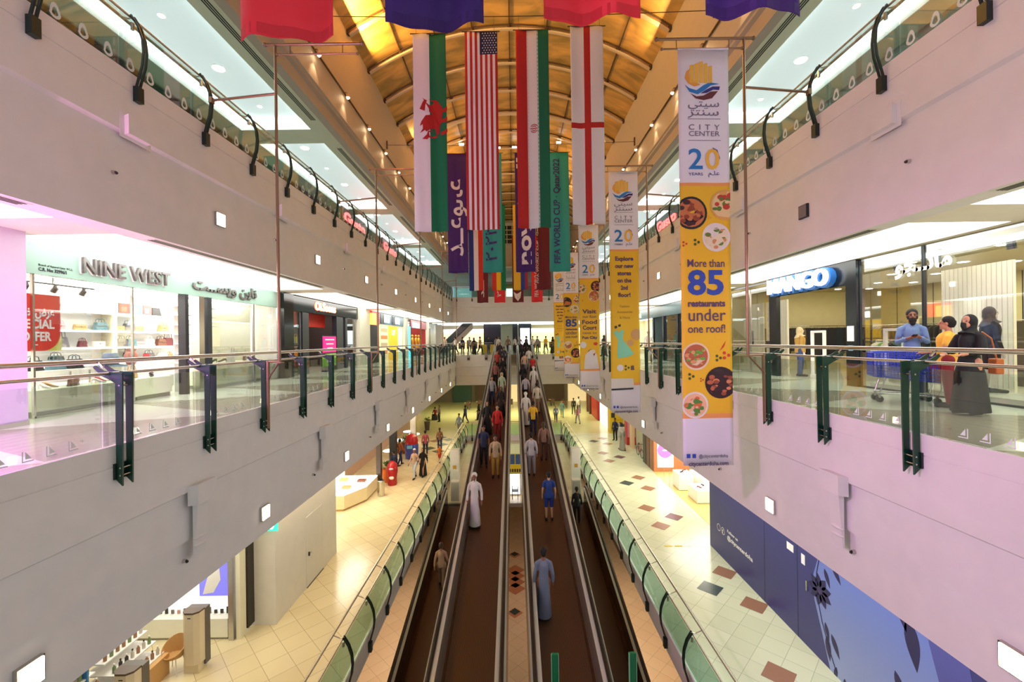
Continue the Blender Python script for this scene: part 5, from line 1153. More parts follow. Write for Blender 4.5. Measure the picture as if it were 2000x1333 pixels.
text('Oi.Soons', 'glow_lettering', mat('script_red', (1, .1, .08), .5, 0, 5., (1, .12, .06)), t, (-8.79, 18.9, 9.48), .52, AXL, 'LEFT', .02, .02, 2.2); text('Oi.Soons', 'lettering', mat('script_yellow', (1, .9, .5), .5, 0, 5., (1, .75, .3)), t, (-8.765, 18.95, 9.48), .52, AXL, 'LEFT', .01, .0, 2.1)
for y, w_, lab in ((17.85, .55, 'dark slate pillar left of the red entrance'), (21.3, .8, 'dark slate pillar right of the red entrance'), (22.4, .25, 'slim dark pillar beside the yellow poster')): boxthing('shop_pillar', lab, 'pillar', (-9.05, -8.82, y, y+w_, Z1, 9.3), M_dark, 'dark shop pillars', 'shaft')
boxthing('header_panel', 'bright red header panel over the dark shop entrance', 'panel', (-9.5, -9.4, 18.4, 21.3, 8.75, 9.62), M_redw, None, 'board'); boxthing('wall_panel', 'red panel high in the dark shop window', 'panel', (-9.6, -9.5, 16.9, 17.8, 8.6, 9.62), M_redw, None, 'board')
pane(-1, 16.9, 17.85, Z1, 9.3, 'narrow glass pane of the dark shop'); pane(-1, 22.65, 24.0, Z1, 9.3, 'glass pane in front of the yellow poster')
t = thing('screen_stand', 'pink sale screen on a stand at the dark shop entrance', 'screen', (-8.7, 20.0, Z1)); MB().box(-8.74, -8.7, 19.5, 20.9, 7.55, 8.3).build('screen', mat('pink_screen', rgb(226, 20, 110), .4, 0, .9, rgb(230, 20, 110)), t); MB().box(-8.76, -8.73, 19.45, 20.95, 7.5, 8.35).build('frame', M_black, t); MB().box(-8.75, -8.7, 19.5, 20.9, 6.9, 7.5).build('lower_print', mat('green_print', rgb(120, 180, 60), .5), t); MB().box(-8.85, -8.6, 19.6, 20.8, Z1, Z1+.05).build('base', M_black, t); MB().box(-8.77, -8.74, 20.1, 20.3, Z1+.05, 6.95).build('stem', M_black, t)
mb = MB()
for k in range(3): mb.box(-8.7, -8.695, 19.7+.1*k, 20.7-.1*k, 8.12-.2*k, 8.18-.2*k)
mb.build('text_pattern', M_shopw, t)
boxthing('yellow_poster', 'tall yellow poster inside the dark shop window', 'poster', (-9.3, -9.28, 22.8, 23.7, Z1, 8.2), mat('acid_yellow', rgb(226, 224, 40), .5), None, 'sheet')
for i, (y, z, c) in enumerate(((18.5, 8.0, (40, 150, 190)), (18.8, 7.4, (240, 120, 30)), (19.1, 8.0, (220, 200, 40)), (19.3, 7.3, (220, 40, 40)), (18.6, 7.0, (180, 30, 40)), (19.2, 6.9, (150, 30, 50)))): bag('satchel', c, (-9.7, y, z), f'{("turquoise", "orange", "yellow", "red", "dark red", "wine red")[i]} bag hanging at the entrance of the dark shop', 0., 'bags at the dark shop', s=1.3)
boxthing('display_wall', 'dark slotted display wall behind the coloured bags', 'display', (-10.0, -9.85, 18.4, 19.5, Z1, 8.7), M_dark, None, 'board')
for i, (y, z) in enumerate(((16.95, 7.0), (17.2, 7.6), (17.45, 7.2), (17.5, 8.0))): bag('small', WH if i % 2 else BN, (-9.3, y, z), f'{"white" if i % 2 else "brown"} bag in the narrow window of the dark shop, {nth(i)}', 0., 'bags at the dark shop', s=1.3)
boxthing('display_rack', 'dark rack behind the narrow window of the dark shop', 'display', (-9.6, -9.45, 16.95, 17.8, Z1, 8.5), M_dark, None, 'board')
for i in range(3): boxthing('rack_board', f'dark board holding small bags in the narrow window, {nth(i)} from the floor', 'shelf', (-9.45, -9.2, 16.92, 17.8, 6.98+.6*i-.03 if i else 6.97, 7.0+.6*i if i else 7.0), M_dark, 'rack boards', 'board')
S(MB().box(-9.2, -8.7, 24.2, 25.9, Z1, S1), 'wall_column', mat('cream_column', rgb(220, 220, 196), .4))
# shops further along on the shoe side
shop_box(-1, 25.9, 34.4, 3, mat('pale_shop_wall', rgb(236, 226, 190), .6), 3.)
t = thing('shop_sign', 'blue grey signboard with two glowing white squares', 'sign', (-8.9, 30, 9.2)); MB().box(-9.0, -8.82, 27.6, 34.2, 9.2, 9.93).build('board', mat('blue_grey_board', rgb(84, 110, 124), .3), t)
for y in (29.2, 31.9): MB().box(-8.82, -8.79, y, y+1.1, 9.35, 9.8).build('glowing_square', mat('sign_white', (1, 1, 1), .5, 0, 3.), t); MB().box(-8.83, -8.80, y-.9, y-.1, 9.25, 9.9).build('dark_square', M_dark, t)
t = thing('blade_sign', 'orange glowing sign with a red edge beside the cream column', 'sign', (-8.7, 26.2, 9.0)); MB().box(-8.85, -8.6, 26.0, 26.8, 9.1, 9.8).build('panel', mat('sign_orange', rgb(255, 190, 90), .5, 0, 1.6, rgb(255, 170, 70)), t); MB().box(-8.85, -8.58, 25.95, 27.4, 9.8, 9.92).build('edge', mat('sign_red', rgb(230, 40, 30), .5, 0, 1.2, rgb(240, 50, 40)), t); MB().box(-8.85, -8.62, 26.9, 27.4, 9.1, 9.8).build('red_panel', mat('sign_red'), t)
boxthing('dark_doorway', 'black folding door beside the orange sign', 'door', (-9.1, -8.9, 26.0, 28.2, Z1, 9.1), M_black, None, 'leaf')
for i, (y0, y1, z0, z1, c, lab) in enumerate(((28.4, 30.3, Z1, 9.15, (246, 226, 176), 'pale poster with food rows in the yellow fronted shop'), (30.4, 32.8, Z1, 9.15, (240, 190, 40), 'tall mustard yellow poster with white letters'), (32.9, 34.1, Z1, 9.1, (206, 232, 214), 'pale green glass panel beside the mustard poster'))):
    t = boxthing('window_poster', lab, 'poster', (-8.95, -8.9, y0, y1, z0, z1), mat(f'window_poster_{i}', rgb(*c), .5, 0, .35, rgb(*c)), 'window posters', 'sheet')
    if i == 1: text('GBF', 'lettering', M_shopw, t, (-8.89, 31.6, 8.5), .55, AXL, 'CENTER', .003, .02)
    if i == 0:
        for k in range(4): MB().box(-8.9, -8.895, y0+.2, y1-.2, 7.2+.5*k, 7.45+.5*k).build('food_picture', mat(f'row_picture_{k%2}', rgb(*((226, 150, 90), (206, 190, 150))[k % 2]), .5), t)
S(MB().box(-9.2, -8.75, 34.4, 35.4, Z1, S1), 'wall_column', mat('cream_column'))
shop_box(-1, 35.4, 43.4, 3, mat('maroon_shop_wall', rgb(150, 40, 36), .5), 2.5, (1, .8, .7))
boxthing('cyan_screen', 'tall glowing cyan screen at the red shop', 'screen', (-8.95, -8.88, 35.7, 36.8, Z1, 9.3), mat('cyan_glow', rgb(90, 220, 240), .4, 0, 1.1, rgb(80, 220, 245)), None, 'screen')
t = thing('shop_sign', 'glowing white sign on the red shop front', 'sign', (-8.9, 39, 9.3)); MB().box(-9.0, -8.85, 36.9, 43.3, 9.2, 9.9).build('board', mat('plum_board', rgb(150, 80, 90), .4), t); MB().box(-8.85, -8.82, 37.4, 40, 9.25, 9.7).build('glow_panel', mat('sign_white'), t)
for i, y in enumerate((37.6, 39.2, 40.6, 41.8)):
    t = thing('golden_figure', f'golden statue in the red shop, {nth(i)} along', 'statue', (-9.3, y, Z1), 'golden statues'); MB().box(-9.5, -9.1, y-.2, y+.2, Z1, Z1+.5).build('plinth', M_dark, t); MB().lathe([(.2, 0), (.22, .3), (.14, .7), (.18, 1.0), (.08, 1.2), (.12, 1.35), (.02, 1.5)], (-9.3, y, Z1+.5), 14).build('figure', mat('gold', rgb(220, 160, 60), .3, .9), t, smooth=True)
S(MB().box(-9.2, -8.7, 43.4, 44.0, Z1, S1), 'wall_column', mat('cream_column'))
strc(-9.25, -9.12, 44.0, 50, Z1, S1, 'wall_corridor', M_white)
boxthing('tall_dark_poster', 'tall black poster board with small white squares, far along the shoe side', 'poster', (-9.09, -9.05, 45.0, 46.6, Z1, 9.4), M_dark, None, 'sheet')
# ---------------------------------------------------------------- right: the clothes shop
M_tan_wall = mat('clothes_shop_wall', rgb(226, 214, 160), .6); M_portal = mat('portal_black', rgb(18, 26, 32), .2)
strc(XS, 15.2, 2.0, 2.1, Z1, S1, 'wall_shop', M_tan_wall); strc(XS, 15.2, 17.6, 17.7, Z1, S1, 'wall_shop', M_tan_wall); strc(14.6, 14.8, 2, 17.7, Z1, S1, 'wall_shop', M_tan_wall)
strc(XS+.05, 14.6, 2.1, 17.6, 9.8, 9.9, 'ceiling', mat('olive_ceiling', rgb(176, 164, 120), .6))
for y in (8.1, 9.0, 10, 11, 12.2, 13.4, 14.8, 16.2): strc(14.585, 14.6, y, y+.02, Z1, 9.8, 'trim_panel_joint', M_dark)
k = 0
for x in (9.9, 11.2, 12.5, 13.7):
    for y in (6.6, 8.6, 10.6, 12.6, 14.6, 16.4):
        t = thing('recessed_light', f'round clothes shop ceiling light, {nth(k % 6)} in the {("first", "second", "third", "fourth")[k//6]} row from the window', 'ceiling light', (x, y, 9.79), 'clothes shop lights'); k += 1
        MB().lathe([(.10, -.012), (.10, 0)], (x, y, 9.795), 14).build('lens', M_lampw, t); MB().lathe([(.14, -.006), (.14, 0)], (x, y, 9.798), 14).build('ring', M_white, t)
area('shop_light', (11.8, 10, 9.7), (11.8, 10, 6), 4, 11, 260, (1, .92, .68)); area('shop_light', (-10.2, 12, 9.4), (-10.2, 12, 6), 1.5, 7, 100, (1, .98, .94))  # the second one is an added fill to brighten the dim shoe shop window
t = thing('entrance_portal', 'black portal frame of the clothes shop entrance', 'portal', (XS, 12.8, Z1)); MB().box(XS-.1, XS+.04, 11.0, 11.35, Z1, S1-.01).build('post', M_portal, t); MB().box(XS-.1, XS+.04, 14.35, 14.75, Z1, S1-.01).build('post', M_portal, t); MB().box(XS-.1, XS+.04, 11.35, 14.35, 9.33, S1-.01).build('header', M_portal, t)
t = thing('shop_sign', 'large glowing white block letters over the clothes shop entrance', 'sign', (XS-.2, 12.9, 9.4)); text('MANGO', 'lettering', mat('sign_glow', (1, 1, 1), .5, 0, 1.1, (.95, 1, 1)), t, (XS-.34, 14.42, 9.42), .66, AXR, 'LEFT', .05, .010, 2.7, 1.0); text('MANGO', 'letter_back', mat('sign_blue', rgb(40, 100, 170), .4, 0, .12, rgb(50, 120, 190)), t, (XS-.18, 14.40, 9.40), .68, AXR, 'LEFT', .08, .05, 2.75, 1.0)
pane(1, 9.3, 11.0, Z1, S1-.03, 'large clothes shop window pane next to the portal', XS, M_dark); pane(1, 7.2, 9.28, Z1, S1-.03, 'large clothes shop window pane behind the shoppers', XS, M_dark); pane(1, 5.0, 7.18, Z1, S1-.03, 'clothes shop window pane at the edge of the view', XS, M_dark); pane(1, 14.75, 16.1, Z1, S1-.2, 'clothes shop window pane beyond the portal', XS); pane(1, 16.12, 17.5, Z1, S1-.2, 'farthest clothes shop window pane', XS)
t = thing('window_lettering', 'white Arabic shop lettering on the clothes shop glass', 'sign', (XS-.03, 9.2, 9.3)); text('\uFEEE\uFEA0\u0640\u0640\uFEE7\uFE8E\uFEE3', 'lettering', M_shopw, t, (XS-.03, 9.95, 9.42), .5, AXR, 'LEFT', .005, .02, 1.3)
boxthing('light_bar', 'long pale blue light bar above the clothes shop window', 'light', (XS+.2, XS+.35, 4.0, 10.9, 9.72, 9.79), mat('blue_white_bar', (.8, 1, 1), .5, 0, 4., (.75, .95, 1)), None, 'tube')
for i, y in enumerate((6.9, 8.0, 9.4, 10.4)):
    t = thing('track_spot', f'dark spot head under the light bar, {nth(i)} along', 'spotlight', (XS+.4, y, 9.66), 'window spots'); MB().cyl((XS+.4, y, 9.8), (XS+.4, y, 9.72), .02).build('stem', M_dark, t); MB().tube([(XS+.4, y, 9.73), (XS+.42, y, 9.58)], [.06, .07], 10).build('head', M_dark, t)
for i, (y0, y1, z1, c, lab, x) in enumerate(((8.95, 10.45, 9.55, (244, 240, 226), 'wide white slatted panel behind the black robe', 10.5), (7.3, 8.5, 9.1, (240, 236, 222), 'white and grey tiled panel at the clothes shop window', 10.2), (14.95, 16.2, 9.3, (240, 232, 208), 'cream panel in the window beyond the portal', 9.6), (16.4, 17.5, 9.3, (232, 222, 196), 'beige panel in the farthest clothes shop window', 9.6))):
    t = boxthing('window_panel', lab, 'panel', (x, x+.06, y0, y1, Z1+.12 if x > 9.7 and y1 < 10.9 and x < 10.1 else Z1, z1), mat(f'slat_panel_{i}', rgb(*c), .5), 'window panels', 'board'); mb = MB()
    for k in range(int((y1-y0)/.1)): mb.box(x-.006, x, y0+.1*k, y0+.1*k+.012, Z1+.14, z1)
    mb.build('slat_pattern', mat('slat_shade', rgb(210, 200, 180), .5), t)
    if i == 1:
        MB().box(x-.012, x-.006, y0, y1, Z1+.12, Z1+1.45).build('lower_board', mat('grey_board', rgb(172, 170, 150), .5), t)
boxthing('window_podium', 'low white podium along the clothes shop window', 'podium', (9.1, 10.15, 6.4, 10.9, Z1, Z1+.12), mat('podium', rgb(230, 224, 206), .4), None, 'base')
for x, y, lab in ((9.5, 13.3, 'white security gate at the clothes shop entrance, beside the padded jacket'), (9.6, 10.75, 'white security gate behind the window next to the portal')):
    t = thing('security_gate', lab, 'security gate', (x, y, Z1), 'security gates')
    for e in (-.26, .26): MB().box(x-.04, x+.04, y+e-.035, y+e+.035, Z1+.12, Z1+1.5).build('upright', M_shopw, t, bevel=.01)
    MB().box(x-.04, x+.04, y-.225, y+.225, Z1+1.43, Z1+1.5).build('crosspiece', M_shopw, t); MB().box(x-.06, x+.06, y-.3, y+.3, Z1, Z1+.12).build('base', M_shopw, t)
# clothes rails: a bar on two legs, each garment a thing
rg = random.Random(5); gk = 0
def garment(x, y, z, m, lab, h, w=.42, grp='garments on the rails'):
    t = thing('garment', lab, 'garment', (x, y, z), grp); mb = MB()
    P = [(-.05, 0), (-w/2, -.08), (-w/2-.04, -h*.6), (-w/2+.05, -h*.6), (-w/2+.06, -h), (w/2-.06, -h), (w/2-.05, -h*.6), (w/2+.04, -h*.6), (w/2, -.08), (.05, 0)]
    mb.prism([(x+a, z-.03+b) for a, b in P], 'y', y-.03, y+.03); mb.build('cloth', m, t, bevel=.012)
    MB().tube([(x, y, z-.03), (x, y, z+.02), (x, y+.015, z+.05)], .006, 5).build('hanger', M_steel, t)
dk = [cl(30, 28, 32), cl(44, 40, 40), cl(60, 54, 44), cl(84, 76, 56), cl(26, 34, 44), cl(96, 88, 66)]
dkn = ['black', 'charcoal', 'olive brown', 'khaki', 'dark navy', 'sand']
for x, y0, y1, z, n_, lab in ((13.6, 8.4, 11.8, 8.35, 20, 'long clothes rail along the back wall, nearer part'), (13.6, 12.4, 16.4, 8.35, 22, 'long clothes rail along the back wall, farther part'), (11.4, 12.2, 13.5, 8.3, 9, 'clothes rail with dark coats inside the entrance'), (10.8, 11.75, 12.7, 7.85, 8, 'low clothes rail with a green garment at the entrance')):
    t = thing('clothes_rail', lab, 'clothes rail', (x, (y0+y1)/2, Z1), 'clothes rails'); MB().cyl((x, y0, z), (x, y1, z), .015).build('bar', M_steel, t)
    for y in (y0, y1): MB().cyl((x, y, Z1), (x, y, z), .015).build('leg', M_steel, t)
    for k in range(n_):
        c = rg.randrange(6) if z > 8.2 else 0; m = dk[c]; nm = dkn[c]
        if z < 8 and k == 5: m, nm = cl(96, 150, 60), 'bright green'
        if z < 8 and k in (4, 6, 7): m, nm = cl(206, 206, 190), 'pale'
        garment(x, y0+.08+k*(y1-y0-.16)/max(1, n_-1), z-.02, m, f'{nm} garment, {nth(k).replace("nearest", "first")} along the {lab.split(",")[0].replace("clothes ", "")}{" far part" if "farther" in lab else ""}', rg.uniform(.75, 1.1) if z > 8 else .8)
t = thing('clothes_rail', 'clothes rail full of black and navy clothes along the cross wall beyond the entrance', 'clothes rail', (12, 17.2, Z1), 'clothes rails'); MB().cyl((9.6, 17.2, 8.4), (14.4, 17.2, 8.4), .015).build('bar', M_steel, t)
for x in (9.6, 14.4): MB().cyl((x, 17.2, Z1), (x, 17.2, 8.4), .015).build('leg', M_steel, t)
for k in range(16):
    c = rg.choice((0, 0, 1, 4, 4, 2)) if k != 6 else 5
    g_ = thing('garment', f'{dkn[c]} garment on the cross wall rail, {nth(k).replace("nearest", "first")} from the glass', 'garment', (9.75+.3*k, 17.2, 8.36), 'garments on the rails'); x, z, h = 9.75+.3*k, 8.36, rg.uniform(.9, 1.2)
    MB().prism([(x-.05, z-.03), (x-.15, z-.1), (x-.17, z-h*.6), (x-.13, z-h), (x+.13, z-h), (x+.17, z-h*.6), (x+.15, z-.1), (x+.05, z-.03)], 'y', 17.05, 17.3).build('cloth', dk[c], g_, bevel=.012); MB().tube([(x, 17.2, z-.03), (x, 17.2, z+.02), (x, 17.215, z+.05)], .006, 5).build('hanger', M_steel, g_)
boxthing('wall_shelf_unit', 'shelving with folded dark clothes behind the man', 'shelf', (12.6, 13.0, 9.3, 11.2, Z1, 8.3), cl(74, 66, 50), None, 'carcass')
t = thing('notice', 'white notice sheet on the portal post', 'notice', (XS-.11, 11.2, 7.9)); MB().box(XS-.115, XS-.10, 11.08, 11.3, 7.85, 8.25).build('sheet', M_shopw, t); MB().box(XS-.115, XS-.10, 11.12, 11.26, 7.6, 7.74).build('round_badge', mat('badge_blue', rgb(120, 160, 180), .5), t)
boxthing('card_reader', 'small black box on the cream panel beyond the portal', 'box', (XS-.04, XS-.02, 14.85, 15.05, 7.6, 7.85), M_black, None, 'body')
t = thing('screen_sign', 'small glowing pink and white sign inside the clothes shop', 'sign', (13.9, 11.0, 8.9)); MB().box(13.95, 13.99, 10.2, 11.6, 8.8, 9.2).build('panel', mat('pink_sign', rgb(230, 190, 200), .5, 0, .8, rgb(240, 200, 205)), t); MB().box(13.94, 13.95, 11.0, 11.5, 8.9, 9.1).build('glow_letters', mat('sign_white'), t)
# mannequins
def mannequin(loc, rot, lab, garments, cols, pose, H, m=None):
    t, J = person(loc, rot, lab, pose, garments, cols, m or mat('mannequin_skin', rgb(224, 212, 200), .35), H, 'mannequins', False, M_black); t.name = 'mannequin'; t['category'] = 'mannequin'
    return t
mannequin((9.75, 8.72, Z1+.12), -pi*.6, 'mannequin in a long dark coat, in the window behind the black robe', ('shirt', 'shorts', 'scarf'), (cl(34, 30, 34), cl(60, 40, 40), cl(92, 84, 84)), 'stand', 1.74)
mannequin((9.5, 14.15, Z1), -pi*.6, 'mannequin in a mustard padded jacket and jeans at the shop entrance', ('shirt', 'trousers', 'scarf'), (cl(190, 150, 70), cl(60, 84, 130), cl(220, 200, 150)), 'stand', 1.62)
mannequin((9.5, 21.6, Z1), -pi*.6, 'pale mannequin in the dark framed window behind the restaurant banner', ('tshirt', 'trousers', 'hair'), (cl(214, 206, 190), cl(206, 200, 180), cl(214, 206, 190)), 'walk', 1.75)
mannequin((9.6, 22.6, Z1), -pi*.6, 'second pale mannequin deeper in the dark framed window', ('tshirt', 'trousers', 'hair'), (cl(190, 186, 170), cl(80, 84, 80), cl(214, 206, 190)), 'stand', 1.75)
# shops further along on the clothes side
shop_box(1, 17.7, 27.0, 3, mat('teal_dark_wall', rgb(70, 84, 84), .5), 1.2, (.9, 1, 1)); shop_box(1, 27.2, 39.0, 3, mat('pale_shop_wall'), 3.2)
t = thing('shop_sign', 'long teal black signboard over the dark framed shop', 'sign', (XS, 22, 9.3)); MB().box(XS-.1, XS+.1, 17.7, 30.0, 9.3, S1-.01).build('board', mat('teal_board', rgb(52, 84, 90), .25), t); text('rift', 'lettering', mat('sign_white'), t, (XS-.11, 30.0, 9.45), .4, AXR, 'LEFT', .01, .01)
for i, y in enumerate((17.75, 20.4, 23.0, 25.2, 27.0)): boxthing('window_post', f'dark post of the teal framed shop, {nth(i)} along', 'post', (XS-.08, XS+.08, y, y+.22, Z1, 9.3), M_portal, 'teal shop posts', 'post')
for i, (a, b) in enumerate(((18.0, 20.38), (20.65, 22.98), (23.25, 25.18))): pane(1, a, b, Z1, 9.3, f'glass pane of the teal framed shop, {nth(i)} along', XS, M_dark)
strc(XS, XS+.3, 39, 50, Z1, S1, 'wall_corridor', M_white)
# top storey red signs
for s, y, lab in ((-1, 24.5, 'glowing red script sign on the top storey, shoe shop side, nearer'), (-1, 31.5, 'glowing red script sign on the top storey, shoe shop side, farther'), (1, 25.0, 'glowing red script sign on the top storey, clothes shop side')):
    t = thing('neon_sign', lab, 'sign', (s*10.5, y, 15), 'red neon signs'); text('Gusto', 'lettering', mat('neon_red', (1, .1, .1), .5, 0, 5., (1, .10, .10)), t, (s*9.0, y, 14.55), .8, AXL if s < 0 else AXR, 'CENTER', .03, .02, 3.2); MB().box(min(s*9.02, s*9.1), max(s*9.02, s*9.1), y-1.8, y+1.8, 14.4, 15.3).build('board', M_dark, t)
    MB().box(min(s*9.1, s*10.6), max(s*9.1, s*10.6), y-.1, y+.1, 14.7, 14.9).build('arm', M_dark, t)
# shoppers with the trolley
def rotv(v, a): return Vector((v.x*cos(a)-v.y*sin(a), v.x*sin(a)+v.y*cos(a), v.z))
mx, my, mr, mh = 8.2, 8.78, pi*.80, 1.84
man, J = person((mx, my, Z1), mr, 'bearded man in a light blue shirt looking at his phone beside the trolley', 'phone', ('shirt', 'trousers', 'hair'), (cl(108, 136, 178), cl(50, 56, 80), M_hairb), M_skin2, mh, None, True)
mb = MB(); h = J['head']; mb.ball(h+V(0, .058, -.085), (.062, .050, .065), 14, 10); mb.ball(h+V(0, .07, -.14), (.045, .035, .05), 12, 8); mb.tube([h+V(-.068, .03, .0), h+V(-.062, .045, -.06)], .02, 8); mb.tube([h+V(.068, .03, .0), h+V(.062, .045, -.06)], .02, 8)
o = bpy.data.objects.new('beard', remesh(mb, 'beard', .011, 2)); o.data.materials.append(M_hairb); COL.objects.link(o); adopt(o, man)
for sx in (-1, 1):
    mb = MB().tube([h+V(sx*.012, .088, .032), h+V(sx*.05, .078, .034)], [.007, .004], 6); o = mb.build('eyebrow', M_hairb); adopt(o, man)
k = mh/1.745; ph = rotv(V(.0, .325, 1.245)*k, mr) + V(mx, my, Z1)
t = thing('phone', 'black phone held by the bearded man', 'phone', ph); MB().bx(ph, (.075, .15, .012)).build('body', M_black, t); MB().bx(ph+V(0, 0, .0065), (.068, .14, .001)).build('screen', mat('phone_glass', rgb(60, 70, 84), .1), t); t.rotation_euler = (.25, 0, mr)
for c in kids(t): c.data.transform(Matrix.Identity(4))
person((7.86, 7.72, Z1), pi*.25, 'boy in a yellow shirt seen from behind, leaning on the trolley', 'lean', ('tshirt', 'trousers', 'hair'), (cl(240, 186, 70), cl(130, 30, 36), M_hairb), M_skin, 1.63, None, True)
wo, J = person((7.5, 7.02, Z1), pi*.55, 'woman in a long black robe and headscarf standing behind the trolley', 'lean', ('abaya', 'scarf'), (cl(20, 20, 24), cl(20, 20, 24)), M_skin, 1.63, None, True)
mb = MB(); h = J['head']; mb.tube([h+V(0, .075, -.02), h+V(0, .09, -.07), h+V(0, .07, -.14)], [(.075, .03), (.07, .03), (.05, .02)], 12); o = bpy.data.objects.new('veil', remesh(mb, 'veil', .011, 2)); o.data.materials.append(cl(20, 20, 24)); COL.objects.link(o); adopt(o, wo)
t = thing('shoulder_bag', 'orange brown shoulder bag hanging beside the black robe', 'bag', (7.95, 6.98, Z1+.66)); MB().box(7.87, 8.0, 6.95, 7.09, Z1+.66, Z1+.92).build('body', mat('leather_tan_bag', rgb(176, 96, 44), .45), t, bevel=.02); MB().tube([(7.92, 7.0, Z1+.92), (7.84, 7.0, Z1+1.25), (7.72, 7.03, Z1+1.36)], .012, 6).build('strap', mat('leather_tan_bag'), t)
# shopping trolley
t = thing('shopping_trolley', 'blue shopping trolley with a maroon end between the shoppers', 'shopping trolley', (0, 0, 0)); M_blu = mat('trolley_blue', rgb(40, 64, 190), .4); M_mar2 = mat('trolley_maroon', rgb(130, 30, 50), .4)
L0, L1_, W0 = -.52, .45, .27
def grid(p00, p10, p11, p01, nu, nv, r=.006):
    mb = MB(); p = [Vector(q) for q in (p00, p10, p11, p01)]; f = lambda u, v: lerp(lerp(p[0], p[1], u), lerp(p[3], p[2], u), v)
    for i in range(nu+1): mb.tube([f(i/nu, 0), f(i/nu, 1)], r*(1.6 if i in (0, nu) else 1), 5)
    for j in range(nv+1): mb.tube([f(0, j/nv), f(1, j/nv)], r*(1.8 if j in (0, nv) else 1), 5)
    return mb
zt0, zt1, zb0, zb1 = .98, 1.04, .52, .42
for y in (-1, 1):
    o = grid((L0, y*.22, zb0), (L1_, y*.26, zb1), (L1_, y*.29, zt1), (L0, y*.25, zt0), 18, 9, .008).build('side_basket', M_blu, t)
grid((L0, -.22, zb0), (L0, .22, zb0), (L0, .25, zt0), (L0, -.25, zt0), 10, 8, .008).build('front_basket', M_blu, t); grid((L1_, -.26, zb1), (L1_, .26, zb1), (L1_, .29, zt1), (L1_, -.29, zt1), 10, 8, .009).build('back_gate', M_mar2, t); grid((L0, -.22, zb0), (L1_, -.26, zb1), (L1_, .26, zb1), (L0, .22, zb0), 14, 8, .008).build('basket_floor', M_blu, t)
MB().cyl((L1_+.08, -.29, 1.06), (L1_+.08, .29, 1.06), .018).build('handle', M_mar2, t)
mb = MB()
for y in (-.24, .24): mb.tube([(L1_+.08, y, 1.06), (L1_, y, .95), (L1_+.02, y, .3), (L1_-.02, y, .16), (L0+.08, y*.8, .18)], .014, 8); mb.tube([(L0+.1, y*.8, .18), (L0+.2, y*.85, .5)], .012, 8)
mb.build('chassis', M_steel, t, smooth=True)
for x, y in ((L0+.1, -.18), (L0+.1, .18), (L1_-.04, -.23), (L1_-.04, .23)):
    o = MB().cyl((x, y-.014, .065), (x, y+.014, .065), .065, n=16).build('wheel', M_black, t); MB().box(x-.02, x+.02, y-.022, y+.022, .09, .18).build('caster', M_steel, o)
mb = MB().box(L1_+.01, L1_+.02, -.18, .18, .48, .58); mb.build('plate', M_shopw, t)
t.location = (7.7, 8.42, Z1); t.rotation_euler = (0, 0, -.5)
# other walkers on the first storey and the far bridge
for x, y, hd, po, g, c, sk, H, lab in ((7.6, 24.0, -.2, 'walk', ('thobe', 'ghutra'), (WHI, WHI), M_skin2, 1.76, 'person in white robes walking along the clothes side corridor'), (8.0, 28.5, pi, 'walk', ('shirt', 'trousers', 'hair'), (GRY, BLK, M_hairb), M_skin, 1.74, 'person in grey far along the clothes side corridor'), (7.0, 33, .4, 'walk', ('abaya', 'scarf'), (BLK, BLK), M_skin, 1.62, 'person in black far along the clothes side corridor')):
    person((x, y, Z1), hd, lab, po, g, c, sk, H)
rg = random.Random(11); cs = [BLK, GRY, NVY, WHI, REDC, cl(150, 110, 96), YLW, TAN]; cn = ['black', 'grey', 'navy', 'white', 'red', 'brown', 'yellow', 'tan']
for i in range(20):
    x = -6.6 + 13.2*i/20 + rg.uniform(-.2, .2); y = 41 + (i % 4)*1.5; c = rg.randrange(8)
    person((x, y, Z1), rg.uniform(0, 6.28), f'person in {cn[c]} on the far bridge, {nth(i).replace("nearest", "first")} from the escalator end', 'walk' if i % 2 else 'stand', ('abaya', 'scarf') if c == 0 else ('shirt', 'trousers', 'hair'), (cs[c], cs[c]) if c == 0 else (cs[c], BLK if i % 3 else NVY, M_hairb), M_skin if i % 2 else M_skin2, 1.72 if c else 1.62)
# far end shops of the first storey
for x0, x1, c, st, lab in ((-9.0, -3.6, (250, 226, 170), 1.0, 'bright shop front with pale shelves at the far end, shoe side'), (2.2, 9.0, (250, 240, 150), 1.3, 'bright yellow shop front at the far end, clothes side')):
    t = boxthing('lit_shop', lab, 'shop front', (x0, x1, 55.0, 55.2, Z1, 9.1), mat(f'glow_front_{c[2]}', rgb(*c), .5, 0, st, rgb(*c)), 'far shop fronts', 'back_panel')
    for k in range(9): MB().box(x0+.3+k*(x1-x0-.6)/9, x0+.3+k*(x1-x0-.6)/9+.3, 54.9, 55.0, Z1+.3, Z1+1.0+.2*(k % 3)).build('goods', mat(f'far_goods_{k % 4}', rgb(*((206, 110, 70), (120, 80, 60), (230, 180, 90), (90, 60, 70))[k % 4]), .6), t)
    MB().box(x0, x1, 54.85, 55.2, 9.1, 9.5).build('header', mat('far_header', (1, 1, 1), .5, 0, 2., (.9, 1, 1)), t)
for x0, x1, lab in ((-3.5, -1.5, 'black column at the far end beside the pale shop'), (-.1, .5, 'dark column in the middle of the far end'), (.6, 2.1, 'black advertising column with a bright screen at the far end')):
    t = boxthing('far_column', lab, 'column', (x0, x1, 50.0, 50.8, Z1, S1), M_portal, 'far columns', 'shaft')
    if x0 > .55: MB().box(x0+.2, x1-.2, 49.96, 50.0, Z1+.8, 9.4).build('screen', mat('ad_screen', (1, 1, 1), .5, 0, 2.2, (.9, .97, 1)), t)
S(MB().box(-1.5, -.1, 52.0, 52.2, Z1, S1), 'wall_far_panel', M_cream)
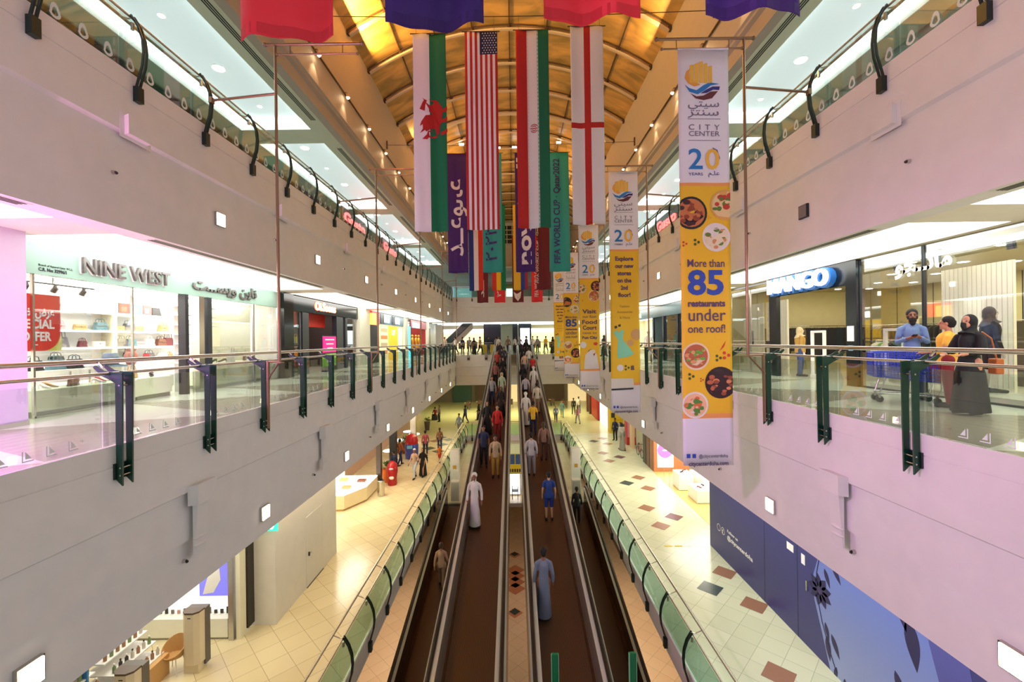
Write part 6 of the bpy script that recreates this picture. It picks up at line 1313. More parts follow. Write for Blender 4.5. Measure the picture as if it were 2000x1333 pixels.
boxthing('flower_bed', 'yellow flower display at the far end of the ramps', 'flowers', (-3.4, -1.9, 44.8, 45.6, Z1, Z1+.9), mat('flower_yellow', rgb(214, 176, 40), .8), None, 'planter')
for k in range(3): boxthing('light_strip', f'bright strip light across the far first storey ceiling, {nth(k)}', 'ceiling light', (-8.8, 8.8, 46.3+3.2*k, 46.6+3.2*k, S1-.04, S1-.005), mat('far_strip', (1, 1, 1), .5, 0, 4., (.85, 1, 1)), 'far ceiling strips', 'tube')
# escalator going up behind the far corner
t = thing('escalator', 'steep dark escalator rising behind the far corner on the shoe side', 'escalator', (-7.2, 48, Z1)); mb = MB()
def slope(mb, y0, y1, x0, z0, x1, z1, d0, d1):
    v = [(x, y, z+d) for d in (d0, d1) for x, z, y in ((x0, z0, y0), (x1, z1, y0), (x1, z1, y1), (x0, z0, y1))]
    return mb.add(v, [(3, 2, 1, 0), (4, 5, 6, 7), (0, 1, 5, 4), (1, 2, 6, 5), (2, 3, 7, 6), (3, 0, 4, 7)])
slope(MB(), 47.6, 48.8, -8.2, Z1, -4.6, S1+.1, -.7, -.1).build('truss', mat('tan_truss', rgb(150, 130, 110), .4), t); slope(MB(), 47.7, 48.7, -8.2, Z1, -4.6, S1+.1, -.1, 0).build('steps', M_dark, t)
for y in (47.6, 48.75): slope(MB(), y, y+.06, -8.2, Z1, -4.6, S1+.1, 0, .85).build('side_panel', mat('dark_glass_panel', rgb(24, 34, 34), .15), t); slope(MB(), y-.02, y+.08, -8.2, Z1, -4.6, S1+.1, .85, .93).build('handrail', M_steel if y < 48 else M_rubber, t)
# ================================================================ ground storey, warm aisle
M_blockw = mat('white_wall_block', rgb(226, 222, 212), .55); M_wood = mat('honey_wood', rgb(206, 160, 100), .45)
S(MB().box(-9.5, -6.86, 12.12, 16.27, 0, SG), 'wall_block', M_blockw)
S(MB().box(-6.86, -6.845, 13.9, 15.1, .02, 2.3), 'door_service', mat('white_door', rgb(222, 218, 208), .5)); S(MB().box(-6.845, -6.83, 13.9, 15.1, 0, .025), 'trim_threshold', M_dark)
t = thing('lever_lock', 'small dark lever lock on the white service door', 'lock', (-6.83, 14.05, 1.05)); MB().box(-6.845, -6.80, 14.02, 14.06, 1.0, 1.12).build('plate', M_dark, t); MB().cyl((-6.80, 14.04, 1.07), (-6.80, 14.16, 1.07), .012).build('lever', M_steel, t)
t = thing('exit_sign', 'green glowing exit sign at the corner of the white wall', 'sign', (-6.8, 12.0, 2.75)); MB().box(-7.1, -6.75, 12.05, 12.10, 2.7, 2.95).build('panel', mat('exit_green', rgb(20, 170, 110), .5, 0, 1.2, (.05, .8, .45)), t); MB().prism([(-6.95, 2.76), (-6.88, 2.76), (-6.84, 2.84), (-6.88, 2.9), (-6.95, 2.86)], 'y', 12.045, 12.05).build('running_figure', mat('sign_white'), t)
for x0, x1, y0, y1, m, lab in ((-7.62, -7.5, 11.55, 11.8, M_cream, 'cream door post beside the dark doorway'), (-7.8, -7.66, 11.5, 11.62, mat('silver_post', rgb(200, 196, 190), .25, .8), 'silver post beside the white display counter')): boxthing('door_post', lab, 'post', (x0, x1, y0, y1, 0, SG), m, None, 'post')
boxthing('dark_doorway', 'dark narrow glass doorway at the corner of the white wall', 'door', (-7.52, -7.46, 11.82, 12.11, .12, 3.2), mat('dark_door_glass', rgb(40, 34, 26), .15), None, 'leaf')
t = boxthing('display_counter', 'low white counter under the lit display wall', 'counter', (-10.4, -7.85, 11.55, 11.99, .06, .56), mat('counter_white', rgb(246, 246, 230), .4)); MB().box(-10.38, -7.87, 11.57, 11.99, 0, .06).build('base', M_plinth, t)
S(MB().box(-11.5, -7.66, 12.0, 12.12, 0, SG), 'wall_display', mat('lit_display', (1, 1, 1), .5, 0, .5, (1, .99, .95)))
t = boxthing('mural_screen', 'violet blue picture screen on the lit display wall', 'screen', (-8.9, -7.95, 11.95, 11.99, .95, 2.1), mat('violet_screen', rgb(120, 116, 220), .4, 0, .6, rgb(120, 116, 225)), None, 'screen'); MB().prism([(-8.8, 1.0), (-8.5, 1.05), (-8.3, 1.4), (-8.35, 2.0), (-8.6, 1.7)], 'y', 11.94, 11.95).build('motif', M_shopw, t)
rg = random.Random(3)
for i in range(14):
    x = -10.2+.17*i; c = rg.choice([(40, 36, 36), (206, 150, 140), (220, 190, 110), (120, 110, 104)]); t = thing('gadget', f'small {("dark", "rosy", "golden", "grey")[[(40, 36, 36), (206, 150, 140), (220, 190, 110), (120, 110, 104)].index(c)]} display item on the low white counter, {nth(i)} from the shelves', 'gadget', (x, 11.8, .56), 'display items'); h = rg.uniform(.08, .2)
    MB().box(x-.04, x+.04, 11.77, 11.8, .57, .57+h).build('body', mat(f'gadget_{c[0]}', rgb(*c), .3), t, bevel=.006); MB().box(x-.05, x+.05, 11.74, 11.84, .56, .572).build('stand', M_white, t)
for x, y, lab in ((-7.95, 10.5, 'tall beige air conditioner standing beside the rattan chair'), (-7.87, 8.62, 'tall beige air conditioner at the lower edge of the view, by the bottle shelves')):
    t = thing('air_conditioner', lab, 'air conditioner', (x, y, 0), 'standing air conditioners')
    P = [(x-.22, y+.06), (x-.2, y-.1), (x-.1, y-.18), (x+.1, y-.18), (x+.2, y-.1), (x+.22, y+.06)]
    MB().prism(P, 'z', .22, 1.46).build('front_panel', mat('beige_plastic', rgb(222, 206, 176), .4), t); MB().prism([(a, b-.01) for a, b in P], 'z', 1.46, 1.50).build('top_grille', mat('brown_plastic', rgb(92, 74, 60), .4), t)
    MB().box(x-.23, x+.23, y+.05, y+.22, .1, 1.48).build('back_body', mat('grey_plastic', rgb(96, 90, 84), .4), t); MB().box(x-.18, x+.18, y-.13, y+.15, 0, .22).build('base', mat('beige_plastic'), t); MB().box(x-.04, x+.04, y-.185, y-.18, 1.36, 1.38).build('badge', M_dark, t)
t = thing('rattan_chair', 'honey coloured rattan tub chair on thin white legs', 'chair', (-8.42, 10.45, 0)); mb = MB()
R_ = lambda r, a, z: (-8.42+r*cos(a), 10.45+r*sin(a)*.9, z); n_ = 18
for i in range(n_):
    a = pi*.15 + i*(2*pi-.3*pi*.0)/n_; b = a+2*pi/n_; ha = .42+.34*max(0, .6+.5*sin(a)); hb = .42+.34*max(0, .6+.5*sin(b))
    mb.quad(R_(.20, a, .40), R_(.20, b, .40), R_(.27, b, hb), R_(.27, a, ha))
mb.add([R_(.20, 2*pi*i/n_+pi*.15, .40) for i in range(n_)], [tuple(range(n_))])
o = mb.build('seat_shell', M_wood, t, fix=False); sd = o.modifiers.new('t', 'SOLIDIFY'); sd.thickness = .02
for i in range(4): a = pi/4+i*pi/2; MB().cyl(R_(.16, a, .40), R_(.26, a, 0), .011, n=8).build('leg', M_white, t)
for k, (y, lab) in enumerate(((9.3, 'stepped cosmetics shelf beside the beige air conditioner'), (8.0, 'stepped cosmetics shelf at the edge of the view'))):
    t = thing('bottle_shelf', lab, 'shelf', (-9.2, y, 0), 'cosmetics shelves'); MB().box(-9.5, -8.5, y, y+1.1, 0, .5).build('base_cabinet', M_wood, t)
    for i in range(4):
        MB().box(-9.5, -8.62-.2*i, y, y+1.1, .5+.26*i, .53+.26*i).build('board', M_white, t)
        for j in range(7):
            c = rg.choice([(70, 60, 58), (206, 200, 186), (120, 140, 96), (160, 120, 90)]); x, yy, z = -8.7-.2*i, y+.1+.15*j, .53+.26*i; nm = {70: 'dark', 206: 'pale', 120: 'green', 160: 'brown'}[c[0]]
            b = thing('bottle', f'{nm} cosmetic bottle on the {"air conditioner" if k == 0 else "edge"} shelf, step {("one", "two", "three", "four")[i]}, {nth(j)}', 'bottle', (x, yy, z), 'cosmetic bottles'); m = mat(f'bottle_{c[0]}', rgb(*c), .3)
            MB().lathe([(.035, 0), (.035, .12), (.014, .15), (.014, .17)], (x, yy, z), 10).build('body', m, b, smooth=True); MB().cyl((x, yy, z+.17), (x, yy, z+.2), .017, n=8).build('cap', M_dark if j % 2 else M_white, b)
boxthing('green_board', 'dark green display board at the bottle shelves', 'board', (-8.9, -8.2, 8.95, 9.0, .0, .9), mat('leaf_green_board', rgb(40, 96, 44), .5), None, 'board'); boxthing('blue_board', 'blue poster board at the bottle shelves', 'board', (-9.4, -9.0, 8.9, 8.94, 0, 1.5), mat('sky_blue_board', rgb(60, 130, 190), .5), None, 'board')
area('shop_light', (-8.9, 10.3, 3.7), (-8.9, 10.3, 0), 2, 2.6, 60, (1, .97, .86))
# bright sweets counter and the play machines
t = thing('sweets_counter', 'angled white counter with a glowing white top', 'counter', (-8.4, 21.6, 0)); P = [(-9.58, 20.1), (-8.15, 20.25), (-7.5, 21.5), (-7.5, 23.2), (-9.58, 23.2)]
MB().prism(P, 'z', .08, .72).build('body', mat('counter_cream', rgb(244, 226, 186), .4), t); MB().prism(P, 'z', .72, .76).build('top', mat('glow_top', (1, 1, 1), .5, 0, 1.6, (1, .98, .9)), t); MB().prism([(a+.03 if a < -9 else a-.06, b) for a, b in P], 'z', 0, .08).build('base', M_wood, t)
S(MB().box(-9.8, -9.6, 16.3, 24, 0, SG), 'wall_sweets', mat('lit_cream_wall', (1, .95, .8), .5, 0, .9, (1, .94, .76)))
for i, (x, y, c) in enumerate(((-8.9, 20.5, (206, 120, 60)), (-8.4, 21.2, (180, 140, 90)), (-8.0, 22.2, (120, 70, 50)), (-9.0, 22.4, (214, 170, 100)))): boxthing('sweets_tray', f'tray of {("orange", "tan", "chocolate", "golden")[i]} sweets on the glowing counter', 'tray', (x-.2, x+.2, y-.15, y+.15, .76, .86), mat(f'sweets_{i}', rgb(*c), .6), 'sweets trays', 'tray')
area('shop_light', (-8.2, 20.5, 3.7), (-7.4, 20.0, 0), 1.2, 4, 110, (1, .95, .78))
boxthing('dark_post', 'dark brown post at the end of the sweets counter', 'post', (-7.6, -7.36, 23.3, 23.6, 0, SG), mat('brown_post', rgb(60, 44, 34), .3), None, 'post')
t = thing('litter_bin', 'brushed steel litter bin in front of the dark post', 'bin', (-7.0, 22.2, 0)); MB().lathe([(.17, 0), (.18, .03), (.18, .78), (.16, .8)], (-7.0, 22.2, 0), 22).build('body', M_steel, t, smooth=True); MB().lathe([(.165, .8), (.10, .84), (.10, .80)], (-7.0, 22.2, 0), 22).build('lid', M_black, t, smooth=True)
def planter(x, y, c, lab, leaf):
    t = thing('potted_plant', lab, 'plant', (x, y, 0), 'planters'); MB().lathe([(.2, 0), (.27, .75), (.24, .75)], (x, y, 0), 18).build('pot', mat(f'pot_{c[0]}_{c[1]}', rgb(*c), .4), t, smooth=True); mb = MB(); r = random.Random(int(x*7+y))
    for k in range(70):
        a, e, q = r.uniform(0, 2*pi), r.uniform(.1, 1.4), r.uniform(.15, .42); b = Vector((x, y, .78)); d = Vector((cos(a)*cos(e), sin(a)*cos(e), sin(e))); p = b+d*q; s_ = Vector((-sin(a), cos(a), 0))*.05
        mb.add([p-s_, p+d*.12+Vector((0, 0, -.03)), p+s_, p-d*.08], [(0, 1, 2, 3)])
    mb.build('foliage', leaf, t, fix=False)
M_leafp = mat('plant_leaf', rgb(70, 110, 46), .6)
planter(-7.35, 24.4, (226, 110, 40), 'orange planter with a leafy plant beside the dark post', M_leafp); planter(-7.9, 30.6, (120, 70, 50), 'brown planter with a leafy plant by the mirrored column', M_leafp); planter(-7.9, 38.5, (90, 80, 70), 'grey planter with a bush far along the warm aisle', M_leafp)
t = thing('kiddie_ride', 'red coin ride with a round white patch beside the orange planter', 'ride', (-6.9, 23.9, 0)); MB().lathe([(.24, 0), (.27, .12), (.25, .4), (.31, .8), (.27, 1.15), (.12, 1.3)], (-6.9, 23.9, 0), 22).build('body', mat('ride_red', rgb(176, 26, 34), .3), t, smooth=True); MB().ball((-6.88, 23.66, .45), (.14, .05, .1), 12, 8).build('patch', M_white, t, smooth=True); MB().ball((-6.88, 23.62, .95), (.13, .05, .06), 12, 8).build('face_panel', mat('ride_grey', rgb(190, 186, 190), .3), t, smooth=True)
t = thing('kiddie_ride', 'red and blue domed coin ride near the mirrored column', 'ride', (-7.1, 29.3, 0)); MB().lathe([(.42, 0), (.45, .3), (.46, .9), (.40, 1.05)], (-7.1, 29.3, 0), 22).build('blue_base', mat('ride_blue', rgb(60, 76, 170), .3), t, smooth=True); MB().lathe([(.42, 1.0), (.44, 1.2), (.36, 1.5), (.12, 1.66)], (-7.1, 29.3, 0), 22).build('red_dome', mat('ride_red'), t, smooth=True); MB().box(-7.3, -6.95, 28.8, 28.9, .75, .95).build('control_panel', mat('ride_cyan', rgb(120, 200, 230), .3), t)
boxthing('dark_post', 'tall black post between the two coin rides', 'post', (-7.9, -7.5, 26.8, 27.2, 0, SG), M_black, None, 'post')
t = boxthing('mirrored_column', 'slim mirrored column by the white tables', 'column', (-7.7, -7.3, 31.4, 31.8, 0, SG), M_steel, None, 'shaft')
for i, (x, y) in enumerate(((-8.4, 28.5), (-8.6, 31.5), (-7.9, 33.5), (-8.6, 34.5))):
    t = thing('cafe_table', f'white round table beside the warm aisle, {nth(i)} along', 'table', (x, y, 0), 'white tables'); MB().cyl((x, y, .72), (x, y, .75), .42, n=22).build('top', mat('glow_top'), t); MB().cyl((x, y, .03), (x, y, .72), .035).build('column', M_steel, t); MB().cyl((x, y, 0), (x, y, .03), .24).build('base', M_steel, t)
S(MB().box(-10, -9.8, 24.2, 44, 0, SG), 'wall_play_area', mat('pinkish_wall', rgb(206, 170, 150), .6))
for i, (y0, y1, c, lab) in enumerate(((25, 26.4, (150, 70, 60), 'maroon wall poster behind the coin rides'), (32, 35, (60, 90, 110), 'blue wall panel far along the warm aisle'), (36.5, 39, (40, 70, 56), 'dark green wall panel far along the warm aisle'))): boxthing('wall_poster', lab, 'poster', (-9.8, -9.76, y0, y1, .8, 2.6), mat(f'wall_poster_{i}', rgb(*c), .5), 'wall posters', 'sheet')
# people of the warm aisle
for x, y, hd, po, g, c, sk, H, lab in ((-7.5, 42.4, 2.2, 'stand', ('tshirt', 'trousers', 'longhair'), (cl(150, 150, 150), NVY, M_hairbr), M_skin, 1.62, 'woman in a grey top and jeans standing far along the warm aisle'), (-7.1, 24.9, .8, 'stand', ('shirt', 'trousers', 'hair'), (NVY, NVY, M_hairb), M_skin2, 1.68, 'person in navy bending over the red coin ride'), (-7.45, 27.6, -.6, 'walk', ('shirt', 'trousers', 'hair'), (cl(150, 80, 50), NVY, M_hairb), M_skin2, 1.7, 'person in a rust top by the red and blue coin ride'),
    (-5.9, 25.0, 2.8, 'walk', ('shirt', 'trousers', 'cap'), (cl(196, 160, 136), cl(190, 196, 210), WHI), M_skin2, 1.72, 'person in tan with a white cap walking by the coin rides'), (-5.5, 25.4, 2.9, 'walk', ('abaya', 'scarf'), (BLK, BLK), M_skin, 1.64, 'person in a black robe walking beside the white cap'), (-6.3, 30.0, .2, 'walk', ('shirt', 'trousers', 'hair'), (cl(176, 90, 100), NVY, M_hairb), M_skin, 1.72, 'person in a rose top walking away along the warm aisle'), (-5.5, 31.2, .2, 'walk', ('shirt', 'trousers', 'longhair'), (cl(150, 110, 84), cl(60, 70, 104), M_hairbr), M_skin, 1.66, 'person in a brown top walking away along the warm aisle'),
    (-5.0, 28.2, 3., 'walk', ('tshirt', 'shorts', 'hair'), (cl(226, 120, 40), cl(190, 50, 40), M_hairb), M_skin, 1.12, 'child in an orange top and red shorts next to the railing'), (-4.8, 36.8, 2.9, 'walk', ('shirt', 'trousers', 'hair'), (cl(150, 170, 196), GRY, M_hairb), M_skin, 1.72, 'person in a pale blue shirt near the far corner of the void'), (-4.8, 41.5, 1.2, 'walk', ('shirt', 'trousers', 'hair'), (cl(70, 80, 130), NVY, M_hairb), M_skin2, 1.72, 'person in blue crossing the far plaza'), (-3.6, 43, 1.7, 'walk', ('abaya', 'scarf'), (BLK, BLK), M_skin, 1.62, 'person in black crossing the far plaza'), (-8.1, 43.5, .6, 'sit', ('shirt', 'trousers', 'hair'), (cl(130, 40, 56), BLK, M_hairb), M_skin, 1.7, 'person in maroon sitting far along the warm aisle'),
    (-2.9, 16.4, 0, 'walk', ('shirt', 'trousers', 'hair'), (cl(196, 160, 124), cl(176, 140, 104), M_hairbr), M_skin, 1.7, 'person in tan clothes on the lower ramp beside the warm aisle'), (2.9, 20.3, 0, 'stand', ('shirt', 'trousers', 'hair'), (BLK, BLK, M_hairb), M_skin2, 1.68, 'person in black on the lower ramp, clothes shop side')):
    z = (LZ-RS*(LY-y)+.012) if abs(x) < 3.4 and y < LY else 0
    if po == 'sit': boxthing('bench_block', 'low dark seat under the person in maroon', 'seat', (x-.3, x+.3, y-.3, y+.25, 0, .42), M_dark, None, 'block')
    person((x, y, z), hd, lab, po, g, c, sk, H)
# ================================================================ ground storey, pale aisle
t = thing('hoarding', 'long navy hoarding with a periwinkle floral mural', 'hoarding', (7.47, 9, 0)); XH = 7.47
MB().box(XH, XH+.1, YN, 16.44, 0, 3.6).build('panel', mat('navy_board', rgb(62, 62, 122), .4), t)
M_peri = mat('periwinkle_print', rgb(126, 146, 206), .4); n, l, p = nodes(M_peri); tcn = n.new('ShaderNodeTexCoord'); spn = n.new('ShaderNodeSeparateXYZ'); l.new(tcn.outputs['Object'], spn.inputs[0])
l.new(mixc(n, l, mathn(n, l, 'MULTIPLY', mathn(n, l, 'SUBTRACT', spn.outputs[2], .2), .36), rgb(150, 168, 214), rgb(92, 110, 190)), p.inputs['Base Color'])
MB().prism([(10.2, .0), (10.45, .7), (10.72, 1.4), (10.74, 2.0), (10.5, 2.7), (10.1, 3.2), (9.6, 3.6), (7.9, 3.6), (7.75, 2.4), (7.5, 1.6), (7.2, .8), (7.0, 0)], 'x', XH-.004, XH).build('mural_field', M_peri, t)
MB().prism([(7.0, 0), (7.2, .8), (7.5, 1.6), (7.75, 2.4), (7.9, 3.6), (7.3, 3.6), (7.0, 2.2), (6.6, 0)], 'x', XH-.005, XH-.001).build('mural_field', mat('violet_blue_print', rgb(84, 86, 158), .4), t)
M_nleaf = mat('dark_leaf_print', rgb(46, 40, 84), .45)
def leafp(y, z, L, a, w_=.32, nm='leaf_print'):
    pts = [(u*L, sin(pi*u**.8)*L*w_*.5) for u in [k/8 for k in range(9)]] + [(u*L, -sin(pi*u**.8)*L*w_*.5) for u in [k/8 for k in range(7, 0, -1)]]
    MB().prism([(y+q*cos(a)-r*sin(a), z+q*sin(a)+r*cos(a)) for q, r in pts], 'x', XH-.008, XH-.004).build(nm, M_nleaf, t)
for y, z, L, a in ((10.35, 2.35, .42, -2.0), (10.1, 2.6, .45, -2.2), (9.7, 2.8, .4, -2.3), (10.35, 1.05, .40, -1.9), (10.3, .75, .55, -1.75), (10.15, .9, .5, -2.1), (10.0, .22, .35, -1.4), (9.75, .15, .3, -1.6), (8.35, 2.75, .5, -1.9), (8.15, 2.6, .95, -1.75), (7.75, 1.6, .7, -1.9), (8.45, 1.35, .6, -2.), (9.1, 3.2, .4, -2.2)): leafp(y, z, L, a)
for k in range(9): a = k*2*pi/9; leafp(10.52+.06*cos(a), 1.72+.06*sin(a), .34, a, .62, 'petal_print')
MB().cyl((XH-.012, 10.52, 1.72), (XH-.004, 10.52, 1.72), .09, n=14).build('flower_centre', mat('plum_print', rgb(70, 56, 96), .5), t)
MB().tube([(XH-.006, 10.5, 2.6), (XH-.006, 10.62, 2.1), (XH-.006, 10.6, 1.5), (XH-.006, 10.45, 1.0), (XH-.006, 10.2, .45), (XH-.006, 10.0, .1)], .012, 5).build('stem_print', M_nleaf, t)
for y in (11.35, 12.85): MB().box(XH-.004, XH, y, y+.012, 0, 3.6).build('panel_joint', M_dark, t)
for y, z, w_, h in ((11.5, 2.15, .28, .2), (11.05, 2.05, .14, .26)): MB().box(XH-.006, XH-.002, y, y+w_, z, z+h).build('paper_notice', M_shopw, t)
MB().box(XH-.03, XH, 10.95, 11.0, 1.45, 1.7).build('latch', M_steel, t)
text('@citycenterdoha', 'lettering', M_shopw, t, (XH-.004, 15.1, .86), .2, AXR, 'LEFT', .002, .004, 1.6); text('Follow us', 'lettering', M_shopw, t, (XH-.004, 15.1, 1.1), .14, AXR, 'LEFT', .002, .002, .7)
for y in (15.72, 15.4):
    mb = MB()
    for k in range(16): a, b = 2*pi*k/16, 2*pi*(k+1)/16; mb.quad((XH-.004, y+.13*cos(a), 1.0+.13*sin(a)), (XH-.004, y+.13*cos(b), 1.0+.13*sin(b)), (XH-.004, y+.11*cos(b), 1.0+.11*sin(b)), (XH-.004, y+.11*cos(a), 1.0+.11*sin(a)))
    mb.build('icon_ring', M_shopw, t, fix=False)
text('f', 'icon', M_shopw, t, (XH-.004, 15.42, .92), .2, AXR, 'CENTER', .002, .006)
t = thing('exit_sign', 'pale green exit sign hanging in front of the navy hoarding', 'sign', (7.3, 13.3, 3.2)); MB().box(7.2, 7.42, 13.2, 13.5, 3.1, 3.3).build('panel', mat('exit_pale', rgb(170, 226, 206), .5, 0, 1.), t); MB().cyl((7.3, 13.35, 3.3), (7.3, 13.35, SG), .01).build('rod', M_steel, t)
# the white open shop with cubes
S(MB().box(8.25, 12.4, 16.5, 25.5, 0, .012), 'floor', mat('amber_wood_floor', rgb(226, 196, 120), .3)); S(MB().box(7.6, 12.4, 16.44, 16.5, 0, SG), 'wall_shop_return', M_white)
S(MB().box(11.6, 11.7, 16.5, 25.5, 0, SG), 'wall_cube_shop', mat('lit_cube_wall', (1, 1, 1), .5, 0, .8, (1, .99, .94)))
for x0, x1, y0, y1, h, lab in ((8.72, 9.9, 20.5, 21.6, .62, 'white display cube nearest the pale aisle'), (8.55, 9.3, 22.3, 23.2, .85, 'taller white display cube behind the first one'), (9.6, 10.8, 22.0, 23.6, .7, 'wide white display block deeper in the cube shop')):
    t = boxthing('display_cube', lab, 'display', (x0, x1, y0, y1, .03, h), mat('cube_white', rgb(252, 250, 244), .4), 'display cubes', 'body', .01); MB().box(x0+.03, x1-.03, y0+.03, y1-.03, .012, .03).build('base', M_dark, t)
for i, (x, y, z) in enumerate(((9.0, 20.9, .62), (9.3, 21.2, .62), (9.6, 20.9, .62), (8.8, 22.6, .85), (9.05, 22.9, .85))): heel((x, y, z), .6*i, (40, 34, 34) if i % 2 else (150, 40, 40), f'{"black" if i % 2 else "red"} shoe on a white display cube, {nth(i)}', 'shoes on the cubes')
t = thing('clothes_stand', 'thin steel display stand beside the white cubes', 'stand', (8.4, 23.6, .012)); 
for y in (23.3, 24.1): MB().cyl((8.4, y, .012), (8.4, y, 1.3), .012, n=8).build('leg', M_steel, t)
MB().cyl((8.4, 23.3, 1.3), (8.4, 24.1, 1.3), .012, n=8).build('bar', M_steel, t)
area('shop_light', (9.6, 21, 3.7), (8.6, 20.6, 0), 2.4, 6, 230, (1, .96, .84))
t = thing('glowing_sign', 'white panel with a glowing violet disc in an orange brown frame', 'sign', (9.0, 25.5, 0)); MB().box(8.3, 10.4, 25.5, 25.7, 0, SG).build('frame', mat('orange_brown_frame', rgb(196, 128, 84), .5), t); MB().box(8.5, 9.45, 25.46, 25.5, .28, 3.0).build('panel', mat('glow_white_panel', (1, 1, 1), .5, 0, 1.1, (1, .97, .95)), t); MB().cyl((8.95, 25.45, 1.3), (8.95, 25.46, 1.3), .46, n=28).build('violet_disc', mat('violet_glow', rgb(200, 90, 240), .5, 0, 1.3, rgb(205, 100, 250)), t); MB().box(8.8, 9.12, 25.44, 25.45, 1.27, 1.33).build('lettering', mat('sign_white'), t)
for i, (y0, y1, c) in enumerate(((25.75, 26.3, (150, 96, 70)), (26.4, 27.0, (110, 74, 58)), (27.1, 27.7, (60, 50, 44)))): boxthing('entrance_column', f'{("tan", "brown", "dark brown")[i]} column beside the violet disc sign', 'column', (8.3, 8.6, y0, y1, 0, SG), mat(f'brown_column_{i}', rgb(*c), .4), 'brown columns', 'shaft')
# bicycle
t = thing('bicycle', 'small bicycle parked beside the dark brown column', 'bicycle', (8.45, 28.9, 0)); M_bike = mat('bike_black', rgb(40, 36, 40), .4)
for y in (28.45, 29.35):
    w_ = MB().tube([(8.45, y+.3*cos(2*pi*k/20), .30+.3*sin(2*pi*k/20)) for k in range(21)], .022, 6, False).build('wheel', M_bike, t)
    mb = MB()
    for k in range(8): mb.cyl((8.45, y, .3), (8.45, y+.29*cos(pi*k/4), .3+.29*sin(pi*k/4)), .005, n=4)
    mb.build('spoke_pattern', M_steel, w_)
mb = MB()
for a, b in (((28.45, .3), (28.6, .72)), ((28.6, .72), (29.1, .68)), ((28.62, .66), (28.9, .3)), ((28.9, .3), (29.1, .68)), ((28.9, .3), (29.35, .3)), ((29.1, .68), (29.35, .3)), ((28.6, .72), (28.57, .9)), ((29.1, .68), (29.12, .82))): mb.cyl((8.45, a[0], a[1]), (8.45, b[0], b[1]), .016, n=8)
mb.build('frame', mat('bike_red', rgb(150, 40, 60), .4), t); MB().cyl((8.2, 28.57, .9), (8.7, 28.57, .9), .013).build('handlebar', M_bike, t); MB().ball((8.45, 29.13, .84), (.05, .12, .03), 10, 6).build('saddle', M_bike, t)
t = thing('drinks_machine', 'red and pink vending machine near the bicycle', 'machine', (8.6, 32.4, 0)); MB().box(8.4, 9.1, 32.0, 32.7, 0, 1.8).build('body', mat('machine_red', rgb(190, 50, 60), .4), t, bevel=.03); MB().box(8.45, 9.05, 31.98, 32.0, .6, 1.7).build('window', mat('machine_pink', rgb(214, 150, 170), .3), t)
boxthing('side_panel', 'white and orange upright panel beside the vending machine', 'panel', (8.5, 8.7, 31.0, 31.6, 0, 2.0), mat('orange_panel', rgb(226, 190, 150), .5), None, 'board')
t = thing('yellow_machine', 'bright yellow machine beside the white kiosk', 'machine', (8.5, 36.0, 0)); MB().box(8.1, 9.2, 36.2, 37.2, 0, 1.1).build('lower_box', mat('machine_yellow', rgb(236, 196, 30), .4), t, bevel=.03); MB().box(8.1, 9.2, 36.2, 37.2, 1.1, 2.3).build('upper_box', mat('machine_yellow'), t, bevel=.03); MB().box(8.2, 8.5, 36.18, 36.2, 1.3, 1.7).build('door', M_dark, t)
t = thing('kiosk', 'low white kiosk with goods in front of the yellow machine', 'kiosk', (8.5, 35.1, 0)); MB().box(8.2, 9.3, 34.6, 35.6, 0, .8).build('counter', M_white, t, bevel=.04)
for k in range(5): MB().box(8.3+.18*k, 8.42+.18*k, 34.8, 35.2, .8, 1.0+.06*(k % 3)).build('goods', mat(f'kiosk_goods_{k % 3}', rgb(*((60, 110, 60), (200, 190, 170), (60, 60, 70))[k % 3]), .5), t)
boxthing('glowing_shop', 'tall glowing white shop panel far along the pale aisle', 'sign', (8.3, 8.4, 37.5, 41.5, 0, 3.2), mat('glow_white_panel'), None, 'panel'); boxthing('red_panel', 'red rounded shop front panel far along the pale aisle', 'panel', (8.1, 8.4, 41.8, 45.0, 0, 2.6), mat('panel_red', rgb(186, 40, 40), .4), None, 'board', .2)
for i, y in enumerate((45.5, 47.0)): boxthing('shop_column', f'brown shop column far along the pale aisle, {nth(i)}', 'column', (8.0, 8.4, y, y+.5, 0, SG), mat('brown_column_1'), 'far brown columns', 'shaft')
for x, y, hd, po, g, c, sk, H, lab in ((7.9, 33.6, 2.5, 'stand', ('shirt', 'trousers', 'hair'), (NVY, BLK, M_hairb), M_skin2, 1.74, 'man in navy standing at the white kiosk'), (7.7, 30.6, .2, 'walk', ('abaya', 'scarf'), (cl(150, 150, 140), cl(170, 170, 160)), M_skin, 1.64, 'person in a pale grey robe walking near the bicycle'), (7.0, 46.5, .1, 'walk', ('shirt', 'trousers', 'hair'), (WHI, cl(90, 104, 140), M_hairb), M_skin, 1.74, 'person in a white shirt far along the pale aisle'), (6.3, 45.5, 0, 'walk', ('shirt', 'trousers', 'hair'), (cl(50, 50, 50), cl(70, 90, 60), M_hairb), M_skin2, 1.74, 'person in dark clothes far along the pale aisle'), (4.9, 44.0, 3, 'walk', ('shirt', 'trousers', 'hair'), (cl(120, 170, 170), cl(120, 160, 160), M_hairb), M_skin, 1.7, 'person in pale teal far along the pale aisle'), (4.0, 41.4, 3, 'walk', ('shirt', 'trousers', 'scarf'), (cl(130, 146, 180), NVY, cl(160, 160, 170)), M_skin, 1.64, 'person in slate blue behind the far corner of the void'), (6.0, 40.5, .3, 'walk', ('shirt', 'trousers', 'longhair'), (cl(180, 120, 120), GRY, M_hairbr), M_skin, 1.66, 'person in dusty pink on the pale aisle')):
    person((x, y, 0), hd, lab, po, g, c, sk, H)
t = thing('floor_sticker', 'pair of yellow footprint stickers on the pale tiles', 'sticker', (6.2, 16.4, .004)); 
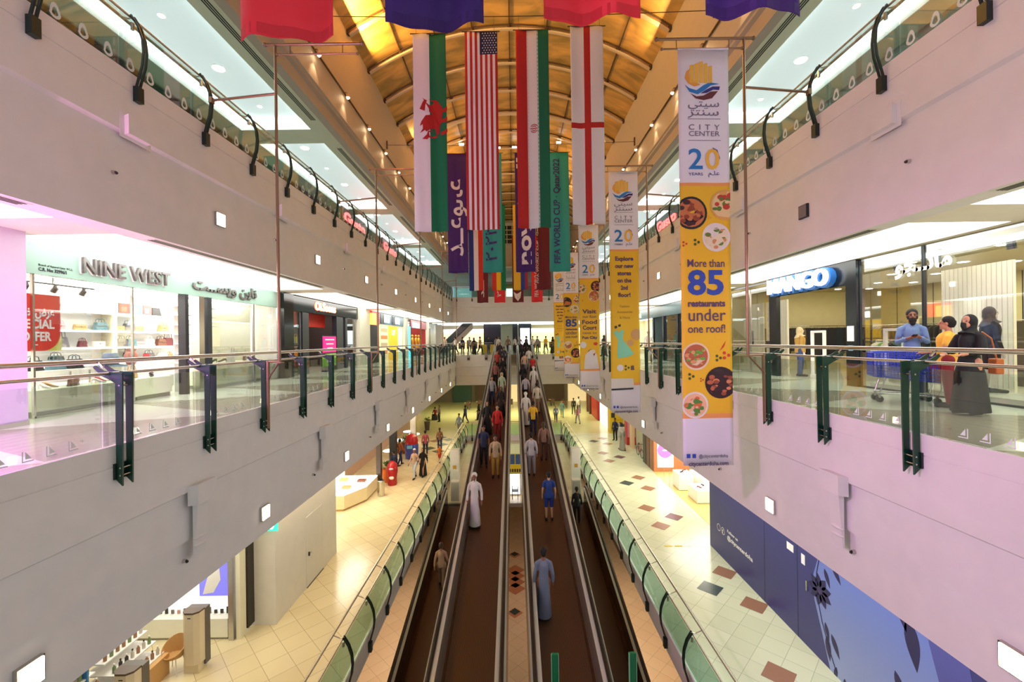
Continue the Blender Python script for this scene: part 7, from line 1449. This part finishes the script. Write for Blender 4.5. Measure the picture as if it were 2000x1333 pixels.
for x in (5.85, 6.25): MB().box(x-.17, x+.12, 16.33, 16.45, .004, .006).build('arrow', mat('sticker_yellow', rgb(226, 200, 60), .5), t)
MB().box(6.45, 6.75, 16.33, 16.45, .004, .006).build('label_strip', M_shopw, t)
# far plaza
for i in range(10):
    x = -5.5+1.25*i; y = 50+(i % 3)*.9
    t = thing('cafe_table', f'small brown table on the far plaza, {nth(i)} from the warm aisle', 'table', (x, y, 0), 'plaza tables'); MB().box(x-.32, x+.32, y-.32, y+.32, .72, .75).build('top', M_wood, t); MB().cyl((x, y, 0), (x, y, .72), .04).build('column', M_dark, t)
    for e in (-.55, .55):
        c = thing('cafe_chair', f'dark brown chair {"before" if e < 0 else "beyond"} a plaza table, {nth(i)} from the warm aisle', 'chair', (x+.1, y+e, 0), 'plaza chairs'); MB().box(x-.12, x+.32, y+e-.2, y+e+.2, .43, .46).build('seat', mat('dark_brown_wood', rgb(80, 56, 42), .5), c); MB().box(x-.12, x+.32, y+e+(.17 if e > 0 else -.2), y+e+(.2 if e > 0 else -.17), .46, .9).build('backrest', mat('dark_brown_wood'), c)
        for q in (-.1, .3):
            for r in (-.18, .18): MB().cyl((x+q, y+e+r, 0), (x+q, y+e+r, .43), .016, n=6).build('leg', M_dark, c)
S(MB().box(-12, 12, 55.8, 56, 0, SG), 'wall_plaza', mat('plaza_wall', rgb(120, 110, 96), .6))
for i, x in enumerate((-8, -5, -2, 1, 4, 7)): boxthing('plaza_shop', f'{("dark green", "brown", "warm lit", "dark green", "brown", "warm lit")[i]} stall front at the back of the far plaza, {nth(i)}', 'stall', (x, x+2.4, 55.5, 55.75, 0, 3.0), [mat('stall_green', rgb(50, 84, 76), .5), mat('stall_brown', rgb(90, 66, 50), .5), mat('stall_warm', rgb(240, 214, 160), .5, 0, .5)][i % 3], 'plaza stalls', 'front')
# top storey far end glimpsed between the flags
t = boxthing('bright_window', 'bright white shop front on the top storey far end', 'shop window', (-.9, .5, 57.7, 57.9, Z2, 15.0), mat('glow_white_panel'), None, 'panel'); MB().box(-1.1, .7, 57.6, 57.9, 15.0, 15.5).build('header', mat('lime_header', rgb(150, 180, 70), .5), t)
boxthing('glass_shop', 'pale blue glass shop front on the top storey far end', 'shop window', (-8, -5.4, 56.5, 56.7, Z2, 15.2), mat('pale_blue_front', rgb(150, 190, 196), .4, 0, .4), None, 'panel')
